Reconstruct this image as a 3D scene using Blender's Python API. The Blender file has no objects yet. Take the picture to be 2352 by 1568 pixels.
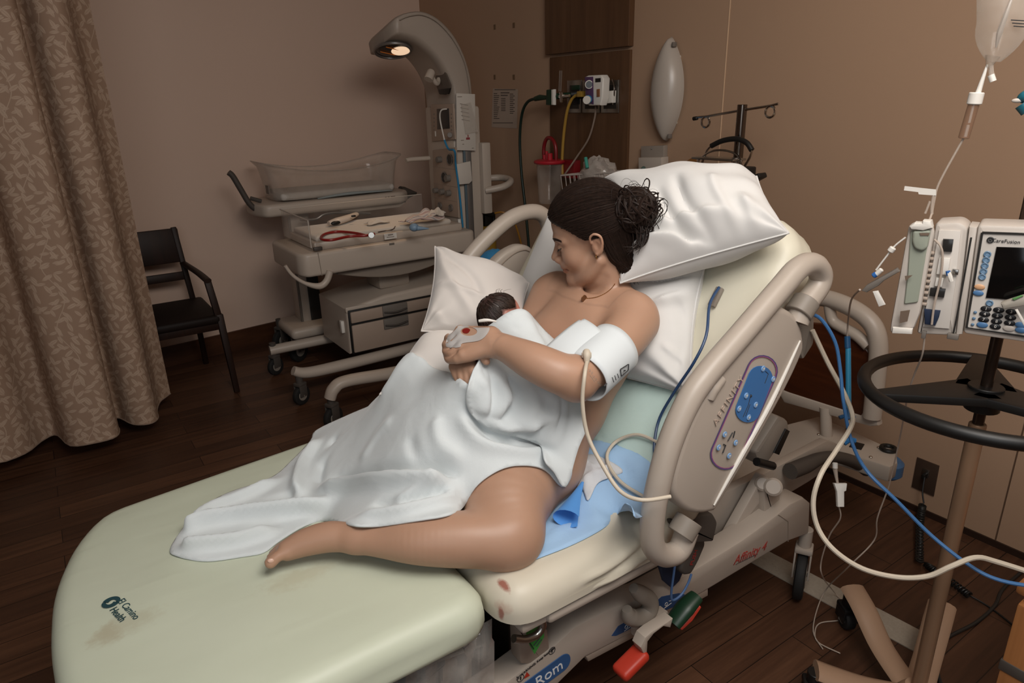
import bpy, bmesh, math, random
import numpy as np
from mathutils import Vector, Matrix, Euler, Quaternion
from mathutils.bvhtree import BVHTree
from mathutils.geometry import delaunay_2d_cdt
random.seed(7); NR = np.random.RandomState(7)
SC = bpy.context.scene; COL = SC.collection; PI = math.pi
# ------------------------------------------------------------------ camera
FP = 1568.0; EYE = 1.55
_dn = np.array([114., -4416., -FP]); _up = -_dn/np.linalg.norm(_dn)
_y = np.array([-1135., 527., -FP]); _y -= _up*_y.dot(_up); _y /= np.linalg.norm(_y)
RW = np.stack([np.cross(_y, _up), _y, _up]); CAMP = np.array([0., 0., EYE])
def _ray(px, py): return RW @ np.array([px-1176., 784.-py, -FP])
def pd(px, py, d): return Vector(CAMP+_ray(px, py)/FP*d)
def pz(px, py, z): r = _ray(px, py); return Vector(CAMP+r*(z-EYE)/r[2])
def pX(px, py, x): r = _ray(px, py); return Vector(CAMP+r*x/r[0])
def pY(px, py, y): r = _ray(px, py); return Vector(CAMP+r*y/r[1])
cam = bpy.data.objects.new('camera', bpy.data.cameras.new('camera')); COL.objects.link(cam)
M4 = Matrix([list(RW[i])+[CAMP[i]] for i in range(3)]+[[0, 0, 0, 1]])
cam.matrix_world = M4; cam.data.lens = 24.0; cam.data.sensor_width = 36.0; cam.data.clip_start = .02
SC.camera = cam
CAMX, CAMY, CAMZ = [Vector(RW[:, i]) for i in range(3)]
# ------------------------------------------------------------------ materials
def lin(c):
    if isinstance(c, str):
        c = [int(c[i:i+2], 16)/255 for i in (0, 2, 4)]
        c = [x/12.92 if x <= .04045 else ((x+.055)/1.055)**2.4 for x in c]
    return tuple(c[:3])+(1.,)
class NT:
    def __init__(s, name):
        s.m = bpy.data.materials.new(name); s.m.use_nodes = True; s.t = s.m.node_tree
        s.b = s.t.nodes['Principled BSDF']; s.out = s.t.nodes['Material Output']
    def n(s, typ, **kw):
        nd = s.t.nodes.new('ShaderNode'+typ)
        for k, v in kw.items(): setattr(nd, k, v)
        return nd
    def l(s, a, b): s.t.links.new(a, b)
    def math(s, op, a, b=None, c=None):
        nd = s.n('Math', operation=op)
        for i, v in enumerate((a, b, c)):
            if v is None: continue
            if hasattr(v, 'links'): s.l(v, nd.inputs[i])
            else: nd.inputs[i].default_value = v
        return nd.outputs[0]
    def mix(s, f, a, b, blend='MIX'):
        nd = s.n('Mix', data_type='RGBA', blend_type=blend)
        for i, v in ((0, f), (6, a), (7, b)):
            if hasattr(v, 'links'): s.l(v, nd.inputs[i])
            elif i == 0: nd.inputs[0].default_value = v
            else: nd.inputs[i].default_value = v
        return nd.outputs[2]
    def coord(s, which='Object'): return s.n('TexCoord').outputs[which]
    def noise(s, vec, scale, detail=3, rough=.5, dist=0):
        nd = s.n('TexNoise'); s.l(vec, nd.inputs['Vector']); nd.inputs['Scale'].default_value = scale
        nd.inputs['Detail'].default_value = detail; nd.inputs['Roughness'].default_value = rough; nd.inputs['Distortion'].default_value = dist
        return nd.outputs['Fac']
    def ramp(s, f, stops):
        nd = s.n('ValToRGB'); s.l(f, nd.inputs[0]); e = nd.color_ramp.elements
        while len(e) < len(stops): e.new(.5)
        for el, (p, c) in zip(e, stops): el.position = p; el.color = lin(c) if not isinstance(c, (int, float)) else (c, c, c, 1)
        return nd.outputs[0]
    def bump(s, h, strength, dist=.002):
        nd = s.n('Bump'); s.l(h, nd.inputs['Height']); nd.inputs['Strength'].default_value = strength; nd.inputs['Distance'].default_value = dist
        s.l(nd.outputs[0], s.b.inputs['Normal']); return nd
    def set(s, **kw):
        for k, v in kw.items():
            i = s.b.inputs[k.replace('_', ' ')]
            if hasattr(v, 'links'): s.l(v, i)
            else: i.default_value = v
MATS = {}
def mat(name, col, rough=.5, metal=0., bump=None, var=.06, vscale=6., trans=0., alpha=1., ior=1.45, coat=0., sheen=0., sss=0., emit=None, spec=.5):
    """simple procedural surface: base colour broken up by noise, optional fine bump"""
    if name in MATS: return MATS[name]
    t = NT(name); c = lin(col); co = t.coord()
    f = t.noise(co, vscale, 4)
    dk = tuple(x*(1-var*1.6) for x in c[:3])+(1,); lt = tuple(min(1, x*(1+var)) for x in c[:3])+(1,)
    t.set(Base_Color=t.mix(f, dk, lt), Roughness=rough, Metallic=metal, IOR=ior, Alpha=alpha)
    t.b.inputs['Specular IOR Level'].default_value = spec
    if trans: t.set(Transmission_Weight=trans)
    if coat: t.set(Coat_Weight=coat, Coat_Roughness=.15)
    if sheen: t.set(Sheen_Weight=sheen, Sheen_Roughness=.5)
    if sss: t.set(Subsurface_Weight=sss, Subsurface_Scale=.01); t.b.inputs['Subsurface Radius'].default_value = (1, .35, .2)
    if emit: t.set(Emission_Color=lin(emit[0]), Emission_Strength=emit[1])
    if bump: t.bump(t.noise(co, bump[0], 3), bump[1])
    MATS[name] = t.m; return t.m
def film(name, col, op=.25, rough=.15, edge=.6):
    """thin clear plastic: mostly see-through, more reflective at grazing angles"""
    if name in MATS: return MATS[name]
    t = NT(name); t.set(Base_Color=lin(col), Roughness=rough, Specular_IOR_Level=.8)
    tr = t.n('BsdfTransparent'); mx = t.n('MixShader'); lw = t.n('LayerWeight'); lw.inputs[0].default_value = .35
    tr.inputs[0].default_value = (.97, .96, .95, 1)
    nz = t.noise(t.coord(), 22, 3)
    f = t.math('ADD', t.math('MULTIPLY', lw.outputs['Facing'], edge), t.math('MULTIPLY', nz, op*2)); f = t.math('MINIMUM', f, 1.)
    t.l(f, mx.inputs[0]); t.l(tr.outputs[0], mx.inputs[1]); t.l(t.b.outputs[0], mx.inputs[2]); t.l(mx.outputs[0], t.out.inputs[0])
    MATS[name] = t.m; return t.m
# ------------------------------------------------------------------ mesh builder
def V3(p): return Vector(p)
def smoothline(pts, n=6, closed=False):
    """Catmull-Rom through the points"""
    P = [Vector(p) for p in pts]; m = len(P)
    if m < 3 and not closed: return P
    out = []
    for i in range(m if closed else m-1):
        g = (lambda j: P[j % m]) if closed else (lambda j: P[max(0, min(m-1, j))])
        p0, p1, p2, p3 = g(i-1), g(i), g(i+1), g(i+2)
        for k in range(n):
            t = k/n
            out.append(.5*((2*p1)+(p2-p0)*t+(2*p0-5*p1+4*p2-p3)*t*t+(3*p1-p0-3*p2+p3)*t**3))
    if not closed: out.append(P[-1])
    return out
class MB:
    def __init__(s): s.v = []; s.f = []
    def add(s, vs, fs):
        b = len(s.v); s.v += [Vector(v) for v in vs]; s.f += [tuple(b+i for i in f) for f in fs]; return s
    def bm(s, bm, M=None):
        bm.verts.index_update()
        s.add([(M @ v.co if M else v.co.copy()) for v in bm.verts], [[v.index for v in f.verts] for f in bm.faces]); bm.free(); return s
    def box(s, c, size, M=None, r=.004, seg=2, taper=None):
        bm = bmesh.new(); bmesh.ops.create_cube(bm, size=1.)
        for v in bm.verts:
            t = (v.co.z+.5) if taper else 0
            v.co = Vector((v.co.x*size[0]*(1+(taper[0]-1)*t if taper else 1), v.co.y*size[1]*(1+(taper[1]-1)*t if taper else 1), v.co.z*size[2]))
        if r > 0: bmesh.ops.bevel(bm, geom=bm.edges[:], offset=min(r, min(size)*.49), segments=seg, profile=.5, affect='EDGES')
        T = Matrix.Translation(Vector(c))
        return s.bm(bm, (T @ M.to_4x4()) if M else T)
    def prism(s, poly, h, M=None, r=0., seg=2):
        """2D outline extruded along local z by h (from 0 to h), edges bevelled"""
        bm = bmesh.new(); vs = [bm.verts.new((p[0], p[1], 0)) for p in poly]; f = bm.faces.new(vs)
        e = bmesh.ops.extrude_face_region(bm, geom=[f]); nv = [g for g in e['geom'] if isinstance(g, bmesh.types.BMVert)]
        bmesh.ops.translate(bm, verts=nv, vec=(0, 0, h)); bmesh.ops.recalc_face_normals(bm, faces=bm.faces[:])
        if r > 0:
            ed = [x for x in bm.edges if abs(x.verts[0].co.z-x.verts[1].co.z) < 1e-6]
            bmesh.ops.bevel(bm, geom=ed, offset=r, segments=seg, profile=.5, affect='EDGES')
        return s.bm(bm, M)
    def tube(s, pts, r, seg=10, closed=False, n=6, flat=1., cap=True, up=None):
        P = smoothline(pts, n, closed) if n > 1 else [Vector(p) for p in pts]; m = len(P)
        rr = r if hasattr(r, '__len__') else None
        vs = []; fs = []
        def tan(i):
            a = P[(i-1) % m] if (closed or i > 0) else P[i]; b = P[(i+1) % m] if (closed or i < m-1) else P[i]
            d = b-a; return d.normalized() if d.length > 1e-9 else Vector((0, 0, 1))
        t0 = tan(0); u = Vector(up) if up else (Vector((0, 0, 1)) if abs(t0.z) < .9 else Vector((1, 0, 0)))
        u = (u-t0*u.dot(t0)).normalized(); prev = t0
        for i in range(m):
            t = tan(i); q = prev.rotation_difference(t); u = q @ u; u = (u-t*u.dot(t)).normalized(); prev = t; w = t.cross(u)
            if rr: x = i/(m-1)*(len(rr)-1); k = min(int(x), len(rr)-2); R = rr[k]+(rr[k+1]-rr[k])*(x-k)
            else: R = r
            for j in range(seg):
                a = 2*PI*j/seg; vs.append(P[i]+u*math.cos(a)*R*flat+w*math.sin(a)*R)
        for i in range(m if closed else m-1):
            for j in range(seg):
                a = i*seg+j; b = i*seg+(j+1) % seg; i2 = (i+1) % m; fs.append((a, b, i2*seg+(j+1) % seg, i2*seg+j))
        if cap and not closed: fs += [tuple(range(seg))[::-1], tuple((m-1)*seg+j for j in range(seg))]
        return s.add(vs, fs)
    def lathe(s, prof, a, b, seg=24, cap=True):
        """profile [(t, r)] with t = distance along the axis from a towards b"""
        a, b = Vector(a), Vector(b); z = (b-a).normalized(); x = z.orthogonal().normalized(); y = z.cross(x); vs = []; fs = []
        for t, r in prof:
            for j in range(seg): an = 2*PI*j/seg; vs.append(a+z*t+(x*math.cos(an)+y*math.sin(an))*r)
        for i in range(len(prof)-1):
            for j in range(seg): k = (j+1) % seg; fs.append((i*seg+j, i*seg+k, (i+1)*seg+k, (i+1)*seg+j))
        if cap: fs += [tuple(range(seg))[::-1], tuple((len(prof)-1)*seg+j for j in range(seg))]
        return s.add(vs, fs)
    def cyl(s, a, b, r, seg=20, bev=.0015, r2=None):
        L = (Vector(b)-Vector(a)).length; e = min(bev, r*.4, L*.3); r2 = r if r2 is None else r2
        return s.lathe([(0, r-e), (e, r), (L-e, r2), (L, r2-e)], a, b, seg)
    def torus(s, c, R, r, axis=(0, 0, 1), seg=40, rs=10, sx=1., xdir=None):
        z = Vector(axis).normalized(); x = Vector(xdir).normalized() if xdir else z.orthogonal().normalized(); y = z.cross(x)
        return s.tube([Vector(c)+(x*math.cos(2*PI*i/seg)*sx+y*math.sin(2*PI*i/seg))*R for i in range(seg)], r, rs, True, 1, up=z)
    def ball(s, c, r, M=None, seg=20, rings=12):
        r = r if hasattr(r, '__len__') else (r, r, r); vs = []; fs = []
        for i in range(rings+1):
            th = PI*i/rings
            for j in range(seg):
                ph = 2*PI*j/seg; p = Vector((r[0]*math.sin(th)*math.cos(ph), r[1]*math.sin(th)*math.sin(ph), r[2]*math.cos(th)))
                vs.append(Vector(c)+(M @ p if M else p))
        for i in range(rings):
            for j in range(seg): k = (j+1) % seg; fs.append((i*seg+j, (i+1)*seg+j, (i+1)*seg+k, i*seg+k))
        return s.add(vs, fs)
    def ribbon(s, rows):
        """a sheet from equally long rows of points"""
        n = len(rows[0]); vs = [p for r in rows for p in r]
        return s.add(vs, [(i*n+j, i*n+j+1, (i+1)*n+j+1, (i+1)*n+j) for i in range(len(rows)-1) for j in range(n-1)])
    def mesh(s, name, org=(0, 0, 0), smooth=True, weld=True):
        me = bpy.data.meshes.new(name); o = Vector(org)
        me.from_pydata([v-o for v in s.v], [], s.f); 
        bm = bmesh.new(); bm.from_mesh(me)
        if weld: bmesh.ops.remove_doubles(bm, verts=bm.verts[:], dist=1e-6)
        bmesh.ops.recalc_face_normals(bm, faces=bm.faces[:]); bm.to_mesh(me); bm.free()
        if smooth:
            me.shade_smooth()
            try: me.set_sharp_from_angle(angle=math.radians(38))
            except Exception: pass
        return me
def frame(x, y, z, o=(0, 0, 0)):
    """4x4 matrix from axes"""
    M = Matrix((Vector(x), Vector(y), Vector(z))).transposed().to_4x4(); M.translation = Vector(o); return M
def axes(z, xhint=(1, 0, 0)):
    z = Vector(z).normalized(); x = Vector(xhint); x = (x-z*x.dot(z)).normalized(); return x, z.cross(x), z
def wloc(o): return o.matrix_world.translation
ORG = {}
def thing(name, label, cat, loc, group=None):
    o = bpy.data.objects.new(name, None); COL.objects.link(o); o.location = Vector(loc); o.empty_display_size = .05
    ORG[o.name] = Vector(loc); o['label'] = label; o['category'] = cat
    if group: o['group'] = group
    return o
def obj(name, mb, m, parent=None, smooth=True, org=None, weld=True, label=None):
    """links a builder (or a ready mesh) as ONE mesh object; geometry is given in world coordinates"""
    if org is None:
        if parent is not None: org = ORG[parent.name]
        else:
            vs = mb.v if isinstance(mb, MB) else [v.co for v in mb.vertices]
            lo = [min(v[i] for v in vs) for i in range(3)]; hi = [max(v[i] for v in vs) for i in range(3)]
            org = Vector(((lo[0]+hi[0])/2, (lo[1]+hi[1])/2, lo[2]))
    org = Vector(org)
    if isinstance(mb, MB): me = mb.mesh(name, org, smooth, weld)
    else:
        me = mb; me.transform(Matrix.Translation(-org))
    me.materials.append(m)
    o = bpy.data.objects.new(name, me); COL.objects.link(o)
    o.location = org-(ORG[parent.name] if parent is not None else Vector((0, 0, 0)))
    o.parent = parent; ORG[o.name] = org
    if label: o['label'] = label
    return o
def tag(o, label, cat, group=None, kind=None):
    o['label'] = label; o['category'] = cat
    if group: o['group'] = group
    if kind: o['kind'] = kind
    return o
def struct(name, mb, m, smooth=False):
    o = obj(name, mb, m, smooth=smooth); o['kind'] = 'structure'; return o
def text(name, s, M, size, m, parent, depth=.0006, align='CENTER', shear=0., label=None, space=1.):
    """lettering as a mesh lying in the x-y plane of M"""
    cu = bpy.data.curves.new(name, 'FONT'); cu.body = s; cu.size = size; cu.align_x = align; cu.align_y = 'CENTER'; cu.extrude = depth; cu.shear = shear; cu.space_character = space
    t = bpy.data.objects.new(name+'_tmp', cu); COL.objects.link(t)
    dg = bpy.context.evaluated_depsgraph_get(); me = bpy.data.meshes.new_from_object(t.evaluated_get(dg)); me.name = name
    bpy.data.objects.remove(t); me.transform(M)
    return obj(name, me, m, parent, label=label)
def rrect(w, h, r, n=5):
    """rounded rectangle outline centred on 0"""
    out = []
    for cx, cy, a0 in ((w/2-r, h/2-r, 0), (-w/2+r, h/2-r, PI/2), (-w/2+r, -h/2+r, PI), (w/2-r, -h/2+r, 1.5*PI)):
        out += [(cx+r*math.cos(a0+PI/2*k/n), cy+r*math.sin(a0+PI/2*k/n)) for k in range(n+1)]
    return out
def roundpoly(poly, r, n=5):
    """2D polygon with rounded corners (r a number or one per corner)"""
    out = []; m = len(poly)
    for i in range(m):
        p = Vector(poly[i]); a = Vector(poly[i-1])-p; b = Vector(poly[(i+1) % m])-p; rr = r[i] if hasattr(r, '__len__') else r
        d = min(rr, a.length*.45, b.length*.45); p0 = p+a.normalized()*d; p2 = p+b.normalized()*d
        for k in range(n+1): t = k/n; out.append(tuple(p0*(1-t)**2+p*2*t*(1-t)+p2*t*t))
    return out
# ------------------------------------------------------------------ signed-distance modelling for soft bodies
class SDF:
    def __init__(s, lo, hi, h, far=.08):
        s.lo = np.array(lo, float); s.h = h; s.n = np.ceil((np.array(hi)-s.lo)/h).astype(int)+1
        s.D = np.full(s.n, far, np.float32); s.ax = [s.lo[i]+h*np.arange(s.n[i]) for i in range(3)]
    def _sub(s, lo, hi):
        a = np.clip(np.floor((np.array(lo)-s.lo)/s.h).astype(int), 0, s.n); b = np.clip(np.ceil((np.array(hi)-s.lo)/s.h).astype(int)+1, 0, s.n)
        if (b <= a).any(): return None, None
        sl = tuple(slice(a[i], b[i]) for i in range(3)); G = np.stack(np.meshgrid(*[s.ax[i][sl[i]] for i in range(3)], indexing='ij'), -1); return sl, G
    def _mix(s, sl, d, k, op):
        A = s.D[sl]; d = d.astype(np.float32)
        if op == 'sub':
            h = np.clip(.5-.5*(A+d)/k, 0, 1); s.D[sl] = A*(1-h)+(-d)*h+k*h*(1-h)
        else:
            h = np.clip(.5+.5*(A-d)/k, 0, 1); s.D[sl] = A*(1-h)+d*h-k*h*(1-h)
    def cone(s, a, b, r1, r2, k=.02, op='add'):
        a, b = np.array(a), np.array(b); m = max(r1, r2)+k*1.5+.02
        sl, G = s._sub(np.minimum(a, b)-m, np.maximum(a, b)+m)
        if sl is None: return s
        ab = b-a; t = np.clip(((G-a) @ ab)/max(ab.dot(ab), 1e-12), 0, 1); d = np.linalg.norm(G-a-t[..., None]*ab, axis=-1)-(r1+(r2-r1)*t)
        s._mix(sl, d, k, op); return s
    def poly(s, pts, rs, k=.02, op='add'):
        """tapering limb along a smooth line (no bulges where the pieces meet)"""
        n = 7 if len(pts) > 2 else 1; P = np.array([tuple(p) for p in (smoothline(pts, n) if n > 1 else pts)])
        R = np.array([q.x for q in smoothline([(r_, 0, 0) for r_ in rs], n)]) if n > 1 and len(rs) == len(pts) else np.interp(np.linspace(0, len(rs)-1, len(P)), range(len(rs)), rs); m = max(rs)+k*1.5+.02
        sl, G = s._sub(P.min(0)-m, P.max(0)+m)
        if sl is None: return s
        d = None
        for i in range(len(P)-1):
            ab = P[i+1]-P[i]; t = np.clip(((G-P[i]) @ ab)/max(ab.dot(ab), 1e-12), 0, 1); e = np.linalg.norm(G-P[i]-t[..., None]*ab, axis=-1)-(R[i]+(R[i+1]-R[i])*t)
            d = e if d is None else np.minimum(d, e)
        s._mix(sl, d, k, op); return s
    def ell(s, c, r, M=None, k=.02, op='add'):
        c = np.array(c); r = np.array(r, float); m = r.max()+k*1.5+.02
        sl, G = s._sub(c-m, c+m)
        if sl is None: return s
        q = G-c
        if M is not None: q = q @ np.array(M.to_3x3())     # world -> local (columns of M are the local axes)
        k0 = np.linalg.norm(q/r, axis=-1); k1 = np.linalg.norm(q/(r*r), axis=-1)
        s._mix(sl, k0*(k0-1)/np.maximum(k1, 1e-9), k, op); return s
    def mesh(s):
        D = s.D; S = D < 0; n = s.n
        c = [(i, j, k) for i in (0, 1) for j in (0, 1) for k in (0, 1)]
        def sub(A, o): return A[o[0]:n[0]-1+o[0], o[1]:n[1]-1+o[1], o[2]:n[2]-1+o[2]]
        cnt = sum(sub(S, o).astype(np.int8) for o in c); mask = (cnt > 0) & (cnt < 8); idx = np.argwhere(mask)
        ids = np.full(mask.shape, -1, np.int64); ids[mask] = np.arange(len(idx))
        acc = np.zeros((len(idx), 3)); num = np.zeros(len(idx))
        for o in c:
            for ax in range(3):
                if o[ax]: continue
                o2 = list(o); o2[ax] = 1
                da = D[tuple((idx+o).T)]; db = D[tuple((idx+o2).T)]; cr = (da < 0) != (db < 0)
                t = np.where(cr, da/np.where(cr, da-db, 1), 0); p = np.array(o, float)[None].repeat(len(idx), 0); p[:, ax] += t
                acc[cr] += p[cr]; num[cr] += 1
        g = idx+acc/num[:, None]
        def tri(p):
            i = np.clip(np.floor(p).astype(int), 0, n-2); t = p-i; r = 0.
            for o in c:
                w = np.prod([t[:, k] if o[k] else 1-t[:, k] for k in range(3)], axis=0); r = r+w*D[tuple((i+np.array(o)).T)]
            return r
        for _ in range(2):     # pull the points onto the zero surface
            d0 = tri(g); G = np.stack([tri(g+e)-tri(g-e) for e in np.eye(3)*.75], 1)/1.5; g = g-np.clip(d0/np.maximum((G**2).sum(1), 1e-12), -.8, .8)[:, None]*G
        v = g*s.h+s.lo; F = []
        for ax in range(3):
            u, w = (ax+1) % 3, (ax+2) % 3; a = np.argwhere(np.diff(S.astype(np.int8), axis=ax) != 0)
            a = a[(a[:, u] > 0) & (a[:, w] > 0) & (a[:, u] < n[u]-1) & (a[:, w] < n[w]-1)]
            def cell(du, dw): b = a.copy(); b[:, u] += du; b[:, w] += dw; return ids[tuple(b.T)]
            q = np.stack([cell(-1, -1), cell(0, -1), cell(0, 0), cell(-1, 0)], 1); flip = ~S[tuple(a.T)]; q[flip] = q[flip][:, ::-1]; F.append(q)
        return v, np.concatenate(F)
def np_mesh(name, v, f, smooth=True):
    me = bpy.data.meshes.new(name); me.from_pydata([tuple(p) for p in v], [], [tuple(int(i) for i in q) for q in f]); me.update()
    if smooth: me.shade_smooth()
    return me
def vcol(me, fn, name='tint'):
    """per-vertex colour computed from the rest position"""
    n = len(me.vertices); co = np.empty(n*3); me.vertices.foreach_get('co', co); c = fn(co.reshape(-1, 3))
    a = me.color_attributes.new(name, 'FLOAT_COLOR', 'POINT'); a.data.foreach_set('color', np.concatenate([c, np.ones((n, 1))], 1).astype(np.float32).ravel())
def bvh_of(objs):
    vs, ps = [], []; bpy.context.view_layer.update()
    for o in objs:
        b = len(vs); vs += [o.matrix_world @ v.co for v in o.data.vertices]; ps += [tuple(b+i for i in p.vertices) for p in o.data.polygons]
    return BVHTree.FromPolygons(vs, ps)
# ------------------------------------------------------------------ draped cloth
def inside(poly, P):
    x, y = P[:, 0], P[:, 1]; r = np.zeros(len(P), bool); m = len(poly)
    for i in range(m):
        x0, y0 = poly[i-1]; x1, y1 = poly[i]
        c = ((y0 > y) != (y1 > y)) & (x < (x1-x0)*(y-y0)/((y1-y0) if y1 != y0 else 1e-12)+x0); r ^= c
    return r
def seg_dist(P, A, B):
    ab = B-A; t = np.clip(((P-A) @ ab)/max(ab.dot(ab), 1e-12), 0, 1); return np.linalg.norm(P-A-t[:, None]*ab, axis=1), t
def drape(edge, M, step, under=None, gap=.004, iters=200, ridges=(), anchors=(), noise=0., stiff=.0, sag=.0, n=4, clampedge=True, seed=1, noisef=9.):
    """cloth patch: edge = closed loop of world points (kept), interior relaxes like a membrane over 'under' (BVH), seen along M's z axis.
    ridges = [(polyline world pts, height, width)], anchors = world points the cloth passes through. returns verts, faces (numpy)"""
    Mi = np.array(M.inverted()); Mf = np.array(M)
    E = np.array([tuple(p) for p in smoothline(edge, n, True)]); loc = lambda A: (np.c_[A, np.ones(len(A))] @ Mi.T)[:, :3]
    e = loc(E); L = np.linalg.norm(np.diff(np.r_[e, e[:1]], axis=0)[:, :2], axis=1).sum(); m = max(12, int(L/step))
    s = np.r_[0, np.cumsum(np.linalg.norm(np.diff(np.r_[e, e[:1]], axis=0)[:, :2], axis=1))]; ee = np.r_[e, e[:1]]
    t = np.linspace(0, s[-1], m, endpoint=False); e = np.stack([np.interp(t, s, ee[:, i]) for i in range(3)], 1)
    lo, hi = e.min(0), e.max(0); g = []
    for j, y in enumerate(np.arange(lo[1], hi[1], step*.866)): g += [(x, y) for x in np.arange(lo[0]+(j % 2)*step/2, hi[0], step)]
    g = np.array(g); g = g[inside(e[:, :2], g)]
    dmin = np.min(np.linalg.norm(g[:, None]-e[None, :, :2], axis=2), axis=1) if len(g) else np.zeros(0); g = g[dmin > step*.55]
    pts = [Vector(p) for p in e[:, :2]]+[Vector(p) for p in g]
    ov, oe, of, *_ = delaunay_2d_cdt(pts, [(i, (i+1) % m) for i in range(m)], [list(range(m))], 1, 1e-7)
    P = np.array([tuple(p) for p in ov]); nv = len(P)
    F = [tuple(f) for f in of]
    # heights
    de = np.linalg.norm(P[:, None]-e[None, :, :2], axis=2); ni = de.argmin(1); z = e[ni, 2].copy(); fixed = de.min(1) < 1e-5
    if anchors:
        an = loc(np.array([tuple(a) for a in anchors]))
        for a in an: i = np.linalg.norm(P-a[:2], axis=1).argmin(); z[i] = a[2]; fixed[i] = True
    zu = np.full(nv, -9.)
    if under is not None:
        up = (M.to_3x3() @ Vector((0, 0, 1))).normalized(); T = np.c_[P, np.full(nv, 2.), np.ones(nv)] @ Mf.T
        for i in range(nv):
            h = under.ray_cast(Vector(T[i, :3]), -up)
            if h[0] is not None: zu[i] = (M.inverted() @ h[0]).z+gap
    ed = np.array([(f[i], f[(i+1) % 3]) for f in F for i in range(3)]); ed = np.unique(np.sort(ed, 1), axis=0)
    deg = np.bincount(ed.ravel(), minlength=nv).astype(float)
    z[~fixed] = np.maximum(z, zu)[~fixed] if under is not None else z[~fixed]
    for it in range(iters):
        a = np.bincount(ed[:, 0], z[ed[:, 1]], nv)+np.bincount(ed[:, 1], z[ed[:, 0]], nv); nz = a/np.maximum(deg, 1)-sag
        nz = np.maximum(nz, zu); z = np.where(fixed, z, z+(nz-z)*.95)
    # folds
    din = de.min(1); fade = np.clip(din/(step*2.5), 0, 1)
    for pl, hgt, w in ridges:
        q = loc(np.array([tuple(p) for p in smoothline(pl, 5)])); best = np.full(nv, 9.); tt = np.zeros(nv)
        for i in range(len(q)-1):
            d, tq = seg_dist(P, q[i, :2], q[i+1, :2]); u = d < best; best[u] = d[u]; tt[u] = (i+tq[u])/(len(q)-1)
        tap = np.clip(np.minimum(tt, 1-tt)*6+.15, 0, 1); z += hgt*np.exp(-(best/w)**2)*tap*fade
    if noise:
        rs = np.random.RandomState(seed); a = np.zeros(nv)
        for k in range(10):
            th = rs.uniform(0, 2*PI); fr = noisef*rs.uniform(.6, 2.2); a += np.sin(P[:, 0]*math.cos(th)*fr*2*PI+P[:, 1]*math.sin(th)*fr*2*PI+rs.uniform(0, 6.28)+2.2*np.sin(P[:, 1]*fr*2+k)+1.7*np.sin(P[:, 0]*fr*1.5+k*2))/(fr/noisef)
        z += noise*a/4*fade
    if under is not None: z = np.where(fixed, z, np.maximum(z, zu))
    W = np.c_[P, z, np.ones(nv)] @ Mf.T
    return W[:, :3], F
def solid(me, t, off=-1., sub=0):
    """give a sheet thickness (real geometry) without leaving modifiers behind"""
    bm = bmesh.new(); bm.from_mesh(me); bmesh.ops.recalc_face_normals(bm, faces=bm.faces[:]); bm.normal_update()
    bmesh.ops.solidify(bm, geom=bm.faces[:], thickness=t); bmesh.ops.recalc_face_normals(bm, faces=bm.faces[:]); bm.to_mesh(me); bm.free(); me.shade_smooth(); return me
# ================================================================== the room
XR = 2.56                                    # right-hand (headboard) wall
def yl(x): return 4.65+.14*(x-.85)            # far left-hand wall, a touch off square
def wall_mat(name, c1, c2):
    t = NT(name); co = t.coord(); f = t.noise(co, 1.3, 3); g = t.noise(co, 260, 2)
    t.set(Base_Color=t.mix(f, lin(c1), lin(c2)), Roughness=.62); t.b.inputs['Specular IOR Level'].default_value = .3
    t.bump(g, .12, .001); return t.m
m_wallL = wall_mat('paint_taupe', 'd4b8a6', 'dabfad'); m_wallR = wall_mat('vinyl_tan', 'a5876f', 'ab8d74')
m_ceil = mat('ceiling_white', 'cfc8bf', .8)
def wood(name, c, scale, axis, rough=.35, str_=.5, c_spec=.4):
    t = NT(name); co = t.coord(); mp = t.n('Mapping'); t.l(co, mp.inputs[0]); sc = [scale*9]*3; sc[axis] = scale*.6; mp.inputs['Scale'].default_value = sc
    f = t.noise(mp.outputs[0], 1., 6, .6, .4); f2 = t.noise(mp.outputs[0], 5., 3, .6)
    col = t.ramp(t.math('ADD', t.math('MULTIPLY', f, .75), t.math('MULTIPLY', f2, .25)), [(.3, c[0]), (.52, c[1]), (.7, c[2])])
    t.set(Base_Color=col, Roughness=rough); t.b.inputs['Specular IOR Level'].default_value = c_spec; t.bump(f, .05, .001); return t.m
def floor_mat():
    t = NT('plank_floor'); co = t.coord(); br = t.n('TexBrick'); br.offset = .37; mp = t.n('Mapping'); t.l(co, mp.inputs[0]); t.l(mp.outputs[0], br.inputs['Vector'])
    br.inputs['Scale'].default_value = 1.; br.inputs['Brick Width'].default_value = .9; br.inputs['Row Height'].default_value = .1; br.inputs['Mortar Size'].default_value = .0014
    br.inputs['Color1'].default_value = (.25, .25, .25, 1); br.inputs['Color2'].default_value = (.8, .8, .8, 1); br.inputs['Mortar'].default_value = (0, 0, 0, 1); br.inputs['Bias'].default_value = 0
    m2 = t.n('Mapping'); t.l(co, m2.inputs[0]); m2.inputs['Scale'].default_value = (2.2, 38, 1)
    g = t.noise(m2.outputs[0], 1., 6, .65, .3)
    base = t.ramp(t.math('ADD', t.math('MULTIPLY', g, .7), t.math('MULTIPLY', br.outputs['Color'], .42)), [(.25, '2e1d14'), (.55, '4b3122'), (.85, '684732')])
    col = t.mix(br.outputs['Fac'], base, lin('1c110b'))
    t.set(Base_Color=col, Roughness=t.math('ADD', t.math('MULTIPLY', g, .2), .33)); t.b.inputs['Specular IOR Level'].default_value = .4; t.bump(br.outputs['Fac'], -.25, .001); return t.m
fl = MB().box((-.2, 1.7, -.05), (6.2, 7.2, .1), r=0)
struct('floor', fl, floor_mat())
struct('ceiling', MB().box((-.2, 1.7, 2.85), (6.2, 7.2, .1), r=0), m_ceil)
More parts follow.
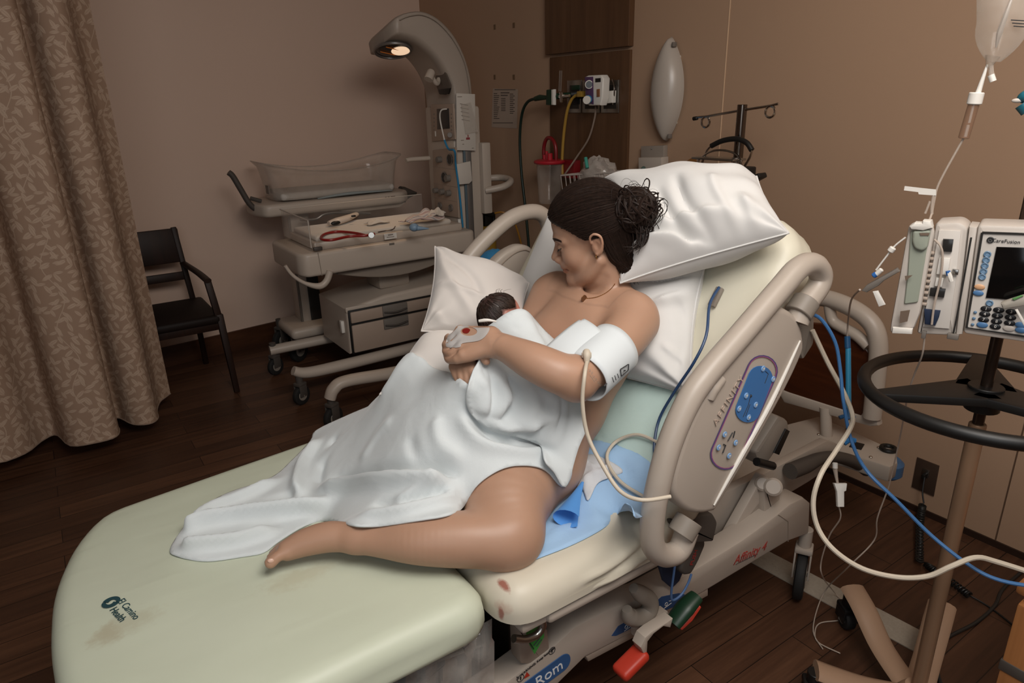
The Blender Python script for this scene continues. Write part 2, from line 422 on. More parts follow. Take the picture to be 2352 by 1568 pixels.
# far wall (slightly turned) as a thick slab
struct('wall_left', MB().prism([(-3.2, yl(-3.2)), (XR+.2, yl(XR+.2)), (XR+.2, yl(XR)+.3), (-3.2, yl(XR)+.3)], 2.8), m_wallL)
struct('wall_right', MB().box((XR+.1, 1.7, 1.4), (.2, 7.2, 2.8), r=0), m_wallR)
struct('wall_back', MB().box((-.2, -1.85, 1.4), (6.2, .1, 2.8), r=0), m_wallL)
struct('wall_far_side', MB().box((-3.25, 1.7, 1.4), (.1, 7.2, 2.8), r=0), m_wallL)
m_base = wood('baseboard_wood', ('382115', '4a2d1c', '593825'), 1.2, 0)
a, b = Vector((-3, yl(-3), 0)), Vector((XR, yl(XR), 0)); d = (b-a).normalized(); nrm = Vector((d.y, -d.x, 0))
struct('baseboard_left', MB().prism([tuple((p+nrm*o)[:2]) for p, o in ((a, 0), (b, 0), (b, .014), (a, .014))], .13), m_base)
struct('shadow_line_right', MB().box((XR-.004, 1.4, .012), (.008, 6., .024), r=0), mat('shadow_line', '2a1a12', .5))  # thin dark strip added for the shadowy line at the wall foot, no baseboard
# seams between the wall-covering sheets
m_seam = mat('seam_light', 'd2b394', .5)
def seam(n, y, z0, z1): struct('trim_%d' % n, MB().box((XR-.0012, y, (z0+z1)/2), (.0024, .004, z1-z0), r=0), m_seam)
seam(1, 2.094, 0, 2.8); struct('trim_2', MB().box((XR-.0012, .742, .45), (.0024, .004, .9), r=0), mat('seam_dark', '5a4434', .6))
# wood headwall panel: lower board and a slightly prouder upper board
m_hw = wood('headwall_walnut', ('48301f', '5a3f2a', '684a33'), .9, 2, .4, .5, .35)
struct('trim_3', MB().box((XR-.008, 2.995, .9), (.016, .65, 1.73), r=.002), m_hw)
struct('trim_4', MB().box((XR-.018, 3.0, 2.29), (.036, .672, 1.02), r=.002), m_hw)
# pale transition strip let into the floor
m_strip = NT('terrazzo_strip'); co = m_strip.coord()
m_strip.set(Base_Color=m_strip.mix(m_strip.noise(co, 120, 3), lin('8f8577'), lin('a79d8f')), Roughness=.5)
p0, p1 = pz(1758, 1286, 0), pz(2140, 1490, 0)
dd = (p1-p0).normalized()*1; side = Vector((-dd.y, dd.x, 0))*.05
struct('trim_5', MB().prism([tuple((p0-dd*.9+side)[:2]), tuple((p1-side*0+side)[:2]), tuple((p1+dd*.02-side)[:2]), tuple((p0-dd*.9-side)[:2])], .003), m_strip.m)
# ------------------------------------------------------------------ light
def area(name, loc, to, size, power, col=(1, .95, .88), sy=None):
    L = bpy.data.lights.new(name, 'AREA'); L.energy = power; L.size = size; L.color = col
    if sy: L.shape = 'RECTANGLE'; L.size_y = sy
    o = bpy.data.objects.new(name, L); COL.objects.link(o); o.location = loc; o.rotation_euler = (Vector(to)-Vector(loc)).to_track_quat('-Z', 'Y').to_euler(); return o
area('ceiling_bounce', (.55, .0, 2.6), (1.05, 1.35, .6), 1.1, 47, (1, .955, .91))
area('window_fill', (-1.0, -.9, 1.9), (1.0, 1.6, .7), 1.6, 15, (.88, .95, 1.))
area('room_lamp', (1.5, .2, 2.7), (2.3, 1.2, 1.2), .9, 11, (1, .86, .72))
W = bpy.data.worlds.new('world'); SC.world = W; W.use_nodes = True; W.node_tree.nodes['Background'].inputs[0].default_value = (.9, .95, 1, 1); W.node_tree.nodes['Background'].inputs[1].default_value = .1
SC.view_settings.view_transform = 'Standard'; SC.view_settings.look = 'None'; SC.view_settings.exposure = .02
SC.cycles.use_denoising = True; SC.cycles.max_bounces = 8; SC.cycles.transparent_max_bounces = 16
SC.cycles.sample_clamp_indirect = 4
# ================================================================== the delivery bed
m_beige = mat('bed_beige', 'aca094', .38, var=.02, spec=.45); m_beige2 = mat('bed_beige_dark', '928376', .45, var=.03)
m_grey = mat('grey_plastic', '82796f', .5, var=.03); m_dgrey = mat('dark_grey_plastic', '4a443f', .5, var=.03); m_black = mat('black_plastic', '141312', .45, var=.02)
m_rubber = mat('black_rubber', '1b1a19', .7, var=.05); m_steel = mat('brushed_steel', 'a8a6a2', .28, 1., var=.03); m_chrome = mat('chrome', 'c9c6c2', .12, 1., var=.01)
m_white = mat('white_plastic', 'd8d3cb', .4, var=.02); m_blue = mat('panel_blue', '3c6ea6', .45, var=.02); m_red = mat('signal_red', 'b23422', .45, var=.04)
m_green = mat('dark_green', '15301f', .4, var=.03); m_ink = mat('ink_dark', '2a2a2c', .6, var=.01); m_navy = mat('navy', '1d2940', .6)
m_walnut = wood('walnut_laminate', ('2e150c', '43200f', '562c18'), 1.5, 1, .35)
def vinyl(name, c1, c2, stains=(), wr=.12):
    """taut vinyl sheet with faint creases; stains = [(world xyz, radius xyz, colour, strength)]"""
    t = NT(name); co = t.coord(); geo = t.n('NewGeometry'); f = t.noise(co, 5, 4, .55)
    col = t.mix(f, lin(c1), lin(c2))
    for p, r, c, s in stains:
        mp = t.n('Mapping'); t.l(geo.outputs['Position'], mp.inputs[0]); mp.vector_type = 'TEXTURE'; mp.inputs['Location'].default_value = p; mp.inputs['Scale'].default_value = r
        ln = t.n('VectorMath', operation='LENGTH'); t.l(mp.outputs[0], ln.inputs[0])
        nz = t.noise(geo.outputs['Position'], 38, 4, .65)
        k = t.math('SUBTRACT', 1.25, t.math('ADD', ln.outputs['Value'], t.math('MULTIPLY', t.math('SUBTRACT', nz, .5), 2.4))); k = t.math('MULTIPLY', k, 1.25); k.node.use_clamp = True
        col = t.mix(t.math('MULTIPLY', k, s), col, lin(c))
    t.set(Base_Color=col, Roughness=.42); t.b.inputs['Specular IOR Level'].default_value = .35
    mp = t.n('Mapping'); t.l(co, mp.inputs[0]); mp.inputs['Scale'].default_value = (2.2, 7, 4); mp.inputs['Rotation'].default_value = (0, 0, .5)
    t.bump(t.noise(mp.outputs[0], 2.2, 2, .4, .8), wr, .012); return t.m
m_foot = vinyl('pale_green_vinyl', 'c0c6b0', 'c8cdba', [(tuple(pz(285, 1435, .635)), (.055, .03, .05), '94774f', .2), (tuple(pz(690, 1325, .635)), (.07, .03, .05), '9a8158', .2), (tuple(pz(245, 1455, .635)), (.03, .03, .05), '97794f', .2)])
def seat_vinyl(at): return vinyl('cream_vinyl', 'c8c0ad', 'd1c9b8', [(at(1158, 1343), (.0065, .02, .03), '8f4434', .85), (at(1155, 1392), (.016, .02, .014), 'a5705c', .35), (at(1151, 1408), (.003, .012, .014), '8c4234', .75)], .15)
m_back = vinyl('cream_green_vinyl', 'ccc7b4', 'd5d0bf', (), .08)
bed = thing('delivery_bed', 'hospital delivery bed with pale green foot section and beige side rails', 'bed', (1., 1.35, 0))
def on_y(px, y, h, r=.004, seg=2, rnd=0., mb=None):
    """outline traced in the plane y (facing -y), h thick behind it"""
    P = [(p.x, p.z) for p in (pY(a, b, y) for a, b in px)]
    if rnd: P = roundpoly(P, rnd)
    return (mb or MB()).prism(P, h, frame((1, 0, 0), (0, 0, 1), (0, -1, 0), (0, y+h, 0)), r, seg)
def on_x(px, x, h, r=.004, seg=2, rnd=0., mb=None):
    P = [(p.y, p.z) for p in (pX(a, b, x) for a, b in px)]
    if rnd: P = roundpoly(P, rnd)
    return (mb or MB()).prism(P, h, frame((0, 1, 0), (0, 0, 1), (1, 0, 0), (x, 0, 0)), r, seg)
def on_z(px, z, h, r=.004, seg=2, rnd=0., mb=None):
    P = [(p.x, p.y) for p in (pz(a, b, z) for a, b in px)]
    if rnd: P = roundpoly(P, rnd)
    return (mb or MB()).prism(P, h, Matrix.Translation((0, 0, z-h)), r, seg)
def cushion(poly, z0, z1, rim=.035, step=.03, wr=.002, seed=1, M=None, crown=.006, edge_wr=0.):
    """mattress slab: gridded top with rounded rim so that it can sag and crease"""
    P = np.array(roundpoly(poly, max(.05, rim*1.5), 6)); m = len(P); c = P.mean(0); mb = MB()
    L = np.r_[0, np.cumsum(np.linalg.norm(np.diff(np.r_[P, P[:1]], axis=0), axis=1))]; n = int(L[-1]/step); t = np.linspace(0, L[-1], n, endpoint=False); Q = np.r_[P, P[:1]]
    P = np.stack([np.interp(t, L, Q[:, i]) for i in (0, 1)], 1)
    rs = np.random.RandomState(seed); ph = rs.uniform(0, 6.28, 8); fr = rs.uniform(5, 19, 8)
    nrm = np.roll(P, -1, 0)-np.roll(P, 1, 0); nrm = np.stack([nrm[:, 1], -nrm[:, 0]], 1); nrm /= np.linalg.norm(nrm, axis=1)[:, None]
    if ((P-c)*nrm).sum() < 0: nrm = -nrm
    wv = sum(np.sin(t*f+p) for f, p in zip(fr, ph))/3
    rings = []
    H = z1-z0
    for k in range(4): a = PI/2*k/3; rings.append((P-nrm*rim*.5*(1-math.sin(a)), np.full(n, z0+rim*.5*(1-math.cos(a)))))
    for fz in (.25, .4, .55) if step < .02 else (.5,): rings.append((P+nrm*(edge_wr*wv*fz*2)[:, None], np.full(n, z0+(H-rim)*fz*1.2)))
    nr = 14 if step < .02 else 7
    for k in range(nr): a = PI/2*k/(nr-1); rings.append((P+nrm*(-rim*(1-math.cos(a))+(edge_wr*wv*(1-k/(nr-1))))[:, None], np.full(n, z1-rim+rim*math.sin(a))))
    inner = P-nrm*rim
    for s in (.88, .72, .52, .3, .12): q = c+(inner-c)*s; rings.append((q, z1+crown*(1-s)+wr*(np.sin(q[:, 0]*23+seed)*np.sin(q[:, 1]*19+seed*2)+.6*np.sin(q[:, 0]*11-q[:, 1]*17))))
    vs = [Vector((x, y, z)) for q, zz in rings for (x, y), z in zip(q, zz)]; fs = []
    for i in range(len(rings)-1):
        for j in range(n): k = (j+1) % n; fs.append((i*n+j, i*n+k, (i+1)*n+k, (i+1)*n+j))
    b = len(vs); vs += [Vector((c[0], c[1], z1+crown)), Vector((c[0], c[1], z0))]
    for j in range(n): k = (j+1) % n; fs += [((len(rings)-1)*n+j, (len(rings)-1)*n+k, b), (k, j, b+1)]
    if M: vs = [M @ v for v in vs]
    return mb.add(vs, fs)
FOOT = [(.572, .935), (.572, 1.835), (.27, 1.80), (-.04, 1.765), (-.105, 1.66), (-.15, 1.5), (-.165, 1.32), (-.15, 1.13), (-.08, .98), (.02, .935)]
foot = obj('foot_mattress', cushion(FOOT, .535, .632, .045, edge_wr=.002), m_foot, bed, label='pale green foot mattress with a printed logo')
SEAT = [(.578, .895), (1.13, .895), (1.13, 1.83), (.578, 1.83)]
seat = obj('seat_mattress', cushion(SEAT, .553, .64, .055, .014, seed=3, edge_wr=.003), m_back, bed, label='cream seat mattress with red stains at its corner')
_sv = bvh_of([seat])
def pucker(o, rl):
    me = o.data; co = np.array([tuple(v.co) for v in me.vertices])+np.array(tuple(ORG[o.name])); nn = np.array([tuple(v.normal) for v in me.vertices]); bv = bvh_of([o])
    for pl, h, w in rl:
        L = []
        for x, y in pl:
            q = bv.ray_cast(Vector(CAMP), (pd(x, y, 1)-Vector(CAMP)).normalized())
            if q[0] is not None: L.append(q[0])
        L = np.array([tuple(p) for p in smoothline(L, 5)]); best = np.full(len(co), 9.); tt = np.zeros(len(co))
        for i in range(len(L)-1): d, tq = seg_dist(co, L[i], L[i+1]); k = d < best; best[k] = d[k]; tt[k] = (i+tq[k])/(len(L)-1)
        co += nn*(h*np.exp(-(best/w)**2)*np.clip(np.minimum(tt*3, 1), .1, 1))[:, None]
    for v, p in zip(me.vertices, co-np.array(tuple(ORG[o.name]))): v.co = p
    me.update()
pucker(seat, [(((1330, 1338), (1400, 1300), (1470, 1245)), .010, .008), (((1345, 1345), (1410, 1308), (1478, 1256)), -.006, .006), (((1362, 1350), (1425, 1315), (1490, 1270)), .010, .008), (((1385, 1352), (1450, 1318), (1510, 1280)), .008, .008), (((1400, 1285), (1450, 1250), (1480, 1220)), .006, .008)])
_sv = bvh_of([seat]); seat.data.materials[0] = seat_vinyl(lambda x, y: tuple(_sv.ray_cast(Vector(CAMP), pd(x, y, 1)-Vector(CAMP))[0] or (0, 0, 0)))
# raised back section: local x runs up the back, local z is the surface normal
BA = math.radians(56); MBK = frame((math.cos(BA), 0, math.sin(BA)), (0, 1, 0), (-math.sin(BA), 0, math.cos(BA)), (1.0, 0, .645))
def bk(u, y, n): return MBK @ Vector((u, y, n))
backm = obj('back_mattress', cushion([(-.02, .895), (.70, .895), (.77, .97), (.77, 1.76), (.70, 1.83), (-.02, 1.83)], -.125, 0, .05, seed=5, M=MBK, edge_wr=.004), m_back, bed, label='cream back mattress raised to sitting')
obj('back_deck', MB().prism(roundpoly([(.0, .92), (.7, .92), (.7, 1.81), (.0, 1.81)], .06), .04, MBK @ Matrix.Translation((0, 0, -.168)), .01), m_beige, bed)
mb = MB().box((.87, 1.36, .538), (.5, .9, .026), r=.01); mb.box((.90, .925, .54), (.44, .05, .026), r=.01); obj('seat_deck', mb, m_beige, bed)
obj('foot_deck', MB().box((.2, 1.37, .515), (.62, .78, .03), r=.01), m_dgrey, bed)
# printed logo on the foot section
lx = (pz(283, 1400, .636)-pz(262, 1372, .636)).normalized(); lz = Vector((0, 0, 1)); lyv = lz.cross(lx)
ML = frame(lx, lyv, lz, pz(284, 1390, .6375)); m_teal = mat('logo_teal', '24444a', .6, var=.01)
dirx = (pz(296, 1412, .636)-pz(272, 1386, .636)).normalized()
ML = frame(dirx, lz.cross(dirx), lz, pz(283, 1404, .6375))
text('logo_lettering', 'El Camino\nHealth', ML,   .0195, m_teal, foot, .0003)
mb = MB(); c = pz(255, 1382, .6375)
for s in (-1, 1):
    arc = [c+Vector((.0165*math.cos(a)*s, .0165*math.sin(a)*s, 0)) for a in np.linspace(-.35, PI-.55, 14)]
    inn = [c+Vector((.0165*math.cos(a)*s*.42+.002*s, .0165*math.sin(a)*s*.62-.004*s, 0)) for a in np.linspace(-.35, PI-.55, 14)]
    mb.ribbon([arc, inn])
obj('logo_leaf', mb, m_teal, foot)
# ------------------------------------------------------------------ near side rail (rides with the back section)
YR = .845
rail = obj('near_side_rail', MB().tube([pY(*p, YR) for p in ((1578, 1218), (1560, 1262), (1530, 1275), (1503, 1258), (1497, 1215), (1507, 1137), (1537, 1022), (1580, 923), (1627, 855), (1707, 762), (1790, 665), (1835, 615), (1868, 607), (1885, 630), (1878, 660), (1845, 705), (1830, 740))], .0255, 14, n=5), m_beige, bed, label='beige tubular side rail with control panel')
PO = [(1544, 1125), (1571, 1015), (1608, 930), (1658, 850), (1740, 738), (1790, 706), (1832, 728), (1849, 783), (1838, 830), (1779, 947), (1662, 1147), (1634, 1178), (1580, 1176)]
PO = [(p.x, p.y) for p in smoothline([(a, b, 0) for a, b in PO], 3, True)]; obj('rail_panel', on_y(PO, YR-.012, .05, .014, 4), m_beige, rail)
for a, b in (((1853, 690), (1832, 722)), ((1584, 1192), (1562, 1228))): obj('grey_collar', MB().cyl(pY(*a, YR), pY(*b, YR), .0305, 24), m_grey, rail)
# moulded lip down the outer edge, and the small inner latch
obj('panel_lip', MB().tube([pY(*p, YR-.014) for p in ((1838, 782), (1770, 925), (1700, 1050), (1640, 1160))], [.002, .006, .006, .002], 8), m_white, rail)
obj('rail_latch', MB().tube([pY(*p, YR-.004) for p in ((1655, 868), (1636, 890), (1626, 915))], [.014, .017, .014], 10), m_beige, rail)
YP = YR-.0135
pdir = (pY(1755, 850, YP)-pY(1655, 1050, YP)).normalized(); pn = Vector((0, -1, 0)); px_ = pdir.cross(pn)
MPN = frame(pdir, pn.cross(pdir), pn, pY(1707, 947, YP))
Lp = (pY(1755, 845, YP)-pY(1657, 1052, YP)).length+.055
def ring2(w, h, r, t, z, M):
    o = rrect(w, h, r, 8); i = rrect(w-2*t, h-2*t, max(r-t, .001), 8); mb = MB()
    return mb.ribbon([[M @ Vector((x, y, z)) for x, y in o+o[:1]], [M @ Vector((x, y, z)) for x, y in i+i[:1]]])
m_purple = mat('keypad_purple', '584a78', .5); m_pink = mat('keypad_pink', 'a0527c', .5)
def capsule_px(a, b, r, n=10):
    a, b = Vector(a), Vector(b); d = (b-a).normalized(); an = math.atan2(d.y, d.x)
    return [tuple(b+Vector((math.cos(an-PI/2+PI*i/n), math.sin(an-PI/2+PI*i/n)))*r) for i in range(n+1)]+[tuple(a+Vector((math.cos(an+PI/2+PI*i/n), math.sin(an+PI/2+PI*i/n)))*r) for i in range(n+1)]
def ring_px(a, b, r0, r1):
    o, i = capsule_px(a, b, r0), capsule_px(a, b, r1); return MB().ribbon([[pY(x, y, YP-.0006) for x, y in o+o[:1]], [pY(x, y, YP-.0006) for x, y in i+i[:1]]])
KA, KB = (1751, 851), (1667, 1043)
obj('keypad_border', ring_px(KA, KB, 36, 33), m_purple, rail); obj('keypad_border', ring_px(KA, KB, 33, 31.5), m_pink, rail)
obj('keypad', on_y(capsule_px((1747, 868), (1718, 942), 28), YP-.0012, .0012, 0), m_blue, rail, label='blue oval keypad')
m_key = mat('key_pale_blue', '7fa3cc', .4)
for a, b in ((1752, 846), (1775, 870), (1713, 908), (1735, 929), (1697, 938), (1719, 958), (1664, 997), (1689, 1016), (1650, 1027), (1674, 1046)):
    q = pY(a, b, YP-.001); bt = obj('key', MB().cyl(q, q+pn*.0024, .0068, 16), m_key, rail)
    obj('key_symbol', MB().prism([(-.003, -.0026), (.0035, -.0026), (.0005, .0035)], .0004, frame(pdir, pn.cross(pdir), pn, q+pn*.0025)), m_white, bt)
# little bed pictograms
mb = MB()
for pts in (((1756, 880), (1764, 858), (1757, 852)), ((1706, 957), (1718, 930), (1724, 905)), ((1712, 955), (1722, 928)), ((1672, 1012), (1683, 993)), ((1660, 1040), (1667, 1022), (1662, 1020)), ((1684, 1005), (1688, 990))):
    mb.tube([pY(*p, YP-.0006) for p in pts], .0013, 6, n=1)
mb.ball(pY(1724, 909, YP), .0032); obj('bed_pictogram', mb, m_ink, rail)
# embossed word on the rail and fine print strip
edir = (pY(1705, 865, YP)-pY(1640, 975, YP)).normalized(); MEM = frame(edir, pn.cross(edir), pn, pY(1674, 920, YP-.0005))
text('embossed_word', 'AFFINITY', MEM, .024, mat('bed_beige_emboss', 'bda99a', .45), rail, .0006, space=1.25)
m_fine = mat('fine_print', '7a6c60', .6)
for (x0, y0), (x1, y1), w in (((1789, 898), (1745, 975), 11), ((1738, 985), (1700, 1055), 12)):
    a, b = pY(x0, y0, YP), pY(x1, y1, YP); d = (b-a); u = pn.cross(d.normalized()); mb = MB()
    for i in range(w):
        for k in range(3): q = a+d*(i/w)+u*(.005*(k-1)); mb.box(q, (.0014, .0006, .004), Matrix.Rotation(math.atan2(d.x, d.z), 3, 'Y').to_4x4().to_3x3(), 0)
    obj('fine_print', mb, m_fine, rail)
# rail mounting brackets
obj('rail_bracket', on_y([(1540, 1195), (1640, 1180), (1650, 1200), (1640, 1245), (1560, 1250)], .90, .05, .008, 2, .01), m_dgrey, rail)
obj('rail_bracket', on_y([(1838, 730), (1872, 700), (1870, 790), (1845, 828), (1835, 800)], .885, .03, .006, 2, .01), m_grey, rail)
# strap buckle at the mattress edge
obj('strap_buckle', MB().box(bk(.53, 1.03, .012), (.05, .02, .012), MBK.to_3x3(), .003), m_grey, bed)
# ------------------------------------------------------------------ far side rail
YF = 1.93
frail = obj('far_side_rail', MB().tube([pY(*p, YF) for p in ((1050, 650), (1072, 600), (1120, 545), (1175, 500), (1222, 486), (1250, 497), (1262, 530), (1266, 580), (1262, 640))], .027, 14), m_beige, bed, label='beige tubular rail on the far side')
obj('rail_panel', on_y([(1120, 660), (1118, 620), (1160, 578), (1195, 561), (1222, 566), (1234, 590), (1230, 640), (1200, 690)], YF-.01, .05, .016, 4, .03), m_beige, frail)
mb = MB().tube([pY(*p, YF-.012) for p in ((1133, 640), (1150, 610), (1180, 583), (1205, 574), (1220, 580))], .002, 6); obj('panel_groove', mb, m_beige2, frail)
# ------------------------------------------------------------------ headboard and frame
XH = 2.2
hb = obj('headboard', MB().tube([pX(*p, XH) for p in ((1830, 700), (1880, 684), (1925, 693), (1975, 718), (2008, 752), (2018, 800), (2012, 870), (2003, 958))], .03, 14, n=5), m_beige, bed, label='beige headboard with a brown wood panel')
obj('headboard_tube', MB().tube([pX(*p, XH) for p in ((1905, 700), (1912, 735), (1935, 752), (1968, 770), (1995, 795))], .02, 10, n=5), m_beige, hb)
obj('headboard_panel', on_x([(1780, 735), (1900, 745), (1965, 772), (2000, 815), (1998, 900), (1985, 962), (1800, 910), (1760, 890)], XH, .02, .003, 1, .02), m_walnut, hb)
obj('headboard_rim', on_x([(1780, 890), (1810, 902), (1975, 955), (1990, 930), (2012, 930), (2016, 978), (1998, 980), (1800, 925)], XH-.008, .036, .008, 2), m_beige, hb)
for o in (0, .55): obj('headboard_post', MB().tube([pX(1896, 935, XH)+Vector((0, o, 0)), pX(1899, 1010, XH)+Vector((0, o, 0))], .02, 12, n=1), m_beige, hb)
obj('frame_platform', on_z([(1700, 1000), (1880, 955), (1950, 985), (2060, 1035), (2062, 1062), (2045, 1072), (1930, 1035), (1900, 1020), (1640, 1150), (1600, 1150)], .36, .06, .008, 2), m_beige, bed)
def side_plate(px, y, h, nm, m=m_beige, **k): return obj(nm, on_y(px, y, h, **k), m, bed)
side_plate([(1630, 1150), (1780, 1075), (1900, 1012), (1925, 1020), (1925, 1060), (1860, 1105), (1760, 1165), (1655, 1225), (1590, 1240)], 1.09, .03, 'frame_side')
obj('corner_bumper', MB().cyl(pz(2040, 1062, .33)-Vector((0, 0, .05)), pz(2040, 1062, .33)+Vector((0, 0, .015)), .05, 24, .012), mat('bumper_blue', '3d5f85', .5), bed, label='blue round corner bumper')
mb = MB(); q = pz(1968, 1023, .361); obj('socket', MB().box(q, (.05, .04, .004), Matrix.Rotation(.3, 3, 'Z'), .001), m_black, bed); q = pz(2040, 1033, .361); obj('socket_ring', MB().torus(q+Vector((0, 0, .006)), .022, .008, (0, 0, 1), 20, 8), m_black, bed)
for p in ((1880, 998), (1945, 985), (2000, 1050), (2018, 1028)): q = pz(*p, .361); obj('bolt', MB().cyl(q, q+Vector((0, 0, .004)), .006, 10), m_chrome, bed)
obj('grip_handle', MB().tube([pY(*p, 1.06) for p in ((1815, 1082), (1850, 1068), (1885, 1052), (1925, 1050), (1965, 1062), (1990, 1078))], [.026, .026, .02, .02, .022, .024], 14), m_dgrey, bed)
obj('motor_housing', on_y([(1735, 1040), (1790, 955), (1812, 965), (1815, 990), (1765, 1065), (1745, 1070)], 1.0, .1, .012, 2, .01), m_grey, bed)
mb = on_y([(1778, 1040), (1806, 985), (1815, 990), (1790, 1045)], .995, .02, .002); mb.tube([pY(1738, 1060, 1.), pY(1775, 1070, 1.)], .012, 10, n=1); obj('motor_bracket', mb, m_black, bed)
# lift linkage
mb = MB().cyl(pY(1776, 1118, 1.0), pY(1776, 1118, 1.11), .026, 24, .006); mb.cyl(pY(1752, 1110, 1.03), pY(1752, 1110, 1.1), .022, 24, .006); obj('lift_pivot', mb, m_beige, bed)
side_plate([(1755, 1090), (1780, 1110), (1690, 1255), (1655, 1268)], 1.04, .03, 'lift_link', rnd=.01); side_plate([(1757, 1120), (1792, 1125), (1790, 1225), (1755, 1225)], 1.02, .03, 'lift_link', rnd=.005)
YB = .985
beam = side_plate([(1060, 1640), (1164, 1568), (1275, 1483), (1324, 1438), (1394, 1403), (1491, 1368), (1603, 1305), (1708, 1240), (1788, 1181), (1815, 1158), (1847, 1143), (1862, 1155), (1859, 1225), (1809, 1244), (1700, 1310), (1627, 1354), (1480, 1440), (1345, 1510), (1286, 1568), (1220, 1640)], YB, .07, 'base_beam', r=.008)
obj('base_lip', on_y([(1627, 1350), (1627, 1368), (1480, 1452), (1352, 1520), (1345, 1508), (1480, 1435)], YB+.004, .05, .004), m_beige2, beam)
mb = MB().tube([pY(1788, 1182, YB-.0005), pY(1810, 1197, YB-.0005), pY(1810, 1243, YB-.0005)], .0012, 6, n=1); obj('cap_seam', mb, m_beige2, beam)
def beamtext(nm, s, px, p2, size, m, shear=0., sp=1.):
    d = (pY(*p2, YB)-pY(*px, YB)).normalized(); return text(nm, s, frame(d, pn.cross(d), pn, pY((px[0]+p2[0])/2, (px[1]+p2[1])/2, YB-.001)), size, m, beam, .0005, shear=shear, space=sp)
beamtext('red_lettering', 'Affinity 4', (1690, 1287), (1757, 1255), .040, mat('lettering_red', '9c3a33', .5), .25)
mb = MB().tube([pY(1690, 1296, YB-.001), pY(1740, 1272, YB-.001)], .0006, 6, n=1); obj('lettering_underline', mb, m_ink, beam)
bd = (pY(1300, 1520, YB)-pY(1205, 1590, YB)).normalized()
MBG = frame(bd, pn.cross(bd), pn, pY(1232, 1566, YB-.0005))
badge = obj('maker_badge', MB().prism(rrect(.2, .05, .024, 8), .002, MBG, .0008, 1), mat('badge_blue', '2f5584', .4, var=.01), beam, label='blue oval badge with white lettering')
text('badge_lettering', 'Hill-Rom', MBG @ Matrix.Translation((0, 0, .0026)), .042, mat('lettering_white', 'd5d8da', .5, var=.01), badge, .0004)
beamtext('warning_lettering', '⚠ WARNING: Keep feet clear', (1203, 1545), (1258, 1500), .0088, m_ink)
for a in ((1268, 1494), (1196, 1557)): obj('warning_symbol', MB().torus(pY(*a, YB-.001), .009, .0008, (0, 1, 0), 20, 5).box(pY(*a, YB-.001), (.003, .001, .01), None, 0), m_ink, beam)
mb = MB(); q = pY(1210, 1549, YB-.001); mb.prism([(-.008, -.006), (.008, -.006), (0, .008)], .001, frame((1, 0, 0), (0, 0, 1), (0, -1, 0), q)); obj('warning_triangle', mb, m_red, beam)
# blue instruction stickers along the beam
for pts, s in ((((1405, 1460), (1420, 1438), (1455, 1418), (1490, 1408), (1470, 1428), (1440, 1448), (1415, 1460)), 'R'), (((1492, 1395), (1520, 1370), (1560, 1362), (1585, 1368), (1560, 1388), (1520, 1405), (1495, 1412)), 'O')):
    st = obj('blue_sticker', on_y(list(pts), YB-.001, .001, 0), mat('sticker_blue', '2c4a74', .5), beam)
    mb = MB(); c0 = pY(sum(p[0] for p in pts)/7+2, sum(p[1] for p in pts)/7, YB-.0018); mb.torus(c0+Vector((-.008, 0, .002)), .005, .0008, (0, 1, 0), 14, 5); mb.tube([c0+Vector((-.015, 0, -.008)), c0+Vector((.012, 0, -.004))], .0008, 5, n=1); mb.tube([c0+Vector((.002, 0, .007)), c0+Vector((.014, 0, .003))], .0008, 5, n=1); obj('sticker_symbol', mb, m_white, st)
# casters
def caster(hub, r, w, axis, top, nm='caster', m=m_beige, par=bed):
    hub = Vector(hub); ax = Vector(axis).normalized()
    wh = obj(nm, MB().lathe([(0, r*.55), (0, r*.86), (w*.12, r*.97), (w*.3, r), (w*.7, r), (w*.88, r*.97), (w, r*.86), (w, r*.55)], hub-ax*w/2, hub+ax*w/2, 32), m_rubber, par)
    obj('caster_hub', MB().lathe([(0, .001), (0, r*.5), (.004, r*.56), (w-.0, r*.56), (w+.004, r*.5), (w+.004, .001)], hub-ax*(w/2+.002), hub+ax*w/2, 24, False).cyl(hub-ax*(w*.5+.01), hub+ax*(w*.5+.01), .006, 10), m_grey, wh)
    f = Vector((0, 0, 1)).cross(ax); mb = MB()
    for s in (-1, 1): mb.box(hub+ax*s*(w*.5+.007)+Vector((0, 0, r*.55)), (.05, .006, r*1.25), frame(f, ax, (0, 0, 1)).to_3x3(), .002)
    mb.box(hub+Vector((0, 0, r*1.18)), (.055, w+.022, .02), frame(f, ax, (0, 0, 1)).to_3x3(), .006); mb.cyl(hub+Vector((0, 0, r*1.1)), hub+Vector((0, 0, top)), .02, 16)
    obj('caster_fork', mb, m, wh); return wh
caster((1.775, 1.0, .083), .083, .032, (.55, -1, 0), .17); caster((1.775, 1.75, .0635), .0635, .032, (.3, 1, 0), .25); caster((.5, 1.75, .0635), .0635, .032, (.3, 1, 0), .25); caster((.66, 1.02, .0635), .0635, .032, (.3, 1, 0), .2)
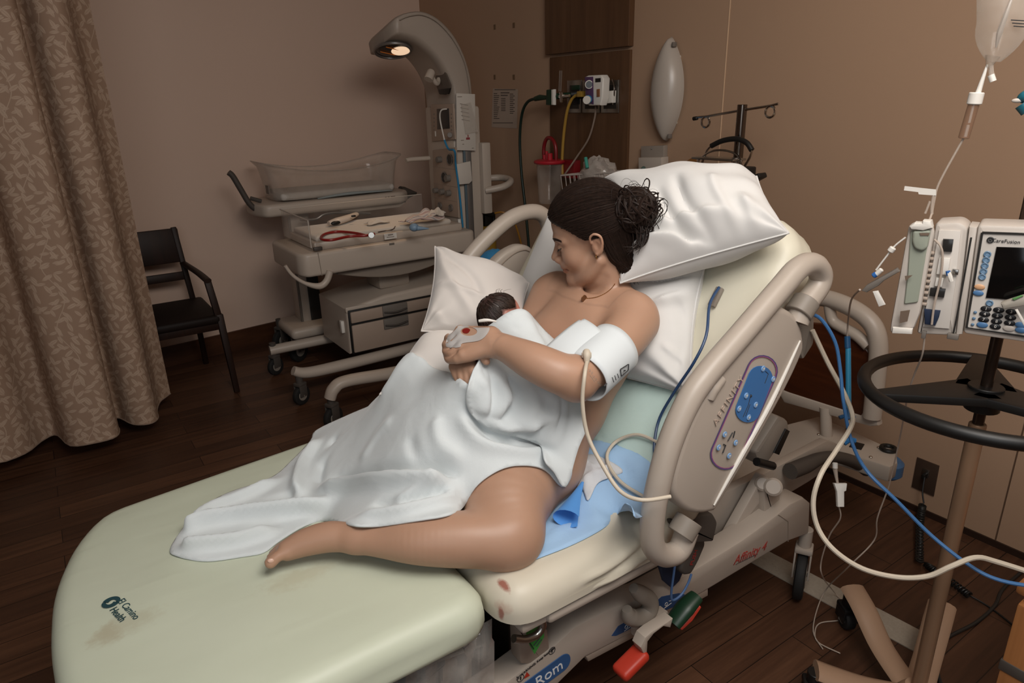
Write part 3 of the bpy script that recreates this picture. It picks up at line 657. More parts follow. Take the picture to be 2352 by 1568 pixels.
# column boxes of the base, the shade under the bed painted into their dark colour
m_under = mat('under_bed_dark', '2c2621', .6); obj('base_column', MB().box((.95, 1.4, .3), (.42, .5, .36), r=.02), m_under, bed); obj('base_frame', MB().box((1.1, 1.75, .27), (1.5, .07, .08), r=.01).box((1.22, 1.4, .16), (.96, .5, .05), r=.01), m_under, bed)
obj('leg_support_box', on_y([(1192, 1448), (1258, 1442), (1265, 1500), (1250, 1530), (1195, 1525)], .99, .04, .006, 2, .01), m_beige2, bed)
obj('steel_loop', MB().tube([pY(*p, .93) for p in ((1180, 1466), (1205, 1468), (1232, 1458), (1246, 1438), (1245, 1425))], .0085, 12), m_steel, bed)
obj('grey_hook', MB().tube([pY(*p, .95) for p in ((1440, 1398), (1446, 1415), (1468, 1418), (1490, 1402), (1492, 1378), (1470, 1362), (1455, 1350))], [.012, .021, .021, .021, .021, .021, .012], 14), m_grey, bed)
# brake and steer pedal
ped = obj('pedal_bar', on_y([(1472, 1487), (1482, 1464), (1497, 1451), (1532, 1429), (1546, 1420), (1540, 1441), (1524, 1438), (1502, 1455), (1488, 1473), (1486, 1500), (1478, 1500)], .90, .03, .002), m_beige, bed)
obj('pedal_pad', MB().tube([pY(1545, 1432, .915), pY(1573, 1396, .915), pY(1600, 1368, .915)], [.022, .026, .02], 14, flat=.62), m_green, ped, label='green pedal pad')
obj('pedal_pad', MB().tube([pY(1558, 1440, .93), pY(1578, 1415, .93), pY(1602, 1388, .93)], [.012, .018, .012], 12, flat=.55), m_red, ped, label='red pedal pad')
mb = MB(); a, b = pY(1478, 1492, .915), pY(1420, 1550, .915); d = (b-a).normalized(); mb.box((a+b)/2, ((b-a).length, .05, .028), frame(d, (0, 1, 0), d.cross(Vector((0, 1, 0)))).to_3x3(), .011, 3); obj('pedal_pad', mb, m_red, ped, label='orange-red pedal pad at the low end')
obj('pedal_plate', on_y([(1468, 1440), (1535, 1405), (1538, 1420), (1525, 1432), (1480, 1475), (1468, 1470)], .94, .03, .003), m_beige, beam)
# hand control hanging by the rail bottom
hc = obj('hand_control', on_y([(1570, 1290), (1590, 1240), (1605, 1222), (1618, 1228), (1622, 1250), (1605, 1290), (1588, 1320), (1572, 1322), (1562, 1312)], .93, .03, .008, 3, .01), m_dgrey, bed)
d = (pY(1608, 1240, .93)-pY(1585, 1310, .93)).normalized(); text('red_lettering', 'PUSH', frame(d, pn.cross(d), pn, pY(1594, 1280, .9285)), .018, mat('dim_red', '8c2f2c', .5), hc, .0004)
obj('control_cover', on_y([(1555, 1290), (1590, 1240), (1600, 1225), (1600, 1240), (1575, 1290), (1560, 1297)], .915, .02, .006, 2), m_beige, hc)
obj('navy_pouch', on_y([(1515, 1300), (1560, 1290), (1572, 1310), (1562, 1335), (1545, 1352), (1525, 1335)], .97, .012, .004, 1), m_navy, bed)
mb = MB().tube([pY(*p, .92) for p in ((1552, 1285), (1547, 1320), (1542, 1360), (1545, 1378), (1565, 1365), (1580, 1340), (1588, 1318))], .003, 8); obj('blue_cable_loop', mb, mat('cable_blue', '4a6690', .5), bed)
# ================================================================== mother
def skin_mat(name, c, sss=.12, rough=.42):
    t = NT(name); co = t.coord(); at = t.n('Attribute'); at.attribute_name = 'tint'
    f = t.noise(co, 14, 4); g = t.noise(co, 900, 2); base = t.mix(f, tuple(x*.93 for x in lin(c)[:3])+(1,), tuple(min(1, x*1.05) for x in lin(c)[:3])+(1,))
    t.set(Base_Color=t.mix(1., base, at.outputs['Color'], 'MULTIPLY'), Roughness=rough, Subsurface_Weight=sss, Subsurface_Scale=.012)
    t.b.inputs['Subsurface Radius'].default_value = (1, .4, .22); t.b.inputs['Specular IOR Level'].default_value = .38
    t.bump(g, .06, .0006); return t.m
m_skin = skin_mat('skin', 'ac8770'); m_bskin = skin_mat('newborn_skin', 'c08070')
PR = []
def cone(a, b, r1, r2, k=.02, op='add'): PR.append(('c', a, b, r1, r2, k, op))
def chain(P, R, k=.02, op='add'): PR.append(('p', P, R, k, op))
def ell(c, r, M=None, k=.02, op='add'): PR.append(('e', c, r, M, k, op))
def run(lo, hi, h, prims):
    g = SDF(lo, hi, h)
    for p in prims:
        if p[0] == 'c': g.cone(*p[1:])
        elif p[0] == 'p': g.poly(*p[1:])
        else: g.ell(*p[1:])
    return g
def camdir(x, y, z): return (CAMX*x+CAMY*y+CAMZ*z).normalized()
# --- torso
S_L, S_R = pd(1455, 740, 1.60), pd(1262, 676, 1.80)
NECK = pd(1392, 690, 1.69); PEL = pd(1210, 1030, 1.70)
tz = (NECK-PEL).normalized(); ty = (S_R-S_L); ty = (ty-tz*ty.dot(tz)).normalized(); tx = ty.cross(tz)      # tx = chest normal, ty = towards her right
MT = frame(tx, ty, tz)
CH = pd(1345, 800, 1.73)
ell(CH, (.088, .138, .17), MT, .03)
ell(NECK-tz*.06-tx*.025, (.06, .13, .075), MT, .03)
chain([CH-tz*.05, pd(1285, 925, 1.70), PEL], [.10, .105, .12], .05)
ell(pd(1285, 925, 1.70), (.088, .125, .1), MT, .04); ell(PEL, (.10, .165, .11), MT, .05)
chain([NECK+tz*.02, S_L+(NECK-S_L)*.15+tz*.02], [.04, .045], .035); chain([NECK+tz*.02, S_R+(NECK-S_R)*.15+tz*.02], [.04, .045], .035)
ell(pd(1330, 815, 1.64), (.05, .064, .07), MT, .07); ell(pd(1252, 785, 1.72), (.05, .06, .066), MT, .07)
# collar bones
for s, a in ((S_L, pd(1362, 712, 1.63)), (S_R, pd(1335, 705, 1.66))): chain([a, a+(s-a)*.55+tx*.012, s+tx*.02+tz*.02], [.007, .007, .008], .022)
# --- legs
HL, KL = pd(1235, 1045, 1.68), pd(1176, 1224, 1.44)
chain([HL, pd(1163, 1142, 1.53), KL], [.112, .103, .068], .03)
chain([KL, pd(1130, 1236, 1.415), pd(1050, 1238, 1.405), pd(960, 1240, 1.40), pd(880, 1241, 1.41), pd(820, 1237, 1.42)], [.058, .059, .057, .049, .035, .029], .025)
ell(pd(1160, 1240, 1.43), (.06, .06, .055), None, .03)
ANK = pd(818, 1236, 1.425)
chain([ANK, pd(760, 1232, 1.43), pd(705, 1244, 1.425), pd(662, 1262, 1.415)], [.029, .032, .029, .0225], .018)
ell(pd(828, 1228, 1.455), (.03, .03, .026), None, .02)
for i, (a, b, r) in enumerate((((660, 1268, 1.405), (622, 1291, 1.392), .0125), ((652, 1262, 1.418), (622, 1280, 1.412), .0088), ((650, 1257, 1.428), (626, 1271, 1.426), .0082), ((652, 1252, 1.438), (633, 1263, 1.438), .0078), ((658, 1248, 1.447), (643, 1256, 1.448), .0074))):
    A, B = pd(*a), pd(*b); m = (A+B)/2+Vector((0, 0, .004)); chain([A, m, B], [r*1.05, r*.92, r], .005)
HR, KR, AR = pd(1165, 1000, 1.78), pd(935, 925, 1.86), pd(700, 1118, 1.80)
chain([HR, (HR+KR)/2, KR, (KR+AR)/2+Vector((0, 0, -.02)), AR, pd(590, 1165, 1.74)], [.1, .082, .058, .055, .034, .025], .03)
# --- left arm (nearer the camera) lying over the baby
EL, WL = pd(1322, 868, 1.42), pd(1128, 784, 1.475)
chain([S_L, pd(1425, 782, 1.535), pd(1380, 825, 1.475), EL], [.06, .054, .051, .041], .03)
chain([EL, pd(1285, 857, 1.408), pd(1225, 830, 1.42), pd(1170, 803, 1.45), WL], [.041, .0435, .040, .031, .0255], .02)
ell(EL+camdir(.2, -.9, -.2)*.016, (.03, .03, .03), None, .025)
# left hand
def hand(w, k, across, r0, fingers, thumb, thk=.0135):
    """w wrist, k knuckle centre, across = vector from index to little knuckle"""
    for i, f in enumerate((-.5, -.17, .17, .5)):
        kn = k+across*f; chain([w+across*f*.45, kn], [r0*.82, thk*.86], .012)
        chain([kn]+[Vector(p) for p in fingers[i]], [thk*.82, .0088, .0078, .0068][:len(fingers[i])+1], .0045)
    chain([w+across*-.35]+[Vector(p) for p in thumb], [.0135, .0125, .0105, .0085][:len(thumb)+1], .008)
HANDA = len(PR)
kL = pd(1060, 786, 1.492)
hand(WL, kL, pd(1066, 757, 1.52)-pd(1072, 812, 1.472), .0265,
     [[pd(1044, 826, 1.478), pd(1030, 826, 1.497), pd(1025, 815, 1.515)], [pd(1037, 810, 1.489), pd(1024, 808, 1.508), pd(1023, 799, 1.526)], [pd(1034, 793, 1.503), pd(1023, 792, 1.52), pd(1024, 786, 1.537)], [pd(1038, 776, 1.518), pd(1028, 776, 1.534), pd(1030, 772, 1.548)]],
     [pd(1108, 806, 1.462), pd(1078, 820, 1.466), pd(1052, 826, 1.472)])
# right arm passing under the baby, hand seen from its back
ER, WR = pd(1190, 800, 1.76), pd(1062, 806, 1.55)
chain([S_R, pd(1232, 735, 1.80), ER], [.05, .046, .04], .03); chain([ER, pd(1120, 815, 1.68), WR], [.04, .034, .025], .02)
hand(WR, pd(1064, 846, 1.505), pd(1042, 842, 1.52)-pd(1086, 850, 1.492), .022,
     [[pd(1087, 872, 1.486), pd(1088, 892, 1.496), pd(1088, 902, 1.514)], [pd(1074, 875, 1.492), pd(1079, 895, 1.5), pd(1081, 905, 1.518)], [pd(1060, 868, 1.499), pd(1069, 888, 1.502), pd(1073, 900, 1.518)], [pd(1046, 858, 1.51), pd(1056, 878, 1.508), pd(1062, 890, 1.522)]],
     [pd(1082, 812, 1.508), pd(1102, 815, 1.487), pd(1117, 830, 1.475)], .0125)
HANDB = len(PR)
# --- head
hf = camdir(-.944, -.189, -.271); hu = camdir(-.28, .892, .354); hu = (hu-hf*hu.dot(hf)).normalized(); hl = hu.cross(hf)   # forward, up, her left
HS = .94; HO = pd(1361.3, 543.5, 1.64)
HM = frame(hf*HS, hl*HS, hu*HS, HO); HRm = frame(hf, hl, hu)
def hp(x, y, z): return HM @ Vector((x, y, z))
def hell(c, r, k=.012, op='add', rot=None): ell(hp(*c), tuple(v*HS for v in r), HRm @ rot if rot else HRm, k*HS, op)
def hch(P, R, k=.008, op='add'): chain([hp(*p) for p in P], [r*HS for r in R], k*HS, op)
HEADA = len(PR)
cone(hp(-.042, 0, -.04), NECK, .047, .05, .010)
hell((-.008, 0, .045), (.094, .075, .086), .01); hell((.045, 0, .05), (.044, .06, .052), .03)
hell((.038, 0, -.02), (.047, .054, .062), .03); hell((.028, 0, -.06), (.05, .047, .042), .025)
for s in (-1, 1):
    hell((.054, s*.034, -.028), (.026, .024, .028), .022); hch([(-.008, s*.054, -.048), (.03, s*.044, -.083), (.062, s*.018, -.1)], [.018, .016, .014], .02)
    hch([(.09, s*.012, .021), (.081, s*.034, .025), (.066, s*.05, .018)], [.0065, .007, .006], .016)
hell((.0785, 0, -.0985), (.0155, .021, .0165), .014); hell((.073, 0, -.083), (.0145, .022, .014), .014)
for s in (-1, 1): hell((.098, s*.033, .003), (.016, .019, .0105), .014, 'sub')
hch([(.085, 0, .022), (.0905, 0, .004), (.1005, 0, -.017), (.1075, 0, -.03)], [.0085, .0075, .009, .0105], .013)
for s in (-1, 1): hell((.098, s*.0125, -.035), (.0115, .0078, .0088), .006); hell((.0745, s*.032, .002), (.0142, .0142, .0128), .003)
hell((.081, 0, -.052), (.0165, .03, .02), .016)
hell((.0905, 0, -.0575), (.0085, .021, .0058), .005); hell((.0885, 0, -.0695), (.0085, .0185, .0062), .005)
hell((.1, 0, -.0635), (.012, .021, .0012), .003, 'sub'); hell((.080, .0245, -.0625), (.005, .005, .004), .005, 'sub')
for s in (-1, 1): hell((.1055, s*.007, -.0425), (.0045, .003, .0025), .003, 'sub')
hch([(.062, .0, -.133), (.04, .032, -.131), (.012, .052, -.122), (-.01, .062, -.1)], [.004, .006, .006, .003], .022, 'sub')
# ears
for s in (-1, 1):
    e = Matrix.Rotation(s*-.35, 4, 'Z') @ Matrix.Rotation(-.18, 4, 'Y')
    hell((-.016, s*.0745, -.004), (.0165, .0055, .029), .006, 'add', e)
    hch([(-.002, s*.0755, .004), (-.004, s*.081, .02), (-.016, s*.085, .027), (-.029, s*.086, .018), (-.03, s*.084, .0), (-.022, s*.08, -.016), (-.01, s*.0765, -.026)], [.0028, .0034, .0036, .0036, .0034, .0034, .0052], .0035)
    hell((-.013, s*.083, -.003), (.0075, .007, .011), .005, 'sub'); hell((-.02, s*.085, .013), (.006, .005, .006), .004, 'sub')
PAL = np.array([.84, .60, .47])
def clip(v, f, keep): m = keep(v)[f].all(1); return f[m]
def assemble(name, parts, tint, org=None):
    vs, fs, b = [], [], 0
    for v, f in parts: vs.append(v); fs.append(f+b); b += len(v)
    v = np.concatenate(vs); f = np.concatenate(fs); u = np.unique(f); mp = np.full(len(v), -1); mp[u] = np.arange(len(u))
    me = np_mesh(name, v[u], mp[f]); vcol(me, tint); return me
def relax(v, f, it=6):
    """Taubin smoothing: removes the voxel ripple without shrinking"""
    e = np.unique(np.sort(np.concatenate([f[:, [0, 1]], f[:, [1, 2]], f[:, [2, 3]], f[:, [3, 0]]]), 1), axis=0); n = len(v); deg = np.maximum(np.bincount(e.ravel(), minlength=n), 1)[:, None]
    for i in range(it*2):
        a = np.stack([np.bincount(e[:, 0], v[e[:, 1], k], n)+np.bincount(e[:, 1], v[e[:, 0], k], n) for k in range(3)], 1)/deg; v = v+(a-v)*(.55 if i % 2 == 0 else -.57)
    return v
def boxof(pr, pad):
    P = []
    for p in pr:
        if p[-1] == 'sub': continue
        if p[0] == 'c': P += [np.array(p[1])-max(p[3:5]), np.array(p[1])+max(p[3:5]), np.array(p[2])-max(p[3:5]), np.array(p[2])+max(p[3:5])]
        elif p[0] == 'p':
            for q in p[1]: P += [np.array(q)-max(p[2]), np.array(q)+max(p[2])]
        else: P += [np.array(p[1])-max(p[2]), np.array(p[1])+max(p[2])]
    P = np.array(P); return P.min(0)-pad, P.max(0)+pad
HHI = boxof(PR[HEADA+1:], .02)
hz = hu; hcut = hp(0, 0, -.075)
HH = (np.array(HHI[0])-.02, np.array(HHI[1])+.02)
HAH = boxof(PR[HANDA:HANDA+1]+[('e', kL, (.06,)*3), ('e', pd(1066, 850, 1.5), (.075,)*3)], .0)
def inb(b, pad=0.): return lambda v: ((v > b[0]-pad) & (v < b[1]+pad)).all(1)
def build_body():
    lo, hi = boxof(PR, .03); H1 = .0036
    v, f = run(lo, hi, H1, PR).mesh(); v = relax(v, f, 5); c = v[f].mean(1); f = f[~(inb(HHI, -.004)(c) | inb(HAH, -.004)(c))]
    parts = [(v, f)]
    for b, h in ((HHI, .0023), (HAH, .0023)):
        v, f = run(b[0]-.02, b[1]+.02, h, PR).mesh(); v = relax(v, f, 3); f = f[inb(b)(v[f].mean(1))]; parts.append((v, f))
    iv = np.array(HM.inverted())
    def tint(co):
        t = np.ones((len(co), 3)); q = (np.c_[co, np.ones(len(co))] @ iv.T)[:, :3]; x, y, z = q.T
        def sp(c, r): return np.exp(-(((q-np.array(c))/np.array(r))**2).sum(1))
        def mx(w, col): nonlocal t; w = np.clip(w, 0, 1)[:, None]; t = t*(1-w)+t*np.array(col)*w
        lip = np.clip(1.6*np.exp(-((z+.0635)/.0095)**4-(y/.024)**4)*(x > .08)*(x < .12), 0, 1); mx(lip*.85, (.82, .55, .52))
        mx(np.exp(-((z+.0634)/.0016)**2-(y/.023)**4)*(x > .08), (.35, .22, .2))
        for s in (-1, 1): mx(sp((.064, s*.04, -.03), (.02, .02, .018))*.4, (1., .86, .8)); mx(sp((.09, s*.033, .006), (.014, .016, .008))*.45, (.78, .68, .64)); mx(sp((-.015, s*.083, 0), (.02, .02, .025))*.5, (.98, .82, .76))
        return t
    me = assemble('mother', parts, tint); return me
me = build_body()
mother = obj('person', me, m_skin, org=tuple(PEL-Vector((0, 0, .1))))
tag(mother, 'dark-haired woman reclining on the bed cradling a newborn', 'person')
# ------------------------------------------------------------------ hair
def hair_mat(name, c1, c2):
    t = NT(name); co = t.coord('UV'); at = t.n('Attribute'); at.attribute_name = 'tint'
    f = t.noise(t.coord(), 120, 3); t.set(Base_Color=t.mix(1., t.mix(f, lin(c1), lin(c2)), at.outputs['Color'], 'MULTIPLY'), Roughness=.52); t.b.inputs['Specular IOR Level'].default_value = .18; return t.m
m_hair = hair_mat('hair_dark_brown', '140e0b', '2c1f19')
def cut(g, fn, k):
    G = np.stack(np.meshgrid(*g.ax, indexing='ij'), -1); d = fn(G.reshape(-1, 3)).reshape(G.shape[:3]); A = g.D
    h = np.clip(.5+.5*(A-d)/k, 0, 1); g.D = (d*(1-h)+A*h+k*h*(1-h)).astype(np.float32)
def hairline(q):
    """>0 on bare skin (face, ears, neck front), in head units"""
    x, y, z = q.T
    hl_ = np.interp(x, [-.2, -.05, -.036, -.025, -.004, .008, .022, .045, .07, .085, .1], [-.3, -.3, -.10, .0, .034, .012, .022, .046, .062, .070, .074])
    return hl_-z
HH2 = (np.array(HHI[0])-.06, np.array(HHI[1])+.09)
def build_hair():
    P0 = len(PR)
    hell((-.010, 0, .048), (.104, .0845, .097), .01); hell((-.06, 0, .02), (.06, .07, .07), .03); hell((-.07, 0, -.03), (.045, .055, .06), .03); hell((.04, 0, .062), (.052, .067, .051), .03)
    hch([(-.06, .03, -.04), (-.078, .03, -.08), (-.09, .028, -.12)], [.04, .03, .008], .02)
    pr = PR[P0:]; del PR[P0:]
    g = run(HH2[0], HH2[1], .0035, pr); iv = np.array(HM.inverted())
    cut(g, lambda P: hairline((np.c_[P, np.ones(len(P))] @ iv.T)[:, :3])*HS, .006)
    return g.mesh()
hv, hfc = build_hair()
BUN = hp(-.118, .035, .05)
def strand(mb, pts, r, seg=4): mb.tube(pts, [r*.5, r, r, r*.3], seg, n=3, cap=False)
mb = MB(); mb.add([Vector(p) for p in hv], [tuple(int(i) for i in q) for q in hfc])
mb.v = mb.v[:]; _hb = BVHTree.FromPolygons([Vector(p) for p in hv], [tuple(int(i) for i in q) for q in hfc])
def onhair(p, d=.0015):
    c = _hb.find_nearest(p); return c[0]+c[1]*d if c[0] is not None and (c[0]-p).length < .03 else p
# combed locks running from the hairline back over the skull to the bun
def onskull(a, b, lift=1.0):   # spherical-ish parametrisation of the cap: a = angle front->back, b = side angle
    x = -.010+.105*math.cos(a)*lift; r = math.sin(a)*lift
    return (x, .086*math.sin(b)*r, .048+.0985*math.cos(b)*r)
rs = np.random.RandomState(3)
for i in range(620):
    b = rs.uniform(-1.2, 2.05); a0 = rs.uniform(.12, .6) if abs(b) < 1.2 else rs.uniform(.4, 1.3); pts = []
    for k in range(6):
        a = a0+(2.62-a0)*k/5; bb = b*(1-.10*k/5)+rs.normal(0, .012); p = onskull(a, bb, 1.006+.006*rs.rand())
        if hairline(np.array([p]))[0] > .004: continue
        pts.append(onhair(hp(*p), .0008+.0012*rs.rand()))
    if len(pts) > 2: strand(mb, pts, rs.uniform(.0009, .0022))
for i in range(360):   # side locks from the temple and crown swept behind the ear and down the neck
    y = rs.uniform(.02, .085); x0 = rs.uniform(-.03, -.075); z0 = rs.uniform(.0, .07); e = rs.normal(0, .007)
    strand(mb, [onhair(hp(x0, y+.012, z0)), onhair(hp(x0-.01, y, z0-.05)), onhair(hp(-.07+e, .05, -.075)), onhair(hp(-.08+e, .038, -.1)), hp(-.086+e*1.2, .03+rs.normal(0, .005), -.116+rs.normal(0, .008))], rs.uniform(.0008, .0022))
mb.ball(BUN, (.047, .042, .05), HRm.to_3x3(), 20, 14)
for i in range(330):   # messy bun: wide soft locks wound round the knot
    sx = Vector(rs.normal(0, .8, 3))+Vector((0, .7, .25)); x, y_, z = axes(HRm.to_3x3() @ sx, (1, 0, 0)); off = rs.uniform(-.7, .7); R = .049*math.sqrt(1-off*off*.8); c = BUN+z*.045*off; a0 = rs.uniform(0, 6.28); L = rs.uniform(1.2, 2.8); lift = rs.uniform(0, .007)
    mb.tube([c+(x*math.cos(a0+L*k/5)+y_*math.sin(a0+L*k/5))*(R*.93+lift*math.sin(k/5*PI)) for k in range(6)], [.0008, .0032, .0036, .002, .0006], 5, n=3, cap=False)
for i in range(90):   # loose curls escaping from the knot
    d = (camdir(rs.normal(.6, .6), rs.normal(.1, .7), rs.normal(.2, .5))).normalized(); c = BUN+d*.042; w = d.orthogonal().normalized(); q = rs.uniform(0, 6.28); w = (w*math.cos(q)+d.cross(w)*math.sin(q)); R = rs.uniform(.006, .02)
    strand(mb, [c, c+d*R+w*R*.3, c+d*R*1.5+w*R*1.2, c+d*R+w*R*2, c+w*R*2.4-d*R*.2+camdir(0, -1, 0)*R*rs.uniform(0, 1.5)], rs.choice([.0003, .0004, .0008, .0016]))
for i in range(22):   # wavy locks hanging below the knot
    e = Vector(rs.normal(0, .008, 3)); c = BUN+camdir(.35, -.8, .3)*.035+e; mb.tube([c, c+camdir(.5, -.8, .2)*.016+e*.4, c+camdir(.05, -1, .1)*.045, c+camdir(-.35+rs.normal(0, .2), -1, .1)*(.055+.02*rs.rand())], [.0014, .0018, .0012, .0003], 5, n=4)
for i in range(26):
    a, b = rs.uniform(.4, 2.3), rs.uniform(-1, 1.5); p = Vector(onskull(a, b, 1.01)); q = Vector(onskull(a+.35, b+rs.normal(0, .15), 1.02+rs.rand()*.04)); strand(mb, [hp(*p), hp(*((p+q)/2*1.02)), hp(*q)], .0003)
me = mb.mesh('hair', ORG[mother.name], weld=False); me.transform(Matrix.Translation(ORG[mother.name])); vcol(me, lambda c: np.ones((len(c), 3))*(0.75+.5*NR.rand(len(c), 1)))
obj('hair', me, m_hair, mother)
# brows, lashes
m_brow = mat('brow_dark', '2a1a14', .7)
_sb = bvh_of([mother])
def onskin(x, y, z, lift=.0005):
    """pushes a head-space point onto the skin along the outward direction"""
    d = HRm.to_3x3() @ Vector((x*.75, y, 0)).normalized(); h = _sb.ray_cast(hp(x, y, z)+d*.05, -d, .09); return (h[0]+d*lift) if h[0] is not None else hp(x, y, z)
for s in (-1, 1):
    mb = MB()
    for k in range(34):
        t = k/33
        for w in range(4):
            x, y, z = .09-.02*t, s*(.012+.04*t), .022+.008*math.sin(t*2.5)-.003*t-.0026*w*(1-.5*t); mb.tube([onskin(x, y, z, .0002), onskin(x-.001, y+s*.005, z+.0022-.003*t, .0008)], [.0009, .0004], 4, n=1)
    obj('eyebrow', mb, m_brow, mother)
    mb = MB(); arc = [onskin(.08, s*(.0175+.030*u), .0005-.0055*math.sin(u*PI)+.001*u, .0003) for u in np.linspace(0, 1, 9)]
    mb.tube(arc, [.0006, .0016, .0019, .0019, .0014], 5, n=2)
    for k in range(2, 9): p = arc[k]; mb.tube([p, p+HRm.to_3x3() @ Vector((.005, s*.004*k/8, -.004))], [.0009, .0003], 4, n=1)
    obj('eyelashes', mb, m_brow, mother)
# ear stud and necklace
m_gold = mat('gold', 'b98d55', .25, 1., var=.02)
q = hp(-.008, .0825, -.03); obj('earring', MB().torus(q, .0045, .0012, hf, 18, 6).ball(q+hu*-.0045, .0018), m_gold, mother)
# necklace: chain lying on the skin, small round pendant
def onbody(px, py, gap=.002):
    d = (pd(px, py, 1)-Vector(CAMP)).normalized(); h = _sb.ray_cast(Vector(CAMP), d); return h[0]-d*gap
ch = smoothline([onbody(*p) for p in ((1412, 652), (1404, 662), (1392, 672), (1376, 680), (1360, 684), (1340, 685))], 8); mb = MB()
for i in range(len(ch)-1): mb.tube([ch[i], ch[i+1]], .0007, 5, n=1)
for i in range(0, len(ch), 2): mb.ball(ch[i], .0012, None, 6, 4)
neck = obj('necklace', mb, m_gold, mother); q = onbody(1341, 685, .007); obj('pendant', MB().cyl(q, q+(tx*.5+CAMZ*.8).normalized()*.0015, .0085, 24, .0003), mat('pendant_bronze', '7a5a40', .4, .8), neck)
tn = onbody(622, 1287, .0005); obj('toenail', MB().ball(tn, (.0045, .0065, .0018), frame(*axes((Vector(CAMP)-tn), CAMY)).to_3x3(), 14, 8), mat('nail', 'c9a692', .3), mother)
# ================================================================== newborn
BP = []; _keep = PR; PR = BP
BS = .9; BH = pd(1150, 722, 1.6); bf = camdir(.84, .12, -.5); bu = camdir(-.2, .9, .25); bu = (bu-bf*bu.dot(bf)).normalized(); bl = bu.cross(bf); BM = frame(bf*BS, bl*BS, bu*BS, BH); BR = frame(bf, bl, bu)
def bp(x, y, z): return BM @ Vector((x, y, z))
ell(bp(-.006, 0, .008), tuple(v*BS for v in (.058, .046, .048)), BR, .01); ell(bp(.028, 0, -.018), tuple(v*BS for v in (.03, .034, .032)), BR, .015)
for s in (-1, 1): ell(bp(.03, s*.022, -.022), tuple(v*BS for v in (.018, .014, .018)), BR, .012); ell(bp(-.005, s*.045, -.006), tuple(v*BS for v in (.010, .004, .016)), BR, .004); chain([bp(.002, s*.046, .002), bp(.0, s*.05, .010), bp(-.009, s*.052, .009), bp(-.012, s*.05, -.004), bp(-.004, s*.047, -.016)], [.002]*5, .002); ell(bp(-.003, s*.05, -.001), tuple(v*BS for v in (.004, .005, .006)), BR, .003, 'sub')
ell(bp(.058, 0, -.012), tuple(v*BS for v in (.009, .008, .007)), BR, .006)
chain([bp(-.02, 0, -.03), pd(1195, 790, 1.60), pd(1235, 860, 1.565), pd(1255, 930, 1.55)], [.032, .058, .062, .05], .025); chain([pd(1200, 790, 1.56), pd(1225, 800, 1.53), pd(1200, 770, 1.54)], [.022, .018, .014], .02)
PR = _keep
lo, hi = boxof(BP, .02); v, f = run(lo, hi, .003, BP).mesh(); me = np_mesh('newborn', v, f)
def btint(co):
    q = (np.c_[co, np.ones(len(co))] @ np.array(BM.inverted()).T)[:, :3]; t = np.ones((len(co), 3)); w = np.exp(-(((q-np.array((-.004, .05, 0)))/.022)**2).sum(1))[:, None]; return t*(1-.5*w)+.5*w*np.array((1.05, .62, .5))
vcol(me, btint); baby = obj('newborn', me, m_bskin); tag(baby, 'newborn baby with damp dark hair held against the chest', 'baby')
mb = MB(); rs = np.random.RandomState(11)
_b = bvh_of([baby])
for i in range(760):
    a = rs.uniform(-.35, 2.6); b = rs.uniform(-1.7, 1.7); d = Vector((-math.sin(a)*math.cos(b*.6) if a > 0 else .2, math.sin(b), math.cos(a)*math.cos(b*.6)))
    pts = []
    for k in range(5):
        dd = (d+Vector((.10*k-.1, .03*math.sin(i+k), -.09*k))).normalized(); w = BR.to_3x3() @ dd; h = _b.ray_cast(bp(0, 0, .004)+w*.09, -w, .09)
        if h[0] is None: continue
        l = BM.inverted() @ h[0]
        if l.x > .034-.3*max(0, abs(l.y)-.02) or l.z < -.035 or (l.x > -.02 and abs(l.y) > .038 and l.z < .018): continue
        pts.append(h[0]+w*.0012)
    if len(pts) > 2: mb.tube(pts, [.0005, .0012, .0011, .0004], 4, n=2, cap=False)
for i in range(6): p = bp(rs.uniform(-.03, .02), rs.uniform(-.02, .03), .055); mb.tube([p-bu*.004, p+bu*.006+bf*rs.normal(0, .004), p+bu*.009+bf*rs.normal(.003, .006)+bl*rs.normal(0, .004)], [.0005, .0002], 3, n=2)
cap = MB(); vv = []; ff = {}
me = mb.mesh('baby_hair', (0, 0, 0), weld=False); vcol(me, lambda c: np.ones((len(c), 3))*(.8+.5*NR.rand(len(c), 1))); obj('baby_hair', me, hair_mat('baby_hair_brown', '1a120e', '33241c'), baby)
# dark scalp under the hair: tint of the skin
def scalp(co):
    q = (np.c_[co+np.array(tuple(ORG[baby.name])), np.ones(len(co))] @ np.array(BM.inverted()).T)[:, :3]; x, y, z = q.T; t = btint(co+np.array(tuple(ORG[baby.name])))
    w = np.clip((.036-.3*np.clip(abs(y)-.02, 0, 1)-x)*120, 0, 1)*np.clip((z+.036)*90, 0, 1)*(1-np.clip((x+.022)*80, 0, 1)*np.clip((abs(y)-.036)*150, 0, 1)*np.clip((.02-z)*90, 0, 1)); w = (w*.97)[:, None]; return t*(1-w)+w*np.array((.05, .075, .085))
baby.data.color_attributes.remove(baby.data.color_attributes['tint']); vcol(baby.data, scalp)
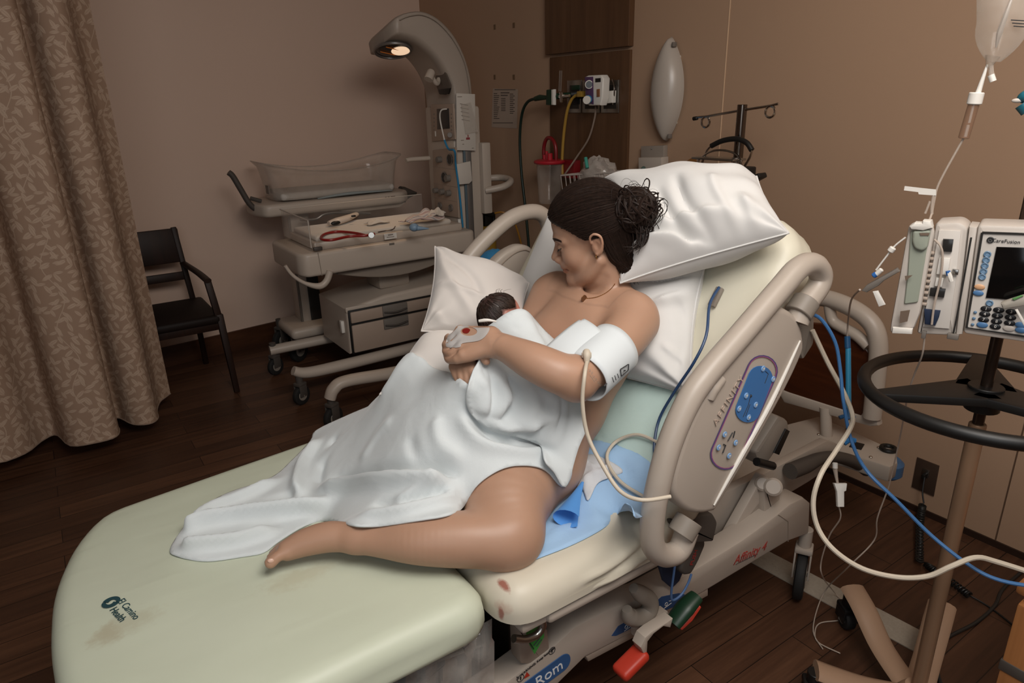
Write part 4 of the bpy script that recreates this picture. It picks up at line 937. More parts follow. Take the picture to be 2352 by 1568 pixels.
# ================================================================== pillows and bedding
def cloth_mat(name, c1, c2, weave=900, fine=.12, crease=.25, cs=7., rough=.85, sheen=.3):
    t = NT(name); co = t.coord(); f = t.noise(co, 3., 4); t.set(Base_Color=t.mix(f, lin(c1), lin(c2)), Roughness=rough, Sheen_Weight=sheen)
    t.b.inputs['Specular IOR Level'].default_value = .2
    n1 = t.noise(co, weave, 2); n2 = t.noise(co, cs, 3, .45, .5); h = t.math('ADD', t.math('MULTIPLY', n1, .03*fine*8), t.math('MULTIPLY', n2, 1.)); t.bump(h, crease, .012); return t.m
m_case = cloth_mat('pillowcase_white', 'cccac7', 'd2d0cd', 1200, .05, .35, 6.); m_sheet = cloth_mat('flannel_white', 'c9cfd0', 'd0d5d6', 700, .3, .35, 11.); m_cream = cloth_mat('pillowcase_warm', 'c9c2bb', 'd0c9c3', 1200, .05, .3, 6.)
def pbk(px, py, n):
    """point on the plane parallel to the raised back, n above it"""
    d = pd(px, py, 1)-Vector(CAMP); o = bk(0, 0, n); nn = MBK.to_3x3() @ Vector((0, 0, 1)); return Vector(CAMP)+d*((o-Vector(CAMP)).dot(nn)/d.dot(nn))
def pillow(corners, T, m, label, edge_in=.08, p=2.6, wr=.006, seed=1, ridges=(), N=111, up=None, cat='pillow', name='pillow', bias=.55, flange=None, group=None):
    """stuffed pillowcase: four corner points in order, puffed both ways, creased towards the corners"""
    c = [Vector(q) for q in corners]; n = ((c[2]-c[0]).cross(c[3]-c[1])).normalized()
    if up is not None and n.dot(Vector(up)) < 0: n = -n
    C = np.array([tuple(q) for q in c]); nv = np.array(tuple(n)); rs = np.random.RandomState(seed); ph = rs.uniform(0, 6.28, 12); th = rs.uniform(0, 6.28, 12); fr = rs.uniform(2, 6, 12)
    g = np.sin(PI/2*np.linspace(-1, 1, N+1)); g = .55*g+.45*np.linspace(-1, 1, N+1); U, V = np.meshgrid(g, g, indexing='ij')
    uu = U*(1-edge_in*(1-V*V)*U*U*.9); vv = V*(1-edge_in*(1-U*U)*V*V*.9); a, b = ((uu+1)/2)[..., None], ((vv+1)/2)[..., None]
    P = C[0]*(1-a)*(1-b)+C[1]*a*(1-b)+C[2]*a*b+C[3]*(1-a)*b
    t = np.sqrt(np.clip(1-np.abs(U)**p, 0, 1))*np.sqrt(np.clip(1-np.abs(V)**p, 0, 1))
    w = sum(np.sin(fr[k]*(U*math.cos(th[k])+V*math.sin(th[k]))*1.6+ph[k]+1.5*np.sin(2*V+k)) for k in range(12))/5
    r = np.hypot(1-np.abs(U), 1-np.abs(V)); an = np.arctan2(1-np.abs(V), 1-np.abs(U)); pk = wr*.7*np.sin(an*8+ph[0])*np.exp(-(r/.6)**2)*np.minimum(1, t*2.5)
    mb = MB(); S = {}
    for side in (1, -1):
        h = T*(bias if side > 0 else 1-bias)*t+wr*w*np.minimum(1, t*2.5)+pk; Q = P+nv*(h*side)[..., None]
        if side > 0:
            q = Q.reshape(-1, 3); add = np.zeros(len(q))
            for pl, hh, ww in ridges:
                L = np.array([tuple(x) for x in smoothline(pl, 6)]); best = np.full(len(q), 9.); tt = np.zeros(len(q)); qf = q-np.outer(q @ nv, nv); Lf = L-np.outer(L @ nv, nv)
                for i in range(len(L)-1):
                    d, tq = seg_dist(qf, Lf[i], Lf[i+1]); k = d < best; best[k] = d[k]; tt[k] = (i+tq[k])/(len(L)-1)
                add += hh*np.exp(-(best/ww)**2)*np.clip(np.minimum(tt, 1-tt)*4+.1, 0, 1)
            Q = Q+nv*(add.reshape(U.shape)*np.minimum(1, t*2))[..., None]
        S[side] = Q; mb.ribbon([[Vector(x) for x in row] for row in Q])
    o = obj(name, mb, m); me = o.data
    bm = bmesh.new(); bm.from_mesh(me); bmesh.ops.remove_doubles(bm, verts=bm.verts[:], dist=.0004)
    for _ in range(2): bmesh.ops.smooth_vert(bm, verts=bm.verts[:], factor=.4, use_axis_x=True, use_axis_y=True, use_axis_z=True)
    bmesh.ops.recalc_face_normals(bm, faces=bm.faces[:]); bm.to_mesh(me); bm.free(); me.shade_smooth()
    Q = S[1]; loop = [Vector(x) for x in list(Q[0, ::3])+list(Q[::3, -1])[1:]+list(Q[-1, ::-3])[1:]+list(Q[::-3, 0])[1:-1]]
    obj('seam', MB().tube(loop, .0022, 6, True, 1), m, o)
    return tag(o, label, cat, group)
bn = MBK.to_3x3() @ Vector((0, 0, 1))
pb = pillow([pbk(1268, 470, .05), pbk(1630, 575, .03), pbk(1592, 908, .02), pbk(1140, 815, .03)], .19, m_case, 'white pillow behind the back, its end hanging past the near arm', seed=4, up=bn, wr=.008, ridges=[([pbk(*q, .1) for q in pl], h, w) for pl, h, w in (
    (((1612, 610), (1560, 660), (1500, 700)), 0.0210, 0.0108), (((1620, 640), (1590, 720), (1575, 800), (1570, 870)), 0.0180, 0.0126), (((1540, 670), (1545, 760), (1520, 850)), -0.0150, 0.0108), (((1585, 600), (1520, 640), (1470, 650)), -0.0180, 0.0090), (((1510, 780), (1550, 820), (1590, 850)), 0.0105, 0.0090))])
ph_ = pillow([pbk(1372, 425, .12), pbk(1738, 405, .03), pbk(1812, 535, .07), pbk(1425, 650, .20)], .21, m_case, 'large white pillow under the head, tucked over the top of the bed', seed=9, up=bn, wr=.008, edge_in=.05, ridges=[([pbk(*q, .17) for q in pl], h, w) for pl, h, w in (
    (((1440, 635), (1500, 600), (1580, 570), (1650, 560)), 0.0240, 0.0108), (((1450, 610), (1520, 560), (1600, 520), (1700, 480)), 0.0150, 0.0126), (((1500, 615), (1580, 600), (1660, 600), (1740, 565), (1795, 525)), 0.0180, 0.0090), (((1520, 470), (1560, 540), (1620, 580)), -0.0180, 0.0117), (((1560, 430), (1590, 500), (1670, 560)), -0.0135, 0.0117), (((1700, 420), (1730, 480), (1780, 520)), 0.0120, 0.0126), (((1480, 585), (1560, 555), (1640, 540)), -0.0180, 0.0090), (((1640, 400), (1650, 450), (1700, 520)), 0.0090, 0.0108))])
pl_ = pillow([pd(999, 566, 1.87), pd(1215, 650, 1.93), pd(1200, 800, 1.72), pd(968, 760, 1.74)], .15, m_cream, 'white pillow with a pointed corner beyond the baby', seed=2, up=CAMZ+CAMY*.6, wr=.006, edge_in=.10, ridges=[([pd(*q) for q in pl], h, w) for pl, h, w in (
    (((1000, 585, 1.83), (1030, 660, 1.77), (1090, 720, 1.7)), .008, .010), (((990, 655, 1.78), (1050, 672, 1.75), (1120, 700, 1.74)), .006, .007), (((985, 720, 1.74), (1020, 745, 1.72), (1060, 750, 1.7)), .01, .010), (((1020, 600, 1.83), (1080, 660, 1.78), (1100, 700, 1.74)), -.007, .010)) ])
pu = pillow([pd(975, 768, 1.82), pd(1150, 770, 1.86), pd(1140, 900, 1.70), pd(872, 905, 1.72)], .16, m_cream, 'white pillow lying under the hands and baby', seed=6, up=CAMZ+CAMY*.8, wr=.005)
# obstacle for the cloth: the body without arms and head, the baby, the mattress and the pillows
OB = PR[:next(i for i, p in enumerate(PR) if p[0] == 'p' and (p[1][0]-S_L).length < 1e-6 and len(p[1]) == 4)]
lo, hi = boxof(OB, .03); v, f = run(lo, hi, .011, OB).mesh(); _ob = (v, f)
def bvh_multi(meshes, objs):
    vs, ps = [], []; bpy.context.view_layer.update()
    for v, f in meshes: b = len(vs); vs += [Vector(p) for p in v]; ps += [tuple(int(i)+b for i in q) for q in f]
    for o in objs: b = len(vs); vs += [o.matrix_world @ q.co for q in o.data.vertices]; ps += [tuple(b+i for i in p.vertices) for p in o.data.polygons]
    return BVHTree.FromPolygons(vs, ps)
B1 = bvh_multi([_ob], [foot, seat, pu])
def hit(bv, px, py, gap=.006, dmax=9):
    d = (pd(px, py, 1)-Vector(CAMP)).normalized(); h = bv.ray_cast(Vector(CAMP), d); return h[0]-d*gap if h[0] is not None else pz(px, py, .642)
def drape_px(edge, M, step, under, gap, iters, rpx, **kw):
    W, F = drape(edge, M, step, under, gap, iters, (), **kw); bv = BVHTree.FromPolygons([Vector(p) for p in W], F); R = []
    for pl, h, w in rpx:
        L = []
        for x, y in pl:
            d = (pd(x, y, 1)-Vector(CAMP)).normalized(); q = bv.ray_cast(Vector(CAMP), d)
            if q[0] is not None: L.append(q[0])
        if len(L) > 1: R.append((L, h, w))
    return drape(edge, M, step, under, gap, iters, R, **kw)
def finish(name, W, F, m, t=.003, label=None, cat=None, parent=None, smooth=1, kind=None):
    me = np_mesh(name, W, F); bm = bmesh.new(); bm.from_mesh(me)
    for _ in range(smooth): bmesh.ops.smooth_vert(bm, verts=[v for v in bm.verts if not v.is_boundary], factor=.35, use_axis_x=True, use_axis_y=True, use_axis_z=True)
    bm.to_mesh(me); bm.free(); solid(me, t); o = obj(name, me, m, parent)
    return tag(o, label, cat) if label else o
T1 = frame(*axes((-.30, -.28, .9), (1, 0, 0)))
h1 = lambda px, py, g=.008: hit(B1, px, py, g)
edge1 = [pd(1165, 918, 1.53), pd(1118, 908, 1.50), pd(1088, 894, 1.476), pd(1066, 878, 1.472), pd(1042, 859, 1.525), pd(1012, 850, 1.63), pd(980, 849, 1.74), Vector((.70, 1.60, .80)), Vector((.60, 1.72, .72)), Vector((.52, 1.80, .66))]+[h1(*p) for p in ((712, 1012), (668, 1058), (622, 1096), (520, 1132), (455, 1170), (418, 1215), (391, 1258), (402, 1276), (470, 1288), (560, 1277), (606, 1268))]+\
    [h1(*p, .012) for p in ((640, 1242), (700, 1206), (752, 1196), (800, 1204), (870, 1208), (960, 1194), (1035, 1180), (1066, 1163), (1088, 1122), (1124, 1091), (1170, 1071), (1225, 1069), (1258, 1081), (1285, 1112), (1302, 1116))]+[h1(1315, 1080, .01), h1(1300, 1030, .01), h1(1270, 980, .01), h1(1220, 930, .012)]
rp = lambda L, h, w: (L, h, w)
W1, F1 = drape_px(edge1, T1, .0082, B1, .008, 260, [
    rp(((1120, 1125), (1040, 1112), (960, 1105), (880, 1108), (800, 1116), (730, 1125)), 0.0478, 0.0136), rp(((1150, 1095), (1060, 1080), (960, 1075), (850, 1085), (760, 1100)), -0.0304, 0.0136),
    rp(((760, 1150), (660, 1172), (560, 1185), (470, 1200), (425, 1222)), 0.0522, 0.0145), rp(((720, 1180), (640, 1200), (560, 1215), (470, 1222)), -0.0261, 0.0102), rp(((640, 1215), (560, 1240), (480, 1250), (420, 1255)), 0.0435, 0.0127),
    rp(((640, 1100), (560, 1140), (490, 1165), (440, 1200)), 0.0326, 0.0110), rp(((690, 1130), (600, 1150), (520, 1160)), -0.0218, 0.0093), rp(((735, 1010), (700, 1060), (685, 1110), (690, 1140)), 0.0392, 0.0119), rp(((770, 1000), (740, 1060), (730, 1110)), -0.0261, 0.0110),
    rp(((820, 1185), (920, 1172), (1010, 1150), (1060, 1125)), 0.0261, 0.0093), rp(((850, 1160), (950, 1145), (1030, 1125)), -0.0218, 0.0085), rp(((900, 1150), (970, 1125), (1020, 1105)), 0.0218, 0.0068), rp(((1090, 940), (1120, 985), (1190, 1010), (1250, 1000)), -0.0348, 0.0136), rp(((1050, 960), (1110, 1020), (1200, 1040), (1260, 1035)), 0.0218, 0.0119),
    rp(((900, 960), (860, 1010), (830, 1060)), 0.0130, 0.0153), rp(((1000, 960), (1010, 1020), (1060, 1060)), 0.0152, 0.0136), rp(((940, 1000), (960, 1050), (1020, 1075)), -0.0130, 0.0119)], noise=.003, noisef=6, seed=5, sag=.00002)
sheet = finish('bed_sheet', W1, F1, m_sheet, .004, 'white flannel sheet draped over the hips and legs', 'sheet', smooth=2)
# hem stitched along the edge
hl_ = np.array(W1); 
# ---- the baby's blanket
B2 = bvh_multi([_ob], [baby, sheet, foot, seat])
h2 = lambda px, py, g=.008: hit(B2, px, py, g)
T2 = frame(*axes(tx*.55+CAMZ*.75, CAMX))
def near(px, py, d): a = h2(px, py, .008); b = pd(px, py, d); c = Vector(CAMP); return a if (a-c).length < (b-c).length else b
edge2 = [near(*p) for p in ((1116, 754, 1.56), (1140, 736, 1.548), (1165, 719, 1.545), (1190, 710, 1.55), (1208, 715, 1.56), (1224, 732, 1.575), (1246, 757, 1.585), (1285, 795, 1.57))]+[h2(1318, 835, .01), h2(1334, 880, .012), h2(1338, 940, .014), pd(1345, 985, 1.52), pd(1328, 1030, 1.50), pd(1300, 1118, 1.485), pd(1272, 1085, 1.485), pd(1250, 1060, 1.47), h2(1238, 1020, .014), h2(1190, 1003, .012), h2(1125, 985, .010), h2(1082, 950, .010), h2(1070, 915, .012), pd(1074, 885, 1.452), pd(1086, 850, 1.466), pd(1100, 824, 1.474), pd(1100, 795, 1.52), pd(1104, 770, 1.56)]
rq = lambda L, h, w: (L, h, w)
W2, F2 = drape_px(edge2, T2, .0065, B2, .010, 160, [rq(((1098, 835), (1092, 890), (1085, 940)), 0.0125, 0.0060), rq(((1112, 850), (1112, 910), (1105, 960)), 0.0112, 0.0060), rq(((1135, 835), (1160, 880), (1125, 945)), 0.0150, 0.0060), rq(((1165, 850), (1190, 895), (1150, 955), (1100, 970)), 0.0137, 0.0060), rq(((1200, 870), (1215, 910), (1180, 965), (1120, 982)), 0.0125, 0.0060), rq(((1235, 885), (1232, 940), (1195, 985)), 0.0112, 0.0060), rq(((1290, 900), (1290, 960), (1262, 1040)), 0.0100, 0.0070), rq(((1180, 760), (1200, 775), (1235, 790)), 0.0088, 0.0060), rq(((1150, 755), (1180, 745), (1215, 750)), 0.0063, 0.0050), rq(((1150, 740), (1190, 730), (1225, 745)), 0.0105, 0.0090), rq(((1235, 770), (1235, 800), (1262, 850)), 0.0158, 0.0072), rq(((1100, 860), (1105, 900), (1095, 945)), 0.0227, 0.0090), rq(((1130, 850), (1150, 905), (1130, 960)), 0.0210, 0.0099), rq(((1160, 860), (1180, 920), (1150, 965)), -0.0175, 0.0090),
    rq(((1200, 880), (1215, 930), (1190, 975)), 0.0192, 0.0099), rq(((1270, 900), (1258, 980), (1255, 1040)), 0.0175, 0.0072), rq(((1110, 965), (1170, 978), (1230, 965), (1250, 940)), 0.0210, 0.0090), rq(((1175, 755), (1215, 765), (1240, 800)), -0.0105, 0.0072)], noise=.0022, noisef=12, seed=8)
blanket = finish('baby_blanket', W2, F2, m_sheet, .0035, 'white blanket wrapped round the newborn under the forearm', 'blanket', smooth=2)
# ---- pads on the seat and back
m_mint = cloth_mat('mint_pad', 'b9cfc8', 'c3d8d1', 500, .3, .3, 14); m_chux = cloth_mat('blue_pad', '8fb3d8', 'a9c6e2', 300, .2, .35, 12., .7, .1); m_paper = cloth_mat('white_paper', 'bfc0c3', 'c8c9cb', 300, .2, .4, 16., .7, .1)
B3 = bvh_multi([], [foot, seat, backm]); h3 = lambda px, py, g=.006: hit(B3, px, py, g)
T3 = frame(*axes((-.5, 0, .85), (1, 0, .6)))
W3, F3 = drape([pbk(*p, .006) for p in ((1380, 868), (1480, 880), (1572, 893), (1545, 975), (1515, 1045), (1490, 1090))]+[h3(*p, .005) for p in ((1455, 1085), (1380, 1030), (1330, 990), (1300, 930))], T3, .014, B3, .005, 60, [], noise=.002, noisef=7, seed=2)
mint = finish('mint_pad', W3, F3, m_mint, .002, 'pale mint absorbent pad lying up the back of the bed', 'pad')
B4 = bvh_multi([_ob], [foot, seat, backm, mint]); h4 = lambda px, py, g=.006: hit(B4, px, py, g)
TZ = frame((1, 0, 0), (0, 1, 0), (0, 0, 1))
W4, F4 = drape([h3(*p, .006) for p in ((1158, 1300), (1170, 1306), (1240, 1280), (1320, 1248), (1390, 1210), (1420, 1178))]+[pd(1435, 1156, 1.345), pd(1452, 1162, 1.335), pd(1462, 1190, 1.33)]+[h3(*p, .008) for p in ((1500, 1165), (1520, 1100), (1500, 1060), (1420, 1020), (1340, 1010), (1250, 1060), (1190, 1200))], TZ, .012, bvh_multi([], [seat, mint, backm]), .005, 80, [([h3(*p) for p in L], h, w) for L, h, w in ((((1440, 1170), (1400, 1120), (1390, 1080)), .012, .012), (((1380, 1200), (1340, 1160)), .006, .01), (((1470, 1110), (1440, 1080), (1400, 1060)), .012, .012), (((1250, 1250), (1290, 1215), (1330, 1200)), .006, .008))], noise=.0018, noisef=8, seed=3)
chux = finish('blue_pad', W4, F4, m_chux, .0015, 'crumpled light blue underpad beneath the knee', 'pad')
B5 = bvh_multi([], [seat, chux, mint]); h5 = lambda px, py, g=.006: hit(B5, px, py, g)
W5, F5 = drape([h5(*p, .006) for p in ((1300, 1112), (1310, 1070), (1350, 1042), (1400, 1058), (1432, 1082), (1402, 1096), (1372, 1110), (1350, 1150), (1335, 1120))], TZ, .007, B5, .006, 40, [([h5(*p) for p in L], h, w) for L, h, w in ((((1305, 1100), (1345, 1060)), .02, .010), (((1330, 1100), (1390, 1070)), -.010, .008), (((1340, 1130), (1350, 1095), (1400, 1075)), .016, .009), (((1320, 1060), (1370, 1085)), .012, .007))], noise=.004, noisef=16, seed=4)
paper = finish('tissue', W5, F5, m_paper, .001, 'crumpled white tissue tucked between hip and blue pad', 'tissue')
# rolled-up corner of the pad, its deeper blue side showing
m_chuxd = cloth_mat('blue_pad_back', '4f8fd6', '5f9cdf', 300, .2, .2, 12., .6, .1)
rows = []
a0, a1 = h5(1338, 1112, .012), h5(1302, 1205, .004); ax_ = (a1-a0); 
for i in range(11):
    t = i/10; c = a0+ax_*t+Vector((0, 0, .004+.012*t)); r = .004+.018*t; u = Vector((0, 0, 1)); w = ax_.normalized().cross(u).normalized()
    rows.append([c+w*(r*math.cos(q))*(1+.5*t)+u*r*math.sin(q) for q in np.linspace(-2.4, 2.6, 14)])
obj('rolled_corner', MB().ribbon(rows), m_chuxd, chux, label='rolled corner showing the bright blue backing')
# ================================================================== blood pressure cuff
m_cuff = cloth_mat('cuff_white', 'ccd2d4', 'd3d8da', 600, .1, .12, 5., .6, .1)
c0, c1 = pd(1413, 797, 1.505), pd(1340, 866, 1.437); cz = (c1-c0).normalized(); cx_, cy_, cz = axes(cz, -CAMZ); Lc = (c1-c0).length
def cuffp(t, a, dr=0.): r = (.0605-.002*t)+dr; return c0+(c1-c0)*t+(cx_*math.cos(a)+cy_*math.sin(a))*r
cuff = thing('blood_pressure_cuff', 'white blood pressure cuff wrapped round the upper arm', 'medical cuff', c1)
mb = MB(); A = np.linspace(0, 2*PI, 49)
ov = lambda a: .004*math.sin(a*2)+.006*math.sin(a+1)
mb.ribbon([[cuffp(t+ov(a)*(1 if t > .5 else -1)*8*abs(t-.5), a) for a in A] for t in np.linspace(0, 1, 9)]); me = mb.mesh('cuff_band', (0, 0, 0)); solid(me, .003); band = obj('cuff_band', me, m_cuff, cuff)
fc = [pd(1337, 729, 1.505), pd(1392, 770, 1.455), pd(1328, 836, 1.395), pd(1249, 797, 1.455)]
rows = []; fn = (fc[1]-fc[0]).cross(fc[3]-fc[0]).normalized(); fn = fn if fn.dot(CAMZ) > 0 else -fn
for i in range(13):
    u = i/12; rows.append([])
    for j in range(13):
        v = j/12; cr = .03 if False else 0; rows[-1].append(fc[0]*(1-u)*(1-v)+fc[1]*u*(1-v)+fc[2]*u*v+fc[3]*(1-u)*v+fn*(.010*math.sin(PI*u)*(.3+.7*v)+.003*math.sin(4*v+3*u)))
me = MB().ribbon(rows).mesh('cuff_flap'); bm = bmesh.new(); bm.from_mesh(me); cv = [v for v in bm.verts if (v.co-fc[0]).length < 1e-5 or (v.co-fc[3]).length < 1e-5]; bmesh.ops.delete(bm, geom=cv, context='VERTS'); bm.to_mesh(me); bm.free(); solid(me, .003); obj('cuff_flap', me, m_cuff, cuff, label='free end of the cuff sticking up')
# printed marks on the cuff: facing angle found from the camera side
aim = lambda px, py, d=1.38: math.atan2((pd(px, py, d)-c0).dot(cy_), (pd(px, py, d)-c0).dot(cx_))
def cuffmap(px, py):
    d = (pd(px, py, 1)-Vector(CAMP)).normalized(); o = Vector(CAMP); p = o+d*1.2
    for _ in range(400):
        q = p-c0; t = q.dot(cz)/Lc; rr = (q-cz*q.dot(cz)).length-(.0605-.002*t)-.0035
        if rr < 1e-4: break
        p = p+d*max(rr*.6, 2e-4)
    return p
def strip(pts, w, mbx):
    for i in range(len(pts)-1):
        a, b = cuffmap(*pts[i]), cuffmap(*pts[i+1]); d = (b-a).normalized(); nn = -(pd(*pts[i], 1)-Vector(CAMP)).normalized(); s = d.cross(nn).normalized()*w/2; mbx.add([a-s, a+s, b+s, b-s], [(0, 1, 2, 3)])
mb = MB(); sq = [(1425, 848), (1444, 836), (1443, 850), (1427, 864), (1425, 848)]; strip(sq, .0022, mb)
for a, b in (((1418, 858), (1421, 868)), ((1412, 862), (1415, 873)), ((1406, 866), (1410, 878))): strip([a, b], .0016, mb)
strip([(1432, 852), (1437, 850)], .003, mb); strip([(1388, 886), (1394, 880)], .003, mb); obj('cuff_marking', mb, m_ink, band)
mb = MB()
for k, (x, y) in enumerate(((1352, 848), (1357, 853), (1361, 862), (1366, 868), (1372, 875), (1376, 880))):
    strip([(x, y), (x+3, y+5)], .0008, mb); strip([(x+3, y), (x+5, y+4)], .0008, mb); strip([(x, y+5), (x+4, y+6)], .0007, mb)
strip([(1355, 862), (1366, 877)], .0009, mb); obj('cuff_fine_print', mb, m_fine, band)
m_hose = mat('hose_beige', 'c4b8a6', .5, var=.03)
q = cuffmap(1347, 815); obj('hose_connector', MB().tube([q+Vector((0, 0, .006)), q-CAMZ*-.004+Vector((0, 0, -.006)), pd(1347, 830, depth_q)] if False else [q+CAMY*.006, q+CAMZ*.008, q+CAMZ*.008-CAMY*.016], [.008, .0085, .005], 12, n=3).box(q+CAMZ*.002, (.02, .012, .006), frame(CAMX, CAMY, CAMZ).to_3x3(), .002), m_hose, cuff)
hs = q+CAMZ*.008-CAMY*.014
obj('hose', MB().tube([hs, pd(1343, 860, 1.352), pd(1338, 925, 1.36), pd(1350, 1000, 1.375), pd(1385, 1070, 1.365), pd(1425, 1128, 1.335), pd(1475, 1148, 1.31), pd(1540, 1140, 1.32)], .0042, 10), m_hose, cuff)
# ---- dressing and cannula on the back of the left hand
_h = bvh_of([mother]); hh = lambda px, py, g: hit(_h, px, py, g)
def patch(outline, step, bv, gap, hole=None):
    O = smoothline([(a, b, 0) for a, b in outline], 3, True); m = len(O); pts = [Vector((p.x, p.y)) for p in O]; ed = [(i, (i+1) % m) for i in range(m)]; faces = [list(range(m))]
    G = np.array([(x, y) for x in np.arange(1010, 1140, step) for y in np.arange(725, 810, step)]); G = G[inside(np.array(pts), G)]
    if hole:
        Hh = [Vector((hole[0]+hole[2]*math.cos(q), hole[1]+hole[3]*math.sin(q))) for q in np.linspace(0, 2*PI, 18)[:-1]]; G = G[((G[:, 0]-hole[0])/hole[2])**2+((G[:, 1]-hole[1])/hole[3])**2 > 1.25]; b = len(pts); pts += Hh; ed += [(b+i, b+(i+1) % 17) for i in range(17)]
    pts += [Vector(g) for g in G]; ov, oe, of, *_ = delaunay_2d_cdt(pts, ed, [], 0, 1e-6); V = []
    last = None
    for p in ov:
        d = (pd(p.x, p.y, 1)-Vector(CAMP)).normalized(); h = bv.ray_cast(Vector(CAMP), d)
        if h[0] is not None and (h[0]-Vector(CAMP)).length < 1.72: last = h[0]-d*gap; V.append(last)
        else: n_ = bv.find_nearest(pd(p.x, p.y, 1.53)); V.append(n_[0]+n_[1]*gap)
    F = [f for f in of if inside(np.array(pts[:m]), np.array([sum((ov[i] for i in f), Vector((0, 0)))/len(f)]))[0]]
    if hole: F = [f for f in F if ((sum(ov[i].x for i in f)/3-hole[0])/hole[2])**2+((sum(ov[i].y for i in f)/3-hole[1])/hole[3])**2 > .97]
    return MB().add(V, F)
m_tape = mat('dressing_film', 'bdb8b4', .35, var=.03, alpha=.86)
dr = obj('hand_dressing', patch([(1025, 796), (1029, 770), (1044, 752), (1070, 742), (1102, 740), (1124, 750), (1118, 768), (1100, 782), (1062, 788), (1056, 797)], 4.5, _h, .0022, (1077, 761, 19, 10)), m_tape, mother, label='translucent white dressing taped over the hand')
obj('dried_blood', patch([(1062, 757), (1072, 753), (1080, 757), (1074, 765), (1064, 764)], 4, _h, .0012), mat('dried_blood', '7a1f1a', .4), dr)
a, b = hh(1104, 745, .006), hh(1122, 752, .006); obj('cannula_hub', MB().tube([pd(1100, 737, 1.47), pd(1120, 735, 1.466), pd(1140, 738, 1.468)], [.0032, .004, .003, .0018], 10), m_white, dr)
# ================================================================== curtain
def curtain_mat():
    t = NT('curtain_leaf_jacquard'); uv = t.coord('UV')
    def leaves(scale, w, l, ang, spread, off):
        mp = t.n('Mapping'); t.l(uv, mp.inputs[0]); mp.inputs['Scale'].default_value = (scale, scale, 1); mp.inputs['Location'].default_value = off
        vo = t.n('TexVoronoi', voronoi_dimensions='2D', feature='F1'); t.l(mp.outputs[0], vo.inputs['Vector']); vo.inputs['Scale'].default_value = 1.; vo.inputs['Randomness'].default_value = .75
        sb = t.n('VectorMath', operation='SUBTRACT'); t.l(mp.outputs[0], sb.inputs[0]); t.l(vo.outputs['Position'], sb.inputs[1])
        sx = t.n('SeparateColor'); t.l(vo.outputs['Color'], sx.inputs[0]); a = t.math('ADD', t.math('MULTIPLY', t.math('ROUND', sx.outputs[0]), spread*2), ang-spread); a = t.math('ADD', a, t.math('MULTIPLY', sx.outputs[1], .5))
        rt = t.n('VectorRotate', rotation_type='Z_AXIS'); t.l(sb.outputs[0], rt.inputs['Vector']); t.l(a, rt.inputs['Angle']); s = t.n('SeparateXYZ'); t.l(rt.outputs[0], s.inputs[0])
        y = t.math('DIVIDE', s.outputs[1], l); k = t.math('SUBTRACT', 1., t.math('MULTIPLY', y, y)); e = t.math('SUBTRACT', t.math('MULTIPLY', k, w), t.math('ABSOLUTE', s.outputs[0]))
        m = t.math('MULTIPLY', e, 28.); m.node.use_clamp = True
        rib = t.math('MULTIPLY', t.math('SUBTRACT', t.math('ABSOLUTE', s.outputs[0]), .008), 90.); rib.node.use_clamp = True
        return t.math('MULTIPLY', m, rib)
    m = t.math('MAXIMUM', leaves(21, .19, .56, 0, .75, (0, 0, 0)), leaves(24, .17, .52, .2, .9, (3.3, 7.1, 0)))
    sp = t.n('SeparateXYZ'); t.l(uv, sp.inputs[0]); wv = t.math('SINE', t.math('MULTIPLY', sp.outputs[1], 22.)); st = t.math('ABSOLUTE', t.math('SUBTRACT', t.math('FRACT', t.math('ADD', t.math('MULTIPLY', sp.outputs[0], 8.), t.math('MULTIPLY', wv, .22))), .5)); st = t.math('MULTIPLY', t.math('SUBTRACT', .022, st), 70.); st.node.use_clamp = True
    m = t.math('MAXIMUM', m, st); f = t.noise(uv, 3, 3)
    base = t.mix(f, lin('987d69'), lin('a28772')); t.set(Base_Color=t.mix(t.math('MULTIPLY', m, .8), base, lin('bda590')), Roughness=.7); t.b.inputs['Specular IOR Level'].default_value = .3
    t.bump(m, .15, .002); return t.m
cur = []; CP = [(-1.5, 3.9), (-1.2, 3.72), (-.95, 3.80), (-.72, 3.58), (-.56, 3.72), (-.42, 3.56), (-.3, 3.58), (-.23, 3.66), (-.17, 3.68), (-.12, 3.54), (-.02, 3.5), (.06, 3.5), (.085, 3.56), (.07, 3.66), (.10, 3.68), (.15, 3.6), (.22, 3.58), (.262, 3.62), (.272, 3.70), (.30, 3.77), (.335, 3.80), (.365, 3.82)]
pts = smoothline([(x, y, 0) for x, y in CP], 10); rows = []; Z = np.linspace(.085, 2.6, 40); L = 0; uvs = []
for i, p in enumerate(pts):
    L += (p-pts[i-1]).length if i else 0; rows.append([]); 
    for z in Z:
        k = 1.35-.3*(z/2.6); w = .012*math.sin(L*9+z*2.1)*(1-z/2.6)
        q = Vector((p.x+.03*(z/2.6)*.0, 3.64+(p.y-3.64)*k+w, z+(.012*math.sin(L*7) if z < .1 else 0))); rows[-1].append(q); uvs.append((L, z))
mb = MB().ribbon(rows); me = mb.mesh('privacy_curtain', weld=False); ul = me.uv_layers.new(name='UVMap')
for lp in me.loops: ul.data[lp.index].uv = uvs[lp.vertex_index]
me.shade_smooth(); cu = obj('privacy_curtain', me, curtain_mat()); tag(cu, 'taupe curtain with a pale leaf pattern hanging at the left', 'curtain')
obj('hem', MB().tube([r[0]+Vector((0, 0, .001)) for r in rows[::3]], .0035, 6, n=1), mat('curtain_hem', '8d7868', .7), cu)
obj('track', MB().tube([r[-1]+Vector((0, 0, .015)) for r in rows[::6]], .015, 6, n=1), m_white, cu)
